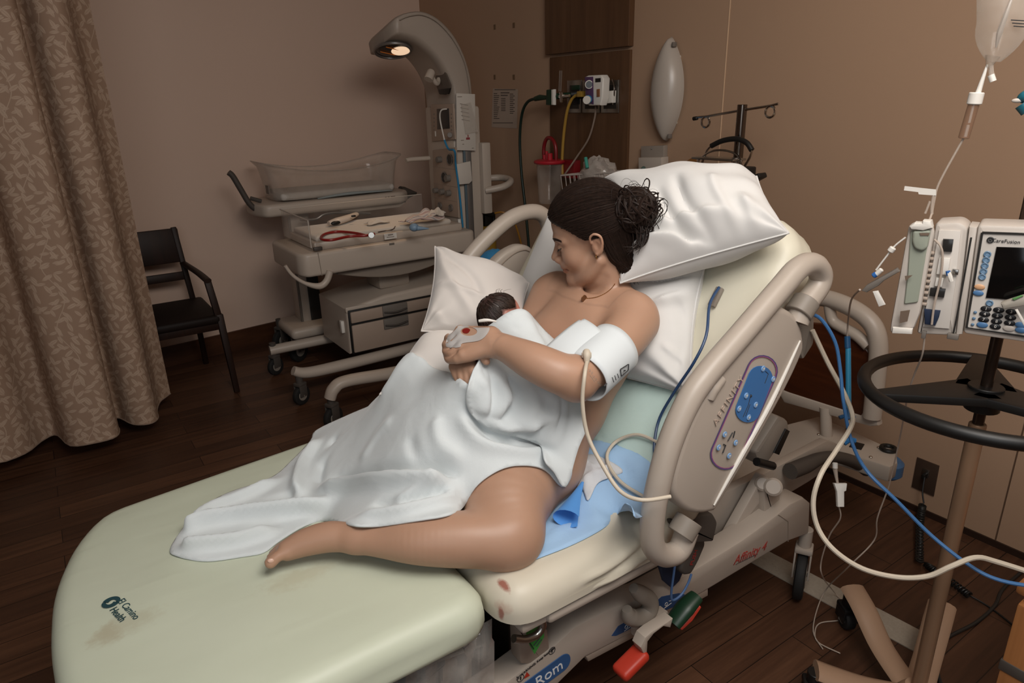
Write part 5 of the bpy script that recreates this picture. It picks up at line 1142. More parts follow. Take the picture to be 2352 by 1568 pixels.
# ================================================================== chair by the wall
m_dwood = wood('dark_stained_wood', ('1a0e09', '24140d', '2e1a11'), 2., 2, .5, .5, .25); m_seatb = mat('seat_brown_vinyl', '1a110e', .6, var=.08, spec=.25)
ch = thing('armchair', 'dark wooden armchair with brown seat against the far wall', 'chair', (.42, 4.2, 0))
def bar(a, b, w, d, m, nm, par, r=.005, up=(0, 0, 1), tw=1.):
    a, b = Vector(a), Vector(b); z = (b-a); L = z.length; x, y, z = axes(z, up if abs(z.normalized().dot(Vector(up))) < .95 else (1, 0, 0)); return obj(nm, MB().box((a+b)/2, (w, d, L), frame(x, y, z).to_3x3(), r, 2, (tw, tw)), m, par)
for x, s in ((.7, 1), (.14, -1)):
    bar((x+.005*s, 3.89, 0), (x-.01*s, 3.94, .46), .03, .03, m_dwood, 'front_leg', ch, up=(1, 0, 0), tw=1.25); bar((x-.015*s, 3.935, .44), (x-.035*s, 3.97, .655), .036, .028, m_dwood, 'arm_post', ch, up=(1, 0, 0))
    bar((x-.04*s, 4.5, 0), (x-.06*s, 4.40, .46), .03, .036, m_dwood, 'rear_leg', ch, up=(1, 0, 0)); bar((x-.06*s, 4.40, .44), (x-.085*s, 4.47, .885), .03, .036, m_dwood, 'back_post', ch, up=(1, 0, 0))
    mb = MB().tube([(x-.037*s, 3.945, .655), (x-.045*s, 4.15, .662), (x-.072*s, 4.43, .672)], .021, 10, flat=.6); obj('armrest', mb, m_dwood, ch)
obj('seat', MB().box((.42, 4.165, .435), (.55, .5, .055), None, .022, 3), m_seatb, ch); mb = MB(); 
obj('seat_rail', MB().box((.42, 3.935, .40), (.53, .022, .05), None, .004), m_dwood, ch)
obj('backrest', MB().box((.42, 4.455, .78), (.43, .03, .2), Matrix.Rotation(math.radians(-9), 3, 'X'), .008), m_dwood, ch); obj('lower_back_rail', MB().box((.42, 4.428, .6), (.43, .022, .05), Matrix.Rotation(math.radians(-9), 3, 'X'), .006), m_dwood, ch)
# ================================================================== infant warmer
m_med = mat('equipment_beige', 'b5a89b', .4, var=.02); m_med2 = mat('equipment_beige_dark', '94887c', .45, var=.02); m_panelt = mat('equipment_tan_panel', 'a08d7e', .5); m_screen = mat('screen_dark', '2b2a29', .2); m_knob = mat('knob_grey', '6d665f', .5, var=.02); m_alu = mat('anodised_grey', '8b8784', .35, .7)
m_clear = film('clear_acrylic', 'e6e2dc', .03, .08, .35)
wa = thing('infant_warmer', 'beige infant warmer with an arched heater hood and two drawers', 'infant warmer', (1.55, 3.75, 0))
YW = 3.45
obj('tray', MB().prism(roundpoly([(1.06, YW), (2.09, YW), (2.09, 3.97), (1.03, 3.97), (1.03, YW+.05)], .05), .125, Matrix.Translation((0, 0, .70)), .018, 3), m_med, wa)
obj('tray_corner', MB().tube([(1.135, YW-.001, .703), (1.128, YW-.001, .826)], .0022, 6, n=1), m_med2, wa)
obj('tray_badge', MB().box(pY(900, 560, YW-.001), (.03, .002, .012), None, .001), m_knob, wa)
obj('bed_platform', MB().box((1.58, 3.715, .845), (.9, .42, .045), None, .012), m_med, wa)
m_warmsheet = cloth_mat('warmer_sheet', 'c9bfb2', 'd0c6ba', 500, .2, .2, 10)
obj('mattress', MB().box((1.56, 3.715, .88), (.82, .38, .03), None, .014, 3), m_warmsheet, wa)
# clear side walls
for nm, a, b in (('guard_panel', (1.11, 3.475), (1.11, 3.95)), ('guard_panel', (1.12, 3.95), (2.0, 3.95))):
    v = Vector((b[0]-a[0], b[1]-a[1], 0)); L = v.length; obj(nm, MB().box(((a[0]+b[0])/2, (a[1]+b[1])/2, .92), (L, .006, .15), Matrix.Rotation(math.atan2(v.y, v.x), 3, 'Z'), .002), m_clear, wa)
mb = MB().tube([(1.105, 3.475, .85), (1.105, 3.475, .99), (1.105, 3.95, .995), (1.3, 3.955, .995), (2.0, 3.955, .995)], .003, 6, n=1); obj('guard_rim', mb, mat('rim_glint', 'b9b0a6', .2), wa)
obj('guard_latch', MB().tube([(1.13, 3.462, .84), (1.135, 3.462, .915), (1.17, 3.462, .92)], .003, 6, n=1), m_clear, wa)
obj('corner_clip', MB().box((1.135, 3.466, .842), (.045, .02, .02), None, .003), m_dgrey, wa)
def arc_poly(x0, x1, z0, sag, n=14): return [(x0+(x1-x0)*i/n, z0-sag*math.sin(PI*i/n)) for i in range(n+1)]
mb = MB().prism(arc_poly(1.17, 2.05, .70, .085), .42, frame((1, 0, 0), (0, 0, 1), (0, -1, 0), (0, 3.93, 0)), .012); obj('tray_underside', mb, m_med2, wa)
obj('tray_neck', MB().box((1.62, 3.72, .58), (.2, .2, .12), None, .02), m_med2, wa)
obj('grab_handle', MB().tube([pY(*p, 3.44) for p in ((758, 622), (750, 645), (733, 657), (700, 650), (672, 632), (655, 610))], [.018, .018, .018, .01, .009, .009], 10), m_med, wa)
cab = obj('drawer_cabinet', MB().prism([(1.262, .215), (1.262, .478), (1.5, .52), (1.95, .535), (2.07, .50), (2.07, .215)], .45, frame((1, 0, 0), (0, 0, 1), (0, -1, 0), (0, 3.95, 0)), .02, 3), m_med, wa)
obj('cabinet_bow', MB().box((1.66, 3.505, .475), (.8, .012, .03), None, .004), m_med, cab)
for z0, z1, hz in ((.395, .465, .433), (.222, .388, .355)):
    dr_ = obj('drawer', MB().box((1.68, 3.493, (z0+z1)/2), (.8, .02, z1-z0-.006), None, .006), m_panelt, wa)
    h = obj('drawer_handle', MB().box((1.545, 3.482, hz), (.155, .012, .062), None, .005, 2), m_knob, dr_); obj('handle_grip', MB().tube([(1.475, 3.474, hz-.004), (1.545, 3.466, hz-.012), (1.615, 3.474, hz-.004)], .007, 8, flat=.6), m_dgrey, h)
obj('drawer_gap', MB().box((1.68, 3.498, .345), (.82, .012, .255), None, .002), m_black, wa)
obj('side_socket', MB().cyl((1.263, 3.6, .37), (1.25, 3.6, .37), .028, 20), m_med2, wa); obj('side_clip', MB().box((1.255, 3.57, .365), (.02, .03, .07), None, .004), m_white, wa)
# base legs and casters
obj('base_leg', MB().tube([(.93, 3.49, .205), (1.0, 3.49, .175), (1.2, 3.5, .165), (1.7, 3.52, .165), (2.05, 3.55, .17)], [.028, .034, .036, .036, .036], 12, flat=.9), m_med, wa); obj('base_leg', MB().tube([(.95, 4.02, .16), (1.2, 4.0, .165), (2.05, 3.95, .17)], .034, 12, flat=.9), m_med, wa)
obj('base_cross', MB().box((2.08, 3.75, .17), (.12, .5, .075), None, .02), m_med, wa)
for p in ((.955, 3.49), (.97, 4.02), (2.06, 3.56), (2.06, 3.95)): caster((p[0], p[1], .055), .055, .028, (.5, -1, 0), .15, m=m_dgrey, par=wa)
# column
XC = 2.055
obj('column', MB().box((2.15, 3.775, 1.02), (.19, .34, 1.0), None, .02, 2), m_med, wa)
obj('column_rail', MB().box((2.14, 3.598, .9), (.045, .02, .85), None, .005), m_alu, wa); obj('column_strip', MB().box((2.115, 3.592, .9), (.014, .014, .85), None, .003), mat('strip_blue_grey', '54636b', .4), wa)
obj('side_box', MB().box((2.255, 3.6, 1.1), (.06, .07, .42), None, .008), m_med, wa)
obj('loop_handle', MB().tube([(2.24, 3.57, 1.03), (2.34, 3.52, 1.05), (2.42, 3.56, 1.075), (2.42, 3.68, 1.085), (2.3, 3.74, 1.08)], .021, 10), m_med, wa)
obj('side_handle', MB().tube([(2.06, 3.92, 1.215), (1.93, 3.93, 1.215), (1.9, 3.93, 1.21)], .014, 10, n=2), m_med, wa)
# hood: arched arm carrying the heater
HO_ = [pY(a, b, 3.60) for a, b in ((1089, 350), (1089, 215), (1078, 146), (1052, 86), (1014, 42), (975, 22), (938, 24), (911, 36), (896, 54))]
HI_ = [pY(a, b, 3.60) for a, b in ((1044, 350), (1041, 225), (1030, 180), (1008, 142), (980, 112), (955, 93), (933, 84), (915, 80), (902, 80))]
HO_, HI_ = smoothline(HO_, 5), smoothline(HI_, 5); vs, fs = [], []; nsec = len(HO_); rr_ = rrect(1, 1, .16, 4); nr_ = len(rr_)
for i, (o_, i_) in enumerate(zip(HO_, HI_)):
    t = i/(nsec-1); wd = .36-.0*t; e = max(0, (t-.86)/.14); wd *= math.sqrt(max(.05, 1-.8*e*e)); mid = (o_+i_)/2; dv = (o_-i_)
    tw_ = max(0, min(1, (t-.4)/.4)); tw_ = tw_*tw_*(3-2*tw_)
    for x, y in rr_: vs.append(mid+dv*x+Vector((0, .18+y*wd, -.24*(.18+y*wd)*tw_)))
for i in range(nsec-1):
    for j in range(nr_): k = (j+1) % nr_; fs.append((i*nr_+j, i*nr_+k, (i+1)*nr_+k, (i+1)*nr_+j))
fs += [tuple(range(nr_)), tuple((nsec-1)*nr_+j for j in range(nr_))]
m_hood = mat('hood_dimmed_beige', 'a09387', .45, var=.02); hood = obj('hood', MB().add(vs, fs), m_hood, wa)  # equipment beige painted darker for the light falling off towards the hood
crest = [pY(a, b, 3.59)+Vector((0, .0, 0)) for a, b in ((1080, 215), (1069, 150), (1044, 96), (1008, 54), (972, 35), (940, 37), (918, 46))]; obj('hood_seam', MB().tube([p+Vector((0, -.0015, 0)) for p in crest], .0022, 6), m_med2, hood)
obj('hood_cap', MB().tube([(1.82, 3.775, 1.93), (1.91, 3.775, 1.955), (2.0, 3.775, 1.935), (2.09, 3.775, 1.85)], [.06, .1, .1, .06], 16, flat=.5), m_hood, hood)
lampc = Vector((1.775, 3.775, 1.815)); 
for k_ in (1,):
    nz_ = (pY(965, 97, 3.60)-pY(900, 81, 3.60)).normalized(); ny_ = Vector((0, 1, -.24)).normalized(); nn_ = ny_.cross(nz_)
    nn_ = nn_ if nn_.z < 0 else -nn_
    lc = (pY(900, 81, 3.60)+pY(965, 97, 3.60))/2+Vector((0, .18, -.043))
    obj('heater_ring', MB().torus(lc+nn_*.004, .118, .009, nn_, 40, 8, .8, nz_), m_alu, hood)
    obj('heater_glass', MB().ball(lc+nn_*.003, (.094, .115, .006), frame(nz_, ny_, nz_.cross(ny_)).to_3x3(), 32, 8), mat('heater_black', '100b09', .15), hood)
    for q in (-.05, .03): obj('heater_coil', MB().tube([lc+nn_*.013+ny_*q-nz_*.06, lc+nn_*.013+ny_*q+nz_*.03], .0025, 8, n=1), mat('coil_orange', '8a4a1c', .4, emit=('ff8a30', .08)), hood)
    obj('lamp_reflector', MB().ball(lc+nn_*.010+nz_*.035-ny_*.035, (.05, .068, .006), frame(nz_, ny_, nz_.cross(ny_)).to_3x3(), 24, 8), mat('lamp_glow', 'f2d9c0', .4, emit=('ffd9b4', .75)), hood)
    L = bpy.data.lights.new('heater_lamp', 'SPOT'); L.energy = 9; L.color = (1, .7, .45); L.spot_size = 1.05; L.spot_blend = .8; L.shadow_soft_size = .06; lo_ = bpy.data.objects.new('heater_lamp', L); COL.objects.link(lo_); lo_.location = lc+nn_*.04; lo_.rotation_euler = (Vector((1.55, 3.7, .88))-lo_.location).to_track_quat('-Z', 'Y').to_euler()
# examination lamp nozzle and recess on the inner face of the arm
px0 = 2.045
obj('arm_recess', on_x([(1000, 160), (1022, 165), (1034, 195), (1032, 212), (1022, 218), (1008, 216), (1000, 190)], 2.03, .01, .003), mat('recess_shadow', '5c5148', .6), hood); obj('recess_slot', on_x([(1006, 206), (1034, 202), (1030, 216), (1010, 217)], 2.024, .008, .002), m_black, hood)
a = pX(996, 158, 2.0); obj('spot_nozzle', MB().lathe([(0, .026), (.05, .024), (.058, .018)], pX(984, 183, 1.93), pX(996, 150, 1.98), 18).tube([pX(990, 175, 1.96), pX(1003, 192, 2.0), pX(1008, 182, 2.03)], .014, 10), m_med, hood)
# control stack on the column face
def face(px, nm, m, off=.0, h=.012, par=wa, r=.004): return obj(nm, on_x(px, XC-off-h, h, r), m, par)
top = face([(988, 240), (1040, 238), (1045, 320), (992, 325)], 'control_module', m_panelt)
obj('display', on_x([(1003, 250), (1030, 249), (1032, 295), (1004, 297)], XC-.015, .004, .001), m_screen, top)
obj('dial', MB().cyl(pX(1033, 310, XC-.012), pX(1033, 310, XC-.03), .015, 18), m_knob, top)
for k in range(5): obj('side_key', MB().box(pX(997, 262+k*9, XC-.013), (.003, .006, .008), None, .001), m_knob, top); obj('side_key', MB().box(pX(1037, 262+k*9, XC-.013), (.003, .008, .008), None, .001), m_knob, top)
obj('sticker', MB().box(pX(1000, 307, XC-.013), (.002, .012, .03), None, 0), m_white, top)
gas = face([(993, 345), (1046, 338), (1053, 500), (999, 492)], 'gas_module', m_panelt)
for (x, y), r, nm, m in (((1013, 366), .018, 'dial', m_knob), ((1035, 366), .03, 'gauge', m_screen), ((1022, 407), .03, 'gauge', m_screen), ((1033, 409), .02, 'dial', m_knob), ((1005, 437), .016, 'dial', m_knob), ((1019, 440), .018, 'dial', m_knob), ((1034, 443), .018, 'dial', m_knob), ((1012, 472), .019, 'port', m_knob), ((1037, 477), .019, 'port', m_knob)):
    p = pX(x, y, XC-.011); d = .03 if nm == 'dial' else .008; o = obj(nm, MB().cyl(p, p-Vector((d, 0, 0)), r, 22), m, gas)
    if nm != 'dial': obj('bezel', MB().torus(p-Vector((d, 0, 0)), r, .003, (1, 0, 0), 26, 6), m_alu, o)
for y in (386, 425, 458): obj('panel_line', MB().box(pX(1022, y, XC-.0125), (.0015, .3, .0015), None, 0), m_med2, gas)
# sleeve hung on the column side
m_pap = mat('pouch_paper', 'c3bbb1', .6, var=.04)
pch = obj('instruction_pouch', on_y([(1048, 214), (1091, 216), (1093, 346), (1049, 345)], 3.575, .004, .001), m_pap, wa, label='white paper pouch taped to the column')
mb = MB()
for k in range(5): mb.box(pY(1066+k, 240+k*9, 3.5735), (.055, .0008, .003), Matrix.Rotation(.2, 3, 'Y'), 0)
for q, w in (((1062, 322), .02), ((1064, 331), .012), ((1056, 222), .03), ((1086, 340), .012)): mb.box(pY(*q, 3.5735), (w, .0008, .003), None, 0)
obj('printed_lines', mb, m_fine, pch); obj('red_mark', MB().box(pY(1075, 318, 3.573), (.025, .001, .012), None, 0).box(pY(1075, 312, 3.573), (.006, .001, .014), None, 0), mat('stamp_red', '8a3b3f', .6), pch)
obj('clear_sleeve', on_y([(1060, 240), (1082, 235), (1099, 302), (1070, 308)], 3.562, .006, .002), film('sleeve_film', 'd8d2ca', .12, .2, .5), pch)
obj('paper_pouch', on_y([(1048, 377), (1081, 370), (1085, 415), (1078, 422), (1055, 424)], 3.56, .012, .004), m_pap, wa)
# cables on the warmer
obj('sensor_cable', MB().tube([pX(1026, 250, XC-.03), pX(1013, 254, XC-.05), pX(1011, 275, XC-.05), pX(1021, 322, XC-.05)], .0042, 8), mat('cable_white', 'd2cec6', .4), wa)
m_cblue = mat('cable_cyan', '2a7ba6', .4, var=.02); obj('blue_cable', MB().tube([pX(1021, 322, XC-.05), pX(1030, 342, XC-.05), pX(1044, 347, 2.0), pY(1047, 380, 3.56), pY(1055, 440, 3.56), pY(1061, 500, 3.56), pY(1063, 522, 3.56)], .006, 8), m_cblue, wa)
obj('socket_plate', MB().box(pY(1057, 512, 3.585), (.03, .012, .05), None, .003), m_white, wa)
# ---- things lying on the warmer
T0 = .896
def on_bed(px, py, dz=0.): return pz(px, py, T0+dz)
m_tube = mat('tube_red', '8e1f1c', .35, var=.05)
st = thing('stethoscope', 'red stethoscope lying on the warmer mattress', 'stethoscope', on_bed(800, 545))
obj('tubing', MB().tube([on_bed(*p, .007) for p in ((860, 537), (838, 541), (800, 543), (762, 551), (738, 549), (745, 538), (775, 532), (815, 535), (838, 540))], .0072, 8, n=6), m_tube, st)
obj('binaural', MB().tube([on_bed(868, 533, .008), on_bed(885, 530, .008), on_bed(902, 527, .008), on_bed(908, 520, .008)], .0035, 8), m_chrome, st); obj('chest_piece', MB().cyl(on_bed(853, 540, .002), on_bed(853, 540, .018), .016, 18), m_steel, st)
de = thing('thermometer_probe', 'white handheld device with a dark oval window on the warmer', 'medical device', on_bed(790, 510))
obj('housing', MB().tube([on_bed(755, 513, .018), on_bed(775, 508, .022), on_bed(800, 500, .026), on_bed(818, 492, .026)], [.018, .03, .026, .018], 14, flat=.7), mat('device_white', 'cbbfb4', .4), de); obj('window', MB().ball(on_bed(771, 512, .036), (.03, .012, .012), Matrix.Rotation(.2, 3, 'Z')), m_black, de); obj('switch', MB().box(on_bed(812, 496, .045), (.025, .015, .01), None, .003), m_black, de)
rg = np.random.RandomState(5)
def rumpled(name, c, sx, sy, m, label, cat, rot=0., h=.03, seed=1, n=22):
    r = np.random.RandomState(seed); rows = []; ph = r.uniform(0, 6, 6)
    for i in range(n):
        rows.append([])
        for j in range(n):
            u, v = i/(n-1)*2-1, j/(n-1)*2-1; z = h*max(0, (.25+.5*(1-max(abs(u), abs(v))**2))*(1+.35*math.sin(3*u+2*v+ph[0])+.2*math.sin(5*v-3*u+ph[1])+.1*math.sin(8*u+ph[2])))
            x, y = u*sx*(1+.08*math.sin(4*v+ph[3])), v*sy*(1+.1*math.sin(5*u+ph[4])); rows[-1].append(Vector(c)+Vector((x*math.cos(rot)-y*math.sin(rot), x*math.sin(rot)+y*math.cos(rot), z)))
    me = MB().ribbon(rows).mesh(name); solid(me, .004); o = obj(name, me, m); return tag(o, label, cat)
rumpled('gauze_cloth', on_bed(868, 513, .004), .07, .03, m_warmsheet, 'crumpled pale gauze in the middle of the warmer mattress', 'cloth', .2, .03, 3)
m_blk = NT('striped_blanket'); co_ = m_blk.coord(); wv_ = m_blk.n('TexWave', bands_direction='Y'); m_blk.l(co_, wv_.inputs[0]); wv_.inputs['Scale'].default_value = 14; m_blk.set(Base_Color=m_blk.ramp(wv_.outputs['Fac'], [(.0, '8d8a92'), (.16, 'c2b4ab'), (.75, 'c6b9b0'), (1., 'b08f88')]), Roughness=.85)
tw_ = rumpled('folded_blanket', on_bed(972, 510, .006), .12, .055, m_blk.m, 'folded striped hospital blanket on the warmer beside its column', 'blanket', .1, .075, 8)
rumpled('folded_cloth', on_bed(1002, 497, .03), .05, .04, m_warmsheet, 'folded white cloth on top of the striped blanket', 'cloth', .5, .05, 9)
sy = thing('bulb_syringe', 'pale blue bulb syringe on the warmer mattress', 'syringe', on_bed(955, 524)); obj('bulb', MB().ball(on_bed(951, 522, .022), (.026, .026, .022)), mat('syringe_blue', '7f97ad', .45), sy); obj('nozzle', MB().tube([on_bed(958, 524, .02), on_bed(985, 525, .014)], [.014, .003], 10, n=1), MATS['syringe_blue'], sy)
tg = obj('id_tag', MB().box(pY(897, 542, 3.478)+Vector((0, 0, .0)), (.075, .004, .032), Matrix.Rotation(-.1, 3, 'X'), .002), m_white); tag(tg, 'small white tag on the front edge of the warmer', 'tag')
obj('printed_lines', MB().box(pY(897, 539, 3.4735), (.03, .0008, .004), None, 0).box(pY(897, 544, 3.4735), (.045, .0008, .003), None, 0), m_fine, tg)
# ================================================================== bassinet behind the warmer
ba = thing('bassinet', 'clear plastic bassinet on a beige stand with a dark push handle', 'bassinet', (1.55, 4.35, 0))
def tub(n=26, m=9):
    rows = []; 
    for j in range(m):
        t = j/(m-1); rows.append([])
        for i in range(4*n):
            a = 2*PI*i/(4*n); c, s = math.cos(a), math.sin(a); k = 5; r = (abs(c)**k+abs(s)**k)**(-1/k); fl = 1+.09*t**2+(.06 if j == m-1 else 0); x, y = c*r*.395*fl, s*r*.185*fl
            top_ = .215-.06*(1-(abs(x)/.43)**2)*(1 if True else 0); rows[-1].append(Vector((1.555+x, 4.34+y, 1.01+top_*t)))
        rows[-1].append(rows[-1][0].copy())
    return rows
me = MB().ribbon(tub()).mesh('tub'); solid(me, .004); obj('tub', me, film('bassinet_plastic', 'd9d0c6', .07, .06, .6), ba)
me = MB().ribbon([tub()[-1], [p+Vector((0, 0, .004)) for p in tub()[-1]]]).mesh('tub_rim'); solid(me, .006); obj('tub_rim', me, film('rim_plastic', 'c9bfb5', .2, .05, .6), ba)
obj('mattress', MB().box((1.555, 4.34, 1.03), (.74, .33, .045), None, .02, 3), mat('mattress_white', 'b9b3ac', .8, var=.04), ba)
obj('blue_sheet_edge', MB().tube([(1.4, 4.165, 1.005), (1.6, 4.155, 1.018), (1.9, 4.165, 1.01)], [.008, .02, .006], 8, flat=.5), mat('sheet_blue_grey', '8f9899', .8), ba)
bt = obj('platform', MB().prism(roundpoly([(1.07, 4.13), (1.95, 4.12), (2.03, 4.2), (2.03, 4.5), (1.95, 4.56), (1.07, 4.56), (1.03, 4.4), (1.03, 4.25)], .04), .075, Matrix.Translation((0, 0, .925)), .02, 3), m_med, ba)
obj('platform_wedge', MB().prism(roundpoly([(1.5, .93), (1.58, .895), (1.95, .895), (2.0, .93)], .01), .3, frame((1, 0, 0), (0, 0, 1), (0, -1, 0), (0, 4.47, 0)), .006), m_med, ba)
obj('platform_lettering', MB().box((1.83, 4.1195, .975), (.012, .002, .008), None, 0).box((1.85, 4.1195, .975), (.012, .002, .008), None, 0).box((1.88, 4.1195, .976), (.03, .002, .008), None, 0), m_fine, bt)
obj('nose_bumper', MB().lathe([(0, .05), (.03, .045), (.12, .006)], (2.02, 4.3, .965), (2.2, 4.3, .955), 16), m_dgrey, ba)
obj('push_handle', MB().tube([pY(*p, 4.25) for p in ((622, 487), (598, 485), (575, 470), (553, 435), (535, 405), (525, 396))], .017, 12), m_dgrey, ba); obj('handle_bracket', MB().tube([pY(575, 455, 4.28), pY(600, 462, 4.28)], .012, 8, n=1), m_dgrey, ba)
obj('end_label', MB().box((1.145, 4.3, 1.07), (.004, .06, .05), None, 0), m_knob, ba)
obj('stand_column', MB().box((1.3, 4.33, .55), (.13, .16, .74), None, .02), m_med, ba); obj('column_slot', MB().box((1.33, 4.245, .5), (.075, .012, .6), None, .004), m_screen, ba); obj('column_edge', MB().box((1.235, 4.25, .55), (.014, .014, .7), None, .004), m_knob, ba)
obj('stand_base', MB().box((1.38, 4.28, .19), (.52, .34, .075), None, .03, 3), m_med, ba)
for p in ((1.16, 4.16), (1.13, 4.42), (1.6, 4.16), (1.6, 4.42)): caster((p[0], p[1], .075), .075, .035, (.6, -1, 0), .15, m=m_dgrey, par=ba)
obj('under_rail', MB().tube([pY(*p, 4.15) for p in ((690, 505), (725, 503), (745, 492), (780, 488), (850, 490))], .008, 8), m_alu, ba)
# free wheeled base between bed and warmer
fb = thing('table_base', 'beige wheeled table base standing between bed and warmer', 'table base', (1.3, 3.1, 0))
obj('base_arm', MB().tube([(.985, 3.1, .165), (1.01, 3.1, .21), (1.08, 3.1, .235), (1.34, 3.1, .215), (1.75, 3.1, .2)], [.034, .036, .036, .038, .038], 12, flat=.85), m_med, fb); caster((.99, 3.1, .06), .06, .03, (.5, -1, 0), .14, m=m_dgrey, par=fb); caster((1.72, 3.1, .06), .06, .03, (.5, -1, 0), .17, m=m_dgrey, par=fb)
obj('table_post', MB().box((1.75, 3.1, .45), (.07, .07, .5), None, .01), m_med, fb)
# ================================================================== oxygen cylinder with yellow shoulder
ox = thing('gas_cylinder', 'steel gas cylinder with a yellow shoulder beside the warmer column', 'gas cylinder', (2.36, 3.76, 0))
c = Vector((2.36, 3.76, 0)); obj('body', MB().lathe([(0, .05), (.01, .058), (.62, .058)], c, c+Vector((0, 0, 1)), 28), m_steel, ox); obj('shoulder', MB().lathe([(.615, .0585), (.70, .0585), (.74, .05), (.765, .03), (.78, .02)], c, c+Vector((0, 0, 1)), 28), mat('cylinder_yellow', '8f6f28', .35, var=.03), ox)
obj('valve', MB().box(c+Vector((0, 0, .815)), (.05, .04, .08), None, .008).box(c+Vector((.0, -.02, .86)), (.1, .03, .03), Matrix.Rotation(.3, 3, 'Y'), .006).box(c+Vector((.05, 0, .8)), (.02, .03, .09), None, .004), m_black, ox)
yh = obj('yellow_hose', MB().tube([(2.36, 3.66, .87), (2.40, 3.62, .875), (2.46, 3.6, .82), (2.50, 3.58, .68), (2.52, 3.56, .5), (2.52, 3.55, .2)], .006, 8), mat('hose_amber', '9a6a22', .4), None); tag(yh, 'thin amber hose curving down beside the gas cylinder', 'hose')
# blue drape behind the far rail
m_bluebag = cloth_mat('blue_drape', '2f6f9c', '3b83b0', 200, .2, .6, 18., .5, .1)
rumpled('blue_bundle', (1.72, 2.8, .69), .17, .14, m_bluebag, 'crumpled blue plastic bundle behind the far side rail', 'bundle', .2, .17, 12)
sb_ = obj('supply_stand', MB().box((1.72, 2.8, .34), (.36, .28, .68), None, .02), m_med2); tag(sb_, 'low beige supply stand behind the far side of the bed', 'stand')
# ================================================================== things on the headboard wall
sc_ = thing('wall_sconce', 'white lens-shaped wall lamp above the bed', 'wall lamp', (2.55, 2.40, 1.345))
rows = []
for i in range(37):
    t = i/36*2-1; w = .09*max(0, 1-abs(t)**2)**.9; rows.append([])
    for j in range(21): a = PI*j/20; rows[-1].append(Vector((XR-.012-.085*math.sin(a)*math.sqrt(max(0, 1-t*t)), 2.402-w*math.cos(a)*1.0, 1.57+.232*t)))
obj('lamp_shade', MB().ribbon(rows), mat('opal_glass', 'aaa096', .3, var=.02), sc_); obj('back_plate', MB().box((XR-.008, 2.40, 1.57), (.016, .1, .3), None, .004), m_white, sc_)
for z in (1.765, 1.365): obj('clip', MB().box((XR-.04, 2.36, z), (.025, .012, .02), None, .003), m_knob, sc_)
# notice taped on the wall
def wally(px, py, d=.002): return pX(px, py, XR-d)
nt = obj('notice', MB().add([wally(*p) for p in ((1132, 203), (1190, 205), (1187, 295), (1129, 292))], [(0, 1, 2, 3)]), mat('notice_paper', 'ab9a8b', .7, var=.02)); tag(nt, 'printed paper notice taped to the wall left of the wood panel', 'paper notice')
mb = MB()
def wl(x0, x1, y, w=.0022): a, b = wally(x0, y, .003), wally(x1, y, .003); mb.add([a-Vector((0, 0, w)), b-Vector((0, 0, w)), b+Vector((0, 0, w)), a+Vector((0, 0, w))], [(0, 1, 2, 3)])
wl(1136, 1184, 206); wl(1150, 1170, 213, .003); wl(1150, 1166, 219, .003)
for k in range(14): wl(1134, 1134+8+(k*5 % 6), 215+k*4.4)
for k in range(8): wl(1151, 1151+10+(k*7 % 7), 226+k*4)
for k in range(11): wl(1171, 1171+8+(k*3 % 6), 216+k*4.4)
wl(1132, 1178, 282)
obj('printed_lines', mb, mat('notice_ink', '5d524c', .7), nt)
for p in ((1136, 62), (1180, 58), (1136, 177), (1180, 177)): tp = obj('tape_mark', MB().box(wally(*p), (.002, .02, .028), None, 0), mat('tape_amber', '6b543c', .5)); tag(tp, 'old amber tape mark on the wall above the notice', 'tape mark', 'tape marks above the notice')
# gas outlet plates
def onw(px, m, nm, par, d=.02, h=.02, r=.003): return obj(nm, on_x(px, XR-d-h, h, r), m, par)
go = thing('gas_outlets', 'steel gas outlet plates on the wood headwall panel', 'wall outlet', pX(1360, 258, XR-.02))
def plate(x0, x1, y0, y1): return onw([(x0, y0), (x1, y0-2), (x1-1, y1), (x0, y1)], m_steel, 'outlet_plate', go, .016, .008, .003)
for x0, x1 in ((1302, 1335), (1337, 1378), (1380, 1421)):
    p = plate(x0, x1, 185, 259); onw([(x0+6, 196), (x1-6, 195), (x1-6, 250), (x0+6, 250)], mat('plate_dark', '332e2a', .4, .3), 'outlet_recess', p, .022, .004, .001)
onw([(1312, 196), (1330, 195), (1330, 206), (1312, 207)], m_green, 'green_port', go, .026, .006, .002); onw([(1312, 212), (1328, 211), (1328, 240), (1312, 240)], m_black, 'black_port', go, .026, .006, .002)
onw([(1394, 209), (1406, 208), (1405, 236), (1392, 238)], m_white, 'white_adapter', go, .03, .03, .004)
mb = MB().tube([pX(1407, 182, XR-.03), pX(1411, 205, XR-.05), pX(1408, 240, XR-.03)], .004, 8); obj('wire_loop', mb, m_chrome, go)
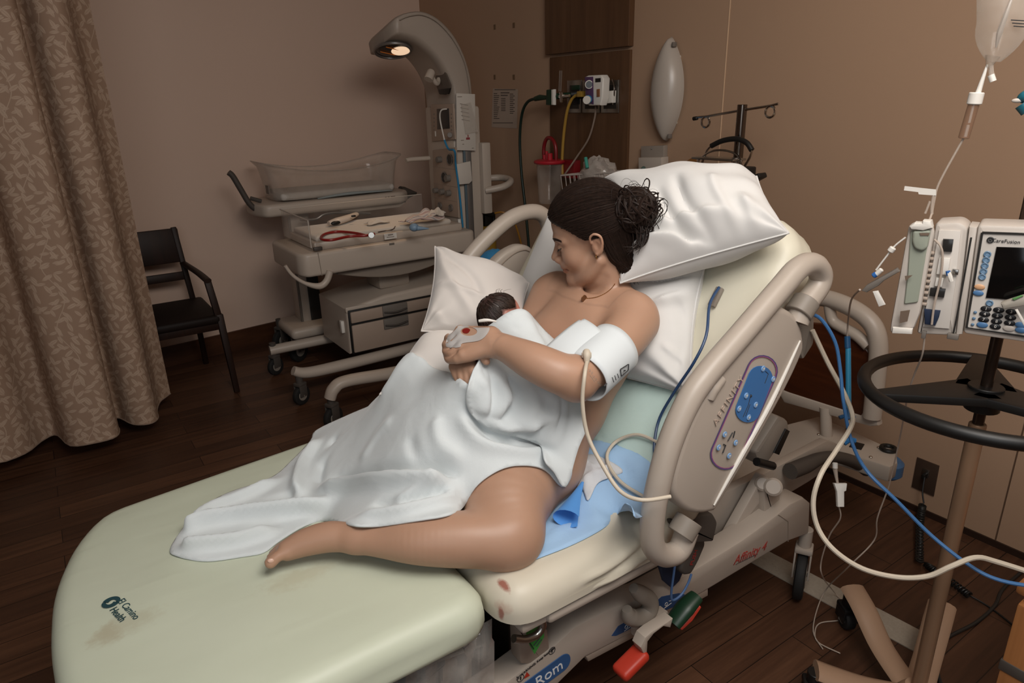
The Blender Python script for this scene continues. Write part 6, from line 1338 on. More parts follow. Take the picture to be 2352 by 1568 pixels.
# oxygen flowmeter with hose
XO = XR-.13
fm = thing('flowmeter', 'green oxygen flowmeter with a clear tube plugged into the headwall', 'flowmeter', pX(1290, 225, XO))
obj('green_block', on_x([(1254, 206), (1266, 205), (1266, 242), (1253, 241)], XO-.02, .035, .006), m_green, fm); obj('white_flange', on_x([(1266, 206), (1271, 205), (1271, 241), (1266, 241)], XO-.02, .02, .003), m_white, fm)
obj('stem', MB().tube([pX(1272, 222, XO), pX(1310, 218, XO+.05), pX(1335, 218, XR-.03)], [.016, .014, .02], 12, n=1), m_green, fm); obj('chrome_body', MB().tube([pX(1290, 212, XO), pX(1290, 235, XO)], [.014, .008], 14, n=1).tube([pX(1285, 222, XO), pX(1308, 220, XO)], .008, 10, n=1), m_chrome, fm)
obj('flow_tube', MB().tube([pX(1286, 210, XO), pX(1288, 162, XO)], .008, 12, n=1), m_clear, fm); obj('black_coupling', MB().cyl(pX(1312, 217, XR-.08), pX(1330, 215, XR-.05), .022, 16), m_black, fm)
nut = obj('hose_nut', MB().tube([pX(1258, 224, XO), pX(1240, 224, XO), pX(1229, 227, XO)], [.01, .016, .013], 12, n=1), m_green, fm)
gh = obj('green_hose', MB().tube([pX(1232, 226, XO), pX(1212, 234, XO), pX(1199, 262, XO), pX(1194, 320, XO), pX(1198, 400, XO), pX(1207, 480, XO), pX(1214, 560, XO), pX(1218, 640, XO), pX(1222, 740, XO)], .0085, 10), mat('hose_green', '12231b', .35)); tag(gh, 'dark green oxygen hose hanging down the wall', 'hose')
# suction regulator
XS = XR-.11
su = thing('suction_regulator', 'white suction regulator with purple gauge face on the headwall', 'suction regulator', pX(1370, 240, XS))
obj('housing', on_x([(1342, 177), (1350, 173), (1380, 172), (1385, 180), (1383, 225), (1378, 242), (1352, 243), (1344, 236)], XS, .05, .008, 3), m_white, su)
obj('purple_face', on_x([(1343, 177), (1362, 176), (1363, 240), (1346, 236)], XS-.002, .004, .001), mat('regulator_purple', '553a5e', .5), su)
g = obj('gauge', MB().cyl(pX(1353, 194, XS-.002), pX(1353, 194, XS-.014), .021, 26), m_white, su); obj('gauge_face', MB().cyl(pX(1353, 194, XS-.0142), pX(1353, 194, XS-.0152), .017, 26), m_screen, g)
obj('black_label', on_x([(1367, 180), (1379, 179), (1379, 188), (1367, 189)], XS-.003, .003, .001), m_black, su); obj('amber_window', on_x([(1370, 205), (1377, 204), (1377, 222), (1370, 223)], XS-.003, .003, .001), mat('window_amber', '8c5a3a', .4), su)
kn = obj('blue_knob', MB().cyl(pX(1352, 228, XS-.0), pX(1349, 229, XS-.05), .021, 22), mat('knob_sky', '2f86b5', .4), su); obj('knob_cap', MB().cyl(pX(1349, 229, XS-.05), pX(1347, 230, XS-.062), .02, 22), m_white, kn)
obj('yellow_fitting', MB().box(pX(1336, 216, XS+.03), (.04, .04, .03), None, .005), mat('fitting_yellow', '9c7a32', .4), su)
yh2 = obj('vacuum_hose', MB().tube([pX(1332, 217, XS+.04), pX(1316, 224, XS+.03), pX(1304, 250, XS+.02), pX(1297, 290, XS+.02), pX(1293, 330, XS+.02), pX(1291, 370, XS+.02), pX(1292, 400, XS+.02)], .0085, 10), mat('hose_yellow', 'a07c34', .4)); tag(yh2, 'yellow vacuum hose looping down from the headwall', 'hose')
ch2 = obj('clear_hose', MB().tube([pX(1368, 244, XS+.05), pX(1366, 270, XS+.05), pX(1352, 318, XS+.03), pX(1325, 360, XS), pX(1303, 392, XS-.06), pX(1296, 402, XS-.06)], .005, 8), mat('hose_clear', '8d7c70', .3, alpha=.8)); tag(ch2, 'clear suction hose running from the regulator to the basket', 'hose')
# suction canister
XK = 2.42
ca = thing('suction_canister', 'clear suction canister with a red lid and red hose loop', 'canister', pX(1262, 468, XK))
tp_, bt_ = pX(1262, 375, XK), pX(1266, 466, XK); bt_ = Vector((tp_.x, tp_.y, bt_.z)); Lk = tp_.z-bt_.z
obj('jar', MB().lathe([(0, .001), (0, .058), (.01, .064), (Lk, .074)], bt_, tp_, 32, False), film('canister_film', 'c9bdb2', .12, .1, .5), ca)
obj('lid', MB().lathe([(0, .086), (.008, .09), (.016, .086), (.022, .07), (.026, .0)], tp_, tp_+Vector((0, 0, 1)), 32), mat('lid_red', 'a3202b', .35, var=.03), ca)
obj('red_loop', MB().tube([tp_+Vector((0, .052, .02)), tp_+Vector((0, .05, .09)), tp_+Vector((0, .02, .135)), tp_+Vector((0, -.03, .13)), tp_+Vector((0, -.058, .085)), tp_+Vector((0, -.06, .0))], .0105, 10), mat('loop_red', '74161a', .35), ca)
for q, r, h in ((.0, .008, .05), (-.03, .016, .04), (.02, .01, .03)): obj('lid_port', MB().cyl(tp_+Vector((-.02, q, .018)), tp_+Vector((-.02, q, .018+h)), r, 14), MATS['lid_red'], ca)
obj('red_bracket', MB().box((2.5, tp_.y-.1, tp_.z-.03), (.05, .1, .1), None, .006), MATS['loop_red'], ca)
# wire basket with packaged mask
XB = 2.36
m_wire = mat('wire_white', 'b8aea6', .4); bs = thing('wire_basket', 'white wire basket fixed below the gas outlets', 'basket', pX(1360, 440, XB))
q0 = [pX(1288, 403, XB-.06), pX(1425, 395, XB-.02), pX(1425, 395, XB-.02)+Vector((.16, 0, 0)), pX(1288, 403, XB-.06)+Vector((.16, .02, 0))]; q1 = [p+Vector((.02, 0, -.13)) for p in q0]
mb = MB().tube(q0+[q0[0]], .004, 6, n=1).tube(q1+[q1[0]], .003, 6, n=1)
for i in range(4):
    a, b, c_, d_ = q0[i], q0[(i+1) % 4], q1[i], q1[(i+1) % 4]; nb = 12 if i % 2 == 0 else 5
    for k in range(nb+1): mb.tube([a+(b-a)*k/nb, c_+(d_-c_)*k/nb], .0018, 5, n=1)
obj('wire_frame', mb, m_wire, bs)
mk = thing('packaged_mask', 'clear bag with a packaged mask sitting in the wire basket', 'plastic bag', (q0[0]+q0[2])/2-Vector((0, 0, .12)))
mb = MB(); cen = (q0[0]+q0[2])/2+Vector((-.02, 0, -.01)); rs = np.random.RandomState(4); sp = []
for i in range(15):
    th = PI*i/14; sp.append([])
    for j in range(25):
        ph = 2*PI*(j % 24)/24; k = 1+.10*math.sin(3*ph+4*th)+.07*math.sin(7*ph-5*th)+.05*math.sin(11*th+2*ph); sp[-1].append(cen+Vector((.07*math.sin(th)*math.cos(ph)*k, .115*math.sin(th)*math.sin(ph)*k, .085*math.cos(th)*k)))
obj('bag', MB().ribbon(sp), film('bag_film', 'cfc5bc', .33, .15, .7), mk); obj('mask', MB().ball(cen+Vector((.0, -.01, 0)), (.04, .065, .05)), mat('mask_clear', 'a79c92', .3, alpha=.55), mk); obj('teal_connector', MB().tube([pX(1345, 362, XB-.05), pX(1349, 386, XB-.06)], .009, 10, n=1), mat('connector_teal', '3c8f80', .4), mk)
# wall box
wb = thing('wall_box', 'grey and white electrical box on the wall by the pillow', 'electrical box', (XR-.02, 2.5, 1.195))
obj('cover_plate', on_x([(1472, 336), (1524, 334), (1523, 392), (1471, 394)], XR-.03, .03, .003), mat('plate_grey', '8e847a', .5), wb); obj('outlet_box', on_x([(1466, 362), (1519, 361), (1519, 410), (1466, 412)], XR-.08, .05, .004), mat('box_white', 'b3a89d', .45), wb); obj('screw', MB().cyl(pX(1497, 341, XR-.03), pX(1497, 341, XR-.034), .004, 10), m_knob, wb)
obj('green_port', MB().cyl(pX(1478, 388, XR-.08), pX(1478, 388, XR-.088), .013, 16), m_green, wb)
# hook pole standing on the bed frame
XI = 2.28
hk = thing('hook_pole', 'chrome infusion pole with two ring hooks behind the head of the bed', 'infusion pole', (XI, pX(1692, 400, XI).y, .36))
py_ = pX(1692, 400, XI).y; obj('pole', MB().cyl((XI, py_, .36), (XI, py_, pX(1692, 240, XI).z), .0185, 22), mat('dark_chrome', '6d655f', .18, 1.), hk)
hz_ = pX(1692, 253, XI).z
for s, e in ((-1, (1788, 240)), (1, (1602, 271))):
    end = pX(*e, XI); r0 = Vector((XI, py_, hz_)); d = (end-r0); rp_ = r0+d*.8; obj('hook_arm', MB().tube([r0, rp_, end+Vector((0, 0, .003))], .005, 8, n=1).torus(rp_+Vector((0, 0, -.021)), .020, .005, (1, 0, 0), 22, 8), m_chrome, hk)
    if s > 0: obj('rubber_tip', MB().cyl(end, end+d.normalized()*.022, .008, 12), m_black, hk)
mo = thing('carry_frame', 'chrome carrying frame with a black grip clamped to the infusion pole', 'equipment frame', (XI-.05, py_, 1.2))
obj('grip', MB().tube([pX(*p, XI-.09) for p in ((1634, 335), (1660, 323), (1692, 319), (1715, 328), (1727, 345))], .010, 10), m_black, mo); obj('handle_rod', MB().tube([pX(*p, XI-.09) for p in ((1612, 376), (1624, 345), (1634, 335))], .005, 8, n=2), m_chrome, mo); obj('handle_rod', MB().tube([pX(*p, XI-.09) for p in ((1727, 345), (1722, 362), (1708, 384))], .005, 8, n=2), m_chrome, mo)
obj('frame_shelf', MB().box((XI-.1, (pX(1604, 365, XI-.1).y+pX(1698, 368, XI-.1).y)/2, pX(1650, 364, XI-.1).z), (.08, .2, .008), None, .003), m_steel, mo)
obj('arch_rod', MB().tube([pX(*p, XI-.1) for p in ((1606, 366), (1630, 349), (1660, 345), (1690, 354), (1703, 375), (1707, 410))], .004, 8), m_chrome, mo)
for a, b in (((1604, 362), (1604, 398)), ((1684, 368), (1686, 405)), ((1692, 366), (1695, 408))): obj('frame_leg', MB().tube([pX(*a, XI-.1), pX(*b, XI-.1)], .006, 8, n=1), m_chrome, mo)
obj('clamp_knob', MB().cyl(pX(1612, 378, XI-.1), pX(1626, 380, XI-.12), .008, 12), m_knob, mo); obj('black_clamp', MB().box(pX(1716, 398, XI-.06), (.05, .045, .05), None, .006).box(pX(1740, 408, XI-.05), (.05, .05, .02), Matrix.Rotation(-.5, 3, 'X'), .005), m_black, mo)
ym = obj('wooden_clipboard', on_x([(1540, 392), (1585, 364), (1600, 362), (1598, 374), (1560, 398)], XR-.021, .02, .003), wood('light_oak', ('6b4622', '85592e', '9a6b3a'), 2., 1)); tag(ym, 'amber wooden board on the wall behind the pillow', 'board')
# ================================================================== infusion stand at the right
P0 = pd(2284, 805, 1.43); SX, SY = P0.x, P0.y
m_pole = mat('pole_bronze', '8d7058', .35, .3, var=.03); m_stand = mat('stand_tan', '9a7d66', .4, var=.02)
iv = thing('infusion_stand', 'tan infusion pump stand with a black ring handle and wheeled legs', 'infusion stand', (SX, SY, 0))
obj('lower_pole', MB().cyl((SX, SY, .09), (SX, SY, .86), .0172, 24), m_pole, iv); obj('upper_pole', MB().cyl((SX, SY, .85), (SX, SY, 1.12), .0115, 20).cyl((SX, SY, 1.12), (SX, SY, 2.05), .0085, 16), mat('pole_dark', '4a3c33', .25, .8), iv)
def zat(py):   # height on the pole seen at image row py
    a, b = 0., 2.2
    for _ in range(40):
        m = (a+b)/2; v = RW.T @ (np.array((SX, SY, m))-CAMP); y = 784-v[1]*FP/-v[2]; a, b = (m, b) if y > py else (a, m)
    return a
ZR = zat(905); RR = .232
obj('ring_handle', MB().torus((SX, SY, ZR), RR, .0145, (0, 0, 1), 64, 12), m_black, iv)
obj('ring_hub', MB().cyl((SX, SY, ZR-.035), (SX, SY, ZR+.02), .034, 20), m_black, iv)
for a in (2.55, .45, -1.65):   # three triangular webs
    d = Vector((math.cos(a), math.sin(a), 0)); n = Vector((-d.y, d.x, 0)); c = Vector((SX, SY, ZR-.006)); mb = MB()
    obj('ring_web', MB().prism([(.0, -.06), (RR*.98, -.014), (RR*.98, .014), (.0, .06)], .02, frame(d, n, (0, 0, 1), c), .004), m_black, iv)
# five-legged base: three arms in view
def leg_(pts, w): return obj('base_leg', MB().tube(pts, w, 12, flat=.42, n=6), m_stand, iv)
hub = Vector((SX, SY, .085)); obj('base_hub', MB().lathe([(0, .055), (.03, .05), (.06, .03)], (SX, SY, .06), (SX, SY, .2), 24), m_stand, iv)
e1, e2 = pz(1955, 1362, .125), pz(1872, 1552, .1)
for end, hgt in ((e1, .125), (e2, .10), (Vector((SX+.25, SY-.2, .1)), .1), (Vector((SX+.33, SY+.10, .12)), .12), (Vector((SX-.02, SY-.36, .1)), .1)):
    d = end-hub; d.z = 0; L = d.length; d.normalize(); leg_([hub+Vector((0, 0, .0)), hub+d*L*.45+Vector((0, 0, .005)), hub+d*L*.78+Vector((0, 0, hgt-.085+.005)), hub+d*L+Vector((0, 0, hgt-.085+.02))], [.034, .034, .036, .036])
    caster((hub.x+d.x*(L+.0), hub.y+d.y*(L+.0), .034), .034, .03, (-d.y, d.x, .0), hgt-.02, m=m_black, par=iv)
# pump units stand in a vertical plane facing the bed side
nP = Vector((-SX, -SY, 0)).normalized(); rP = Vector((0, 0, 1)).cross(nP)
tilt = math.radians(-3); uP = Vector((0, 0, 1))
PLN = Vector((SX, SY, 1.1))+nP*.10
def pp(px, py, off=0.):
    d = pd(px, py, 1)-Vector(CAMP); return Vector(CAMP)+d*((PLN+nP*off-Vector(CAMP)).dot(nP)/d.dot(nP))
MPP = frame(rP, uP, nP, PLN)
def onp(px, h, off=0., r=.003, seg=2, rnd=0.):
    """outline traced on the pump plane; front face lies off in front of it, body h deep"""
    iv_ = MPP.inverted(); P = [tuple((iv_ @ pp(a, b, off))[:2]) for a, b in px]
    if rnd: P = roundpoly(P, rnd)
    return MB().prism(P, h, MPP @ Matrix.Translation((0, 0, off-h)), r, seg)
m_pump = mat('pump_white', 'bdb4ab', .4, var=.02); m_mintp = mat('pump_sage', '93988a', .45, var=.02)
pu_ = thing('pump_controller', 'white infusion controller with dark screen and number keys', 'infusion pump', Vector((SX, SY, zat(790)))+nP*.05)
bd_ = obj('controller_body', onp([(2246, 516), (2362, 520), (2440, 524), (2400, 800), (2352, 786), (2212, 766)], .09, .0, .006, 2, .008), m_pump, pu_)
fr_ = [(2256, 534), (2345, 537), (2430, 541), (2398, 782), (2352, 772), (2220, 752)]
obj('front_panel', onp(fr_, .003, .002, .001, 1, .006), mat('pump_face', 'c6bfb7', .4), bd_)
iv_ = MPP.inverted(); mb = MB().tube([pp(a, b, .003) for a, b in fr_]+[pp(*fr_[0], .003)], .0022, 6, n=1); obj('panel_outline', mb, m_screen, bd_)
obj('screen', onp([(2289, 567), (2420, 571), (2400, 694), (2264, 684)], .004, .005, .001), mat('screen_black', '0c0b0b', .12), bd_)
dT = (pp(2330, 558, .004)-pp(2290, 555, .004)).normalized(); MT_ = frame(dT, nP.cross(dT), nP, pp(2311, 554, .0035)); text('maker_lettering', 'CareFusion', MT_, .0095, m_ink, bd_, .0003)
obj('maker_emblem', MB().torus(pp(2275, 551, .0035), .0045, .0016, nP, 20, 6).ball(pp(2275, 551, .0035), .0022), m_ink, bd_)
for k, (x, y) in enumerate(((2268, 584), (2265, 597), (2262, 610), (2259, 623), (2256, 636), (2273, 696))): obj('soft_key', MB().torus(pp(x, y, .004), .0048, .0017, nP, 16, 6).cyl(pp(x, y, .003), pp(x, y, .0045), .0035, 12), mat('key_blue_grey', '5d7a95', .4), bd_)
obj('pill_key', MB().ball(pp(2250, 659, .004), (.009, .0055, .002), MPP.to_3x3()), mat('key_peach', 'c79a74', .4), bd_); obj('pill_key', MB().ball(pp(2247, 673, .004), (.009, .0055, .002), MPP.to_3x3()), mat('key_blue', '4a719b', .4), bd_)
m_keyd = mat('key_dark', '1c1c1e', .4)
for k, (x, y, s) in enumerate(((2265, 709, '1'), (2294, 712, '2'), (2323, 716, '3'), (2262, 721, '4'), (2291, 725, '5'), (2321, 729, '6'), (2259, 734, '7'), (2289, 738, '8'), (2319, 742, '9'), (2286, 750, '0'))):
    kk = obj('number_key', MB().ball(pp(x, y, .004), (.0092, .0058, .002), MPP.to_3x3()), m_keyd, bd_); text('key_digit', s, frame(dT, nP.cross(dT), nP, pp(x, y, .0062)), .008, m_white, kk, .0002)
for x, y, m in ((2256, 746, 'key_blue'), (2345, 758, 'key_blue'), (2345, 746, 'key_blue'), (2317, 754, 'pump_white')): obj('function_key', MB().ball(pp(x, y, .004), (.0095, .006, .002), MPP.to_3x3()), MATS[m], bd_)
for x, y in ((2240, 717), (2237, 731), (2234, 745)): obj('small_icon', MB().ball(pp(x, y, .004), (.003, .003, .0015), MPP.to_3x3()), MATS['key_blue_grey'], bd_)
# left module, its door swung open
pm = thing('pump_module', 'white infusion pump module with its door hanging open', 'infusion pump', Vector(pp(2130, 775, -.03)))
mod = obj('module_body', onp([(2148, 512), (2205, 509), (2225, 523), (2212, 640), (2196, 772), (2105, 768), (2128, 640)], .08, -.004, .008, 2, .008), m_pump, pm)
obj('module_spine', onp([(2226, 520), (2245, 522), (2210, 768), (2195, 770)], .07, .0, .004), m_pump, pm); obj('spine_groove', MB().tube([pp(2231, 545, .001), pp(2205, 690, .001), pp(2190, 765, .001)], .0016, 6), m_screen, pm)
obj('inner_channel', onp([(2157, 528), (2207, 530), (2196, 640), (2180, 755), (2120, 750), (2136, 640)], .004, .0, .001), mat('channel_white', 'cbc4bc', .45), mod)
for pts, m, nm in (([(2166, 549), (2190, 550), (2186, 579), (2163, 578)], m_screen, 'drive_window'), ([(2137, 661), (2172, 664), (2168, 684), (2134, 680)], m_screen, 'drive_window'), ([(2157, 592), (2183, 593), (2177, 632), (2150, 630)], m_white, 'tube_guide'), ([(2150, 638), (2168, 639), (2164, 660), (2146, 657)], m_white, 'tube_guide'), ([(2122, 710), (2160, 714), (2156, 730), (2148, 748), (2124, 745)], m_navy, 'flow_clip'), ([(2188, 618), (2202, 620), (2200, 632), (2187, 630)], m_steel, 'latch')): obj(nm, onp(pts, .008, .008, .002), m, mod)
obj('tube_in_channel', MB().tube([pp(2146, 550, .01), pp(2160, 565, .012), pp(2165, 590, .012), pp(2160, 640, .012), pp(2146, 700, .012), pp(2140, 745, .012)], .0022, 8), mat('line_clear', 'b7a799', .25, alpha=.8), mod)
obj('blue_luer', MB().tube([pp(2178, 625, .018), pp(2181, 634, .018), pp(2185, 646, .018)], [.004, .005, .004], 8, n=1), m_white, mod)
obj('blue_cap', MB().tube([pp(2177, 622, .018), pp(2179, 632, .018)], .0042, 8, n=1), mat('cap_blue', '2f62a3', .4), mod)
mb = MB()
for k in range(10): y = 580+k*13; mb.box(pp(2139-(k*1.9), y, .0), (.012, .006, .012), MPP.to_3x3(), .002)
obj('hinge_teeth', mb, mat('hinge_tan', 'a8988a', .5), mod)
dro = obj('module_door', onp([(2086, 520), (2098, 511), (2140, 511), (2146, 535), (2134, 600), (2113, 720), (2098, 757), (2068, 768), (2043, 764), (2046, 740), (2068, 620)], .016, .03, .006, 2, .006), m_pump, pm, label='open door of the pump module')
obj('door_lining', onp([(2091, 530), (2136, 528), (2124, 600), (2108, 695), (2076, 699), (2084, 630)], .006, .034, .002, 1, .004), m_mintp, dro); obj('door_bulge', onp([(2096, 530), (2138, 528), (2130, 570), (2118, 578), (2100, 572), (2094, 555)], .012, .042, .005, 3, .006), m_mintp, dro)
obj('door_cap', onp([(2088, 520), (2100, 512), (2118, 513), (2119, 507), (2138, 508), (2141, 524), (2120, 530), (2092, 527)], .03, .045, .004), m_white, dro)
for pts in (([(2078, 634), (2096, 632), (2080, 645)]), ([(2068, 715), (2090, 712), (2084, 738), (2066, 742)]), ([(2112, 535), (2135, 535), (2133, 541), (2114, 541)])): obj('door_slot', onp(pts, .002, .0435, 0), mat('slot_brown', '6b5a4c', .6), dro)
obj('door_foot', onp([(2050, 752), (2096, 756), (2094, 768), (2048, 766)], .012, .044, .003), m_white, dro)
lv = obj('door_lever', onp([(1978, 668), (1990, 655), (2060, 616), (2066, 624), (2030, 645), (2018, 656), (1990, 672)], .014, .04, .003), m_knob, pm, label='grey lever of the open door'); obj('lever_tab', onp([(2004, 670), (2016, 668), (2033, 700), (2018, 705)], .008, .04, .002), m_white, lv)
obj('module_foot', MB().box(pp(2189, 772, .0), (.02, .012, .012), MPP.to_3x3(), .002), m_knob, pm); obj('module_outlet', MB().box(pp(2122, 768, .0), (.008, .016, .008), MPP.to_3x3(), .001), m_knob, pm)
sc2 = thing('roller_device', 'grey clamp with a green edge hanging in front of the controller keys', 'clamp', pp(2320, 700, .03)); obj('clamp_body', onp([(2298, 698), (2305, 694), (2350, 680), (2420, 670), (2420, 690), (2352, 703), (2304, 711)], .02, .035, .005, 2), mat('clamp_grey', 'a29b90', .45), sc2); obj('green_edge', onp([(2324, 686), (2345, 678), (2352, 679), (2330, 690)], .004, .037, .001), mat('edge_green', '5a8a52', .5), sc2); obj('white_tab', onp([(2331, 712), (2337, 710), (2360, 750), (2353, 752)], .006, .036, .002), m_white, sc2)
# ---- bag, drip chamber and tubing (in the same upright plane as the stand)
m_bag = film('iv_bag_film', 'cdc2b5', .22, .12, .55); m_line = mat('line_clear', 'b7a799', .25, alpha=.62)
bg = thing('fluid_bag', 'clear fluid bag hanging at the top right', 'infusion bag', pp(2283, 145, .0))
def bagpt(u, v):   # u across, v down 0..1
    w = (1-max(0, v-.72)**2*9.5) if v > .72 else 1.; x = 2305+(u*62)*max(.08, w)+(0 if v < .7 else -22*(v-.7)/.3); y = -150+v*292; b = .026*(1-u*u)*(1 if v < .75 else max(.15, 1-(v-.75)*3)); return x, y, b
rows_f = [[pp(*bagpt(u, v)[:2], 0)+nP*bagpt(u, v)[2] for u in np.linspace(-1, 1, 17)] for v in np.linspace(0, 1, 25)]; rows_b = [[pp(*bagpt(u, v)[:2], 0)-nP*bagpt(u, v)[2] for u in np.linspace(-1, 1, 17)] for v in np.linspace(0, 1, 25)]
obj('bag_skin', MB().ribbon(rows_f).ribbon(rows_b), m_bag, bg)
obj('bag_crease', MB().tube([pp(2330, -20, .024), pp(2312, 30, .028), pp(2296, 75, .024), pp(2288, 110, .018)], [.001, .004, .005, .001], 8), mat('crease_white', 'b9b0a6', .2, alpha=.55), bg)
mb = MB()
for k in range(3): mb.tube([pp(2322+k*3, 46+k*7, .028), pp(2356, 48+k*7, .022)], .0009, 5, n=1)
obj('printed_lines', mb, m_ink, bg)
obj('bag_port', MB().tube([pp(2276, 143, 0), pp(2277, 165, 0), pp(2282, 186, 0)], .0042, 8), m_bag, bg); obj('port_cap', MB().tube([pp(2276, 172, 0), pp(2281, 187, 0)], .0055, 10, n=1), m_white, bg); obj('bag_neck', MB().tube([pp(2281, 128, 0), pp(2270, 155, 0)], [.012, .004], 10, n=1), m_bag, bg)
dc = thing('drip_chamber', 'clear drip chamber with a white cap below the fluid bag', 'drip chamber', pp(2215, 318, 0))
obj('spike', MB().tube([pp(2268, 148, 0), pp(2246, 215, 0)], [.002, .005], 10, n=1), m_white, dc); obj('white_cap', MB().cyl(pp(2244, 212, 0), pp(2237, 240, 0), .0125, 18), m_white, dc); obj('chamber', MB().cyl(pp(2237, 238, 0), pp(2213, 318, 0), .0095, 18), mat('chamber_fluid', '8a6a55', .15, alpha=.55), dc); obj('inner_drip', MB().tube([pp(2236, 240, .004), pp(2226, 282, .004)], .0025, 8, n=1).tube([pp(2224, 287, .006), pp(2217, 314, .006)], .003, 8, n=1), m_white, dc)
l1 = obj('drip_line', MB().tube([pp(2213, 318, 0), pp(2195, 350, 0), pp(2170, 395, 0), pp(2153, 430, 0), pp(2146, 460, 0), pp(2140, 490, 0), pp(2132, 512, .03)], .0021, 8), m_line); tag(l1, 'clear infusion line running from the drip chamber to the pump module', 'tube')
lb = obj('line_label', MB().add([pp(*p, .003) for p in ((2078, 427), (2112, 431), (2150, 435), (2150, 449), (2110, 446), (2109, 441), (2076, 437))], [tuple(range(7))]), m_white); tag(lb, 'white paper flag label on the infusion line', 'label')
sg = obj('side_tube', MB().tube([pp(2136, 462, 0), pp(2130, 478, 0), pp(2125, 490, 0)], .0022, 8).tube([pp(2146, 440, 0), pp(2141, 470, 0), pp(2140, 492, 0)], .003, 8), m_line); tag(sg, 'short clear tube ends just under the paper flag', 'tube')
l2 = thing('valve_line', 'thin white line with a small valve beside the open pump door', 'tube', pp(2040, 600, .03)); obj('line', MB().tube([pp(2080, 545, .035), pp(2055, 565, .035), pp(2035, 590, .035), pp(2012, 620, .035)], .0018, 6), m_white, l2); obj('valve', MB().cyl(pp(2052, 568, .035), pp(2044, 578, .035), .0065, 12), m_white, l2); obj('luer', MB().cyl(pp(2026, 618, .035), pp(2010, 632, .035), .005, 12), m_white, l2); obj('blue_cap', MB().cyl(pp(2014, 628, .035), pp(2005, 634, .035), .0056, 12), MATS['cap_blue'], l2)
tc = thing('teal_clip', 'teal clip with a pale tip at the right edge of the frame', 'clip', pp(2345, 250, .0)); obj('clip_body', MB().tube([pp(2340, 232, 0), pp(2352, 225, 0), pp(2375, 222, 0)], [.005, .012, .014], 10).tube([pp(2348, 238, 0), pp(2362, 255, 0)], .012, 10, n=1), mat('clip_teal', '1f5f6e', .4), tc); obj('clip_tip', MB().ball(pp(2337, 231, .004), (.009, .004, .004), MPP.to_3x3()), m_pump, tc)
# ---- lines between the stand and the bed
bl = obj('blue_line', MB().tube([pY(1850, 718, .87), pY(1885, 732, .85), pY(1918, 785, .82), pY(1930, 850, .8), pY(1937, 920, .78), pY(1955, 1010, .75), pd(1990, 1080, 1.55), pd(2060, 1150, 1.52), pd(2140, 1230, 1.5), pd(2230, 1300, 1.46), pd(2300, 1333, 1.43), pd(2400, 1350, 1.4)], .0042, 8), mat('line_blue', '3f6d9f', .4)); tag(bl, 'blue monitor cable sweeping from the bed rail to the right edge', 'cable')
wl_ = obj('white_line', MB().tube([pY(1866, 758, .88), pY(1900, 830, .85), pY(1940, 905, .8), pY(1958, 955, .77), pY(1952, 985, .75), pY(1920, 1035, .74), pd(1885, 1090, 1.52), pd(1868, 1150, 1.52), pd(1878, 1210, 1.52), pd(1915, 1262, 1.5), pd(1980, 1305, 1.48), pd(2060, 1325, 1.46), pd(2130, 1323, 1.44), pd(2185, 1300, 1.42), pd(2240, 1280, 1.42), pd(2290, 1290, 1.42), pd(2400, 1325, 1.4)], .0056, 8), m_hose); tag(wl_, 'off-white pressure hose looping low across the floor to the right edge', 'hose')
nb = obj('navy_line', MB().tube([bk(.55, 1.02, .03), pbk(1630, 700, .06), pbk(1622, 770, .08), pbk(1595, 830, .08), pbk(1552, 895, .05), pbk(1515, 960, .02), pbk(1503, 1020, .02), pbk(1505, 1055, .015)], .0035, 8), mat('line_navy', '2b4468', .4)); tag(nb, 'navy cable lying on the mint pad and raised mattress', 'cable')
hc2 = obj('pressure_hose', MB().tube([h5(1478, 1140, .012), h5(1430, 1110, .012), h5(1402, 1075, .012), h5(1395, 1042, .014), h5(1418, 1012, .014), h5(1465, 998, .014), h5(1515, 1018, .02), pY(1545, 1035, .9)], .0042, 8), m_hose); tag(hc2, 'loop of off-white hose lying on the underpads', 'hose')
# blue drip filter hanging from a clear line
ft = thing('line_filter', 'blue tubular line filter hanging beside the headboard', 'line filter', pd(1948, 960, 1.75)); D_ = 1.75
obj('clear_line', MB().tube([pp(1975, 665, .03), pd(1955, 690, 1.6), pd(1948, 740, 1.72), pd(1946, 775, D_)], .0022, 8), m_line, ft); obj('filter_cap', MB().cyl(pd(1946, 772, D_), pd(1947, 800, D_), .0075, 14), mat('cap_navy', '1f4f78', .4), ft); obj('filter_barrel', MB().cyl(pd(1948, 798, D_), pd(1949, 945, D_), .0068, 16), mat('barrel_blue', '3a8fb8', .25, alpha=.85), ft); obj('filter_flange', MB().tube([pd(1928, 959, D_), pd(1945, 954, D_), pd(1963, 959, D_)], .005, 8, n=2).cyl(pd(1949, 935, D_), pd(1949, 962, D_), .009, 12), MATS['cap_navy'], ft); obj('blue_stopcock', MB().tube([pd(1938, 1018, 1.72), pd(1950, 1010, 1.72), pd(1964, 1012, 1.72)], .007, 8, n=2), mat('stopcock_blue', '2f78b5', .4), ft); obj('lower_line', MB().tube([pd(1950, 962, D_), pd(1948, 1000, 1.73), pd(1945, 1015, 1.72)], .0019, 8), m_line, ft)
cl = thing('roller_clamp', 'white roller clamp hanging on a clear line by the bed end', 'clamp', pd(1925, 1160, 1.7)); dq = 1.7
obj('clamp_body', MB().prism([(-.016, 0), (.016, 0), (.014, -.018), (.009, -.02), (.009, -.058), (-.007, -.058), (-.009, -.02)], .012, frame(CAMX, CAMY, CAMZ, pd(1926, 1108, dq)), .002), m_white, cl); obj('luer_cap', MB().cyl(pd(1918, 1062, dq), pd(1918, 1076, dq), .0065, 12), m_white, cl); obj('luer', MB().tube([pd(1918, 1076, dq), pd(1921, 1096, dq), pd(1924, 1110, dq)], [.006, .004, .003], 10, n=1), m_line, cl)
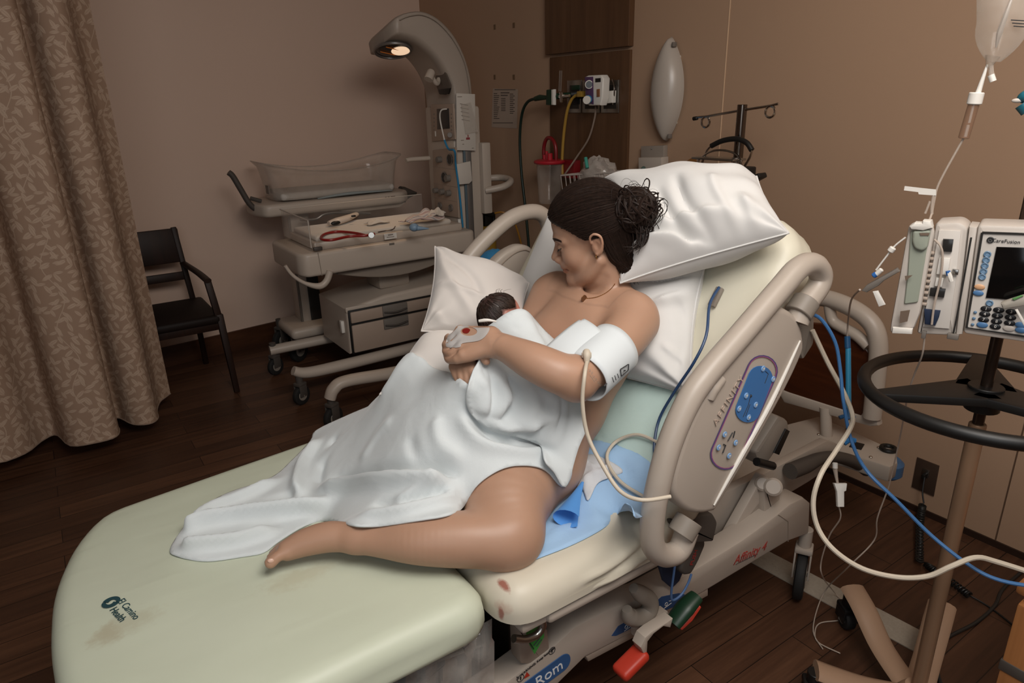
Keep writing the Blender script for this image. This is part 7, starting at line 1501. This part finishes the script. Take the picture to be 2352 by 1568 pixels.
cl1 = obj('clear_line', MB().tube([pd(1945, 1015, 1.72), pd(1935, 1060, 1.71), pd(1922, 1105, 1.69)], .002, 6)if False else MB().tube([pd(1926, 1160, 1.7), pd(1930, 1190, 1.72), pd(1905, 1230, 1.78), pd(1886, 1290, 1.85), pd(1890, 1325, 1.9), pz(1915, 1358, .03), pz(1948, 1400, .01), pz(1935, 1422, .005), pz(1885, 1430, .005), pz(1872, 1450, .005), pz(1880, 1475, .005), pz(1930, 1500, .005)], .0019, 8), m_line); tag(cl1, 'clear line trailing from the roller clamp to the floor', 'tube')
cl2 = obj('clear_line', MB().tube([pp(2124, 768, -.01), pp(2118, 815, -.02), pd(2100, 860, 1.5), pd(2085, 910, 1.55), pd(2068, 1000, 1.65), pd(2055, 1060, 1.7), pd(2040, 1120, 1.75), pd(2015, 1190, 1.8), pd(2008, 1240, 1.85), pd(1950, 1300, 1.9), pz(1900, 1350, .05), pz(1878, 1395, .01), pz(1868, 1450, .005), pz(1890, 1490, .005)], .0019, 8), m_line); tag(cl2, 'long clear line dropping from the pump module to the floor', 'tube')
# wall jack with coiled cord
jk = thing('wall_jack', 'bronze wall plate with a plugged-in black coiled cord', 'wall plate', pX(2125, 1138, XR)); obj('plate', on_x([(2106, 1050), (2157, 1070), (2144, 1140), (2093, 1118)], XR-.006, .006, .002), mat('plate_bronze', '4a3a30', .4, .3), jk); obj('jack', MB().box(pX(2126, 1086, XR-.008), (.006, .025, .03), None, .002), m_steel, jk); obj('plug', MB().box(pX(2124, 1092, XR-.02), (.03, .012, .02), None, .003), m_black, jk)
pth = smoothline([pX(2119, 1160, XR-.04), pz(2113, 1205, .03), pz(2112, 1287, .02)], 30); mb = MB(); H = []
tot = len(pth)
for i in range(tot*4):
    t = i/4; k = min(int(t), tot-2); p = pth[k]+(pth[k+1]-pth[k])*(t-k); a = t*2.6; H.append(p+Vector((math.cos(a), math.sin(a), 0))*.011)
mb = MB().tube([pX(2124, 1095, XR-.03), pX(2119, 1130, XR-.05), pX(2122, 1155, XR-.06)], .0028, 6).tube(H, .0035, 6, n=1); obj('coiled_cord', mb, m_black, jk)
pth = smoothline([pX(2112, 1290, XR-.15), pz(2135, 1302, .02), pz(2170, 1325, .02), pz(2225, 1366, .02)], 24); H = []
for i in range(len(pth)*4):
    t = i/4; k = min(int(t), len(pth)-2); p = pth[k]+(pth[k+1]-pth[k])*(t-k); a = t*2.2; d = (pth[k+1]-pth[k]).normalized(); w = d.cross(Vector((0, 0, 1))).normalized(); H.append(p+(w*math.cos(a)+Vector((0, 0, 1))*math.sin(a))*.010)
obj('floor_coil', MB().tube(H, .0032, 6, n=1).tube([pz(2225, 1366, .01), pz(2270, 1392, .005), pz(2320, 1430, .005), pz(2400, 1500, .005)], .003, 6), m_black, jk)
pc = obj('power_cord', MB().tube([pz(2400, 1270, .006), pz(2310, 1345, .006), pz(2285, 1390, .006), pz(2240, 1430, .006), pz(2175, 1465, .006), pz(2150, 1500, .006), pz(2155, 1550, .006), pz(2180, 1620, .006)], .0052, 8), mat('cord_charcoal', '262422', .5)); tag(pc, 'charcoal power cord curving over the floor under the stand', 'cord')
# timber furniture edge at the right border
m_oak = wood('honey_oak', ('8a5a35', 'a06b40', 'b37b4c'), 2., 2, .35); sd = thing('wooden_table', 'honey-coloured wooden table corner at the bottom right edge', 'table', pz(2400, 1590, 0)+Vector((.0, 0, 0)))
w0 = pd(2349, 1395, 1.52); obj('leg', MB().box((w0.x+.03, w0.y-.012, (w0.z)/2), (.05, .05, w0.z), None, .006), m_oak, sd); obj('table_rail', MB().box((w0.x+.2, w0.y-.02, w0.z-.03), (.36, .06, .07), None, .008), m_oak, sd); obj('dark_band', MB().box((w0.x+.03, w0.y-.012, w0.z*.62), (.056, .056, .03), None, .004), m_dgrey, sd)
obj('table_top', MB().box((w0.x+.28, w0.y-.22, w0.z+.02), (.5, .5, .03), None, .008), m_oak, sd); obj('leg', MB().box((w0.x+.48, w0.y-.4, w0.z/2), (.05, .05, w0.z), None, .006), m_oak, sd)
# ================================================================== plastic-wrapped basin and tag under the foot end
bsn = thing('wrapped_basin', 'grey basin wrapped in clear plastic under the foot of the bed', 'basin', (.36, 1.02, 0))
obj('basin', on_y([(1000, 1640), (960, 1560), (1090, 1445), (1122, 1432), (1128, 1560), (1110, 1640)], 1.065, .3, .02, 3, .02), mat('basin_grey', '6f6860', .5), bsn); obj('basin_stand', MB().box((.5, 1.2, .12), (.2, .3, .24), None, .02), m_dgrey, bsn)
rows = []; rs = np.random.RandomState(6)
for i in range(26):
    u = i/25; rows.append([])
    for j in range(18):
        v = j/17; x, y = 905+u*225+(0 if v < .3 else 6*math.sin(u*20)), 1545-u*125+v*150; p = pY(x, y, 1.0-.02*math.sin(v*3)+.006*math.sin(u*31+3*v)+.005*math.sin(u*17-v*9)); rows[-1].append(p)
obj('plastic_wrap', MB().ribbon(rows), film('wrap_film', 'd4cec6', .22, .12, .6), bsn); obj('folded_rim', MB().tube([pY(930, 1538, .985), pY(990, 1515, .985), pY(1060, 1490, .985)], .012, 8, flat=.5), film('wrap_rim', 'bdb7ae', .35, .12, .6), bsn)
gt = obj('green_tag', on_y([(1205, 1440), (1246, 1425), (1250, 1462), (1228, 1502), (1216, 1480)], .955, .0015, 0), mat('tag_green', '3f8f3f', .5)); tag(gt, 'bright green paper tag hanging under the bed frame', 'tag')
mb = MB()
for a, b in (((1212, 1470), (1226, 1490)), ((1226, 1482), (1240, 1464)), ((1232, 1484), (1244, 1468))): mb.tube([pY(*a, .954), pY(*b, .954)], .0012, 5, n=1)
obj('printed_lines', mb, m_ink, gt)
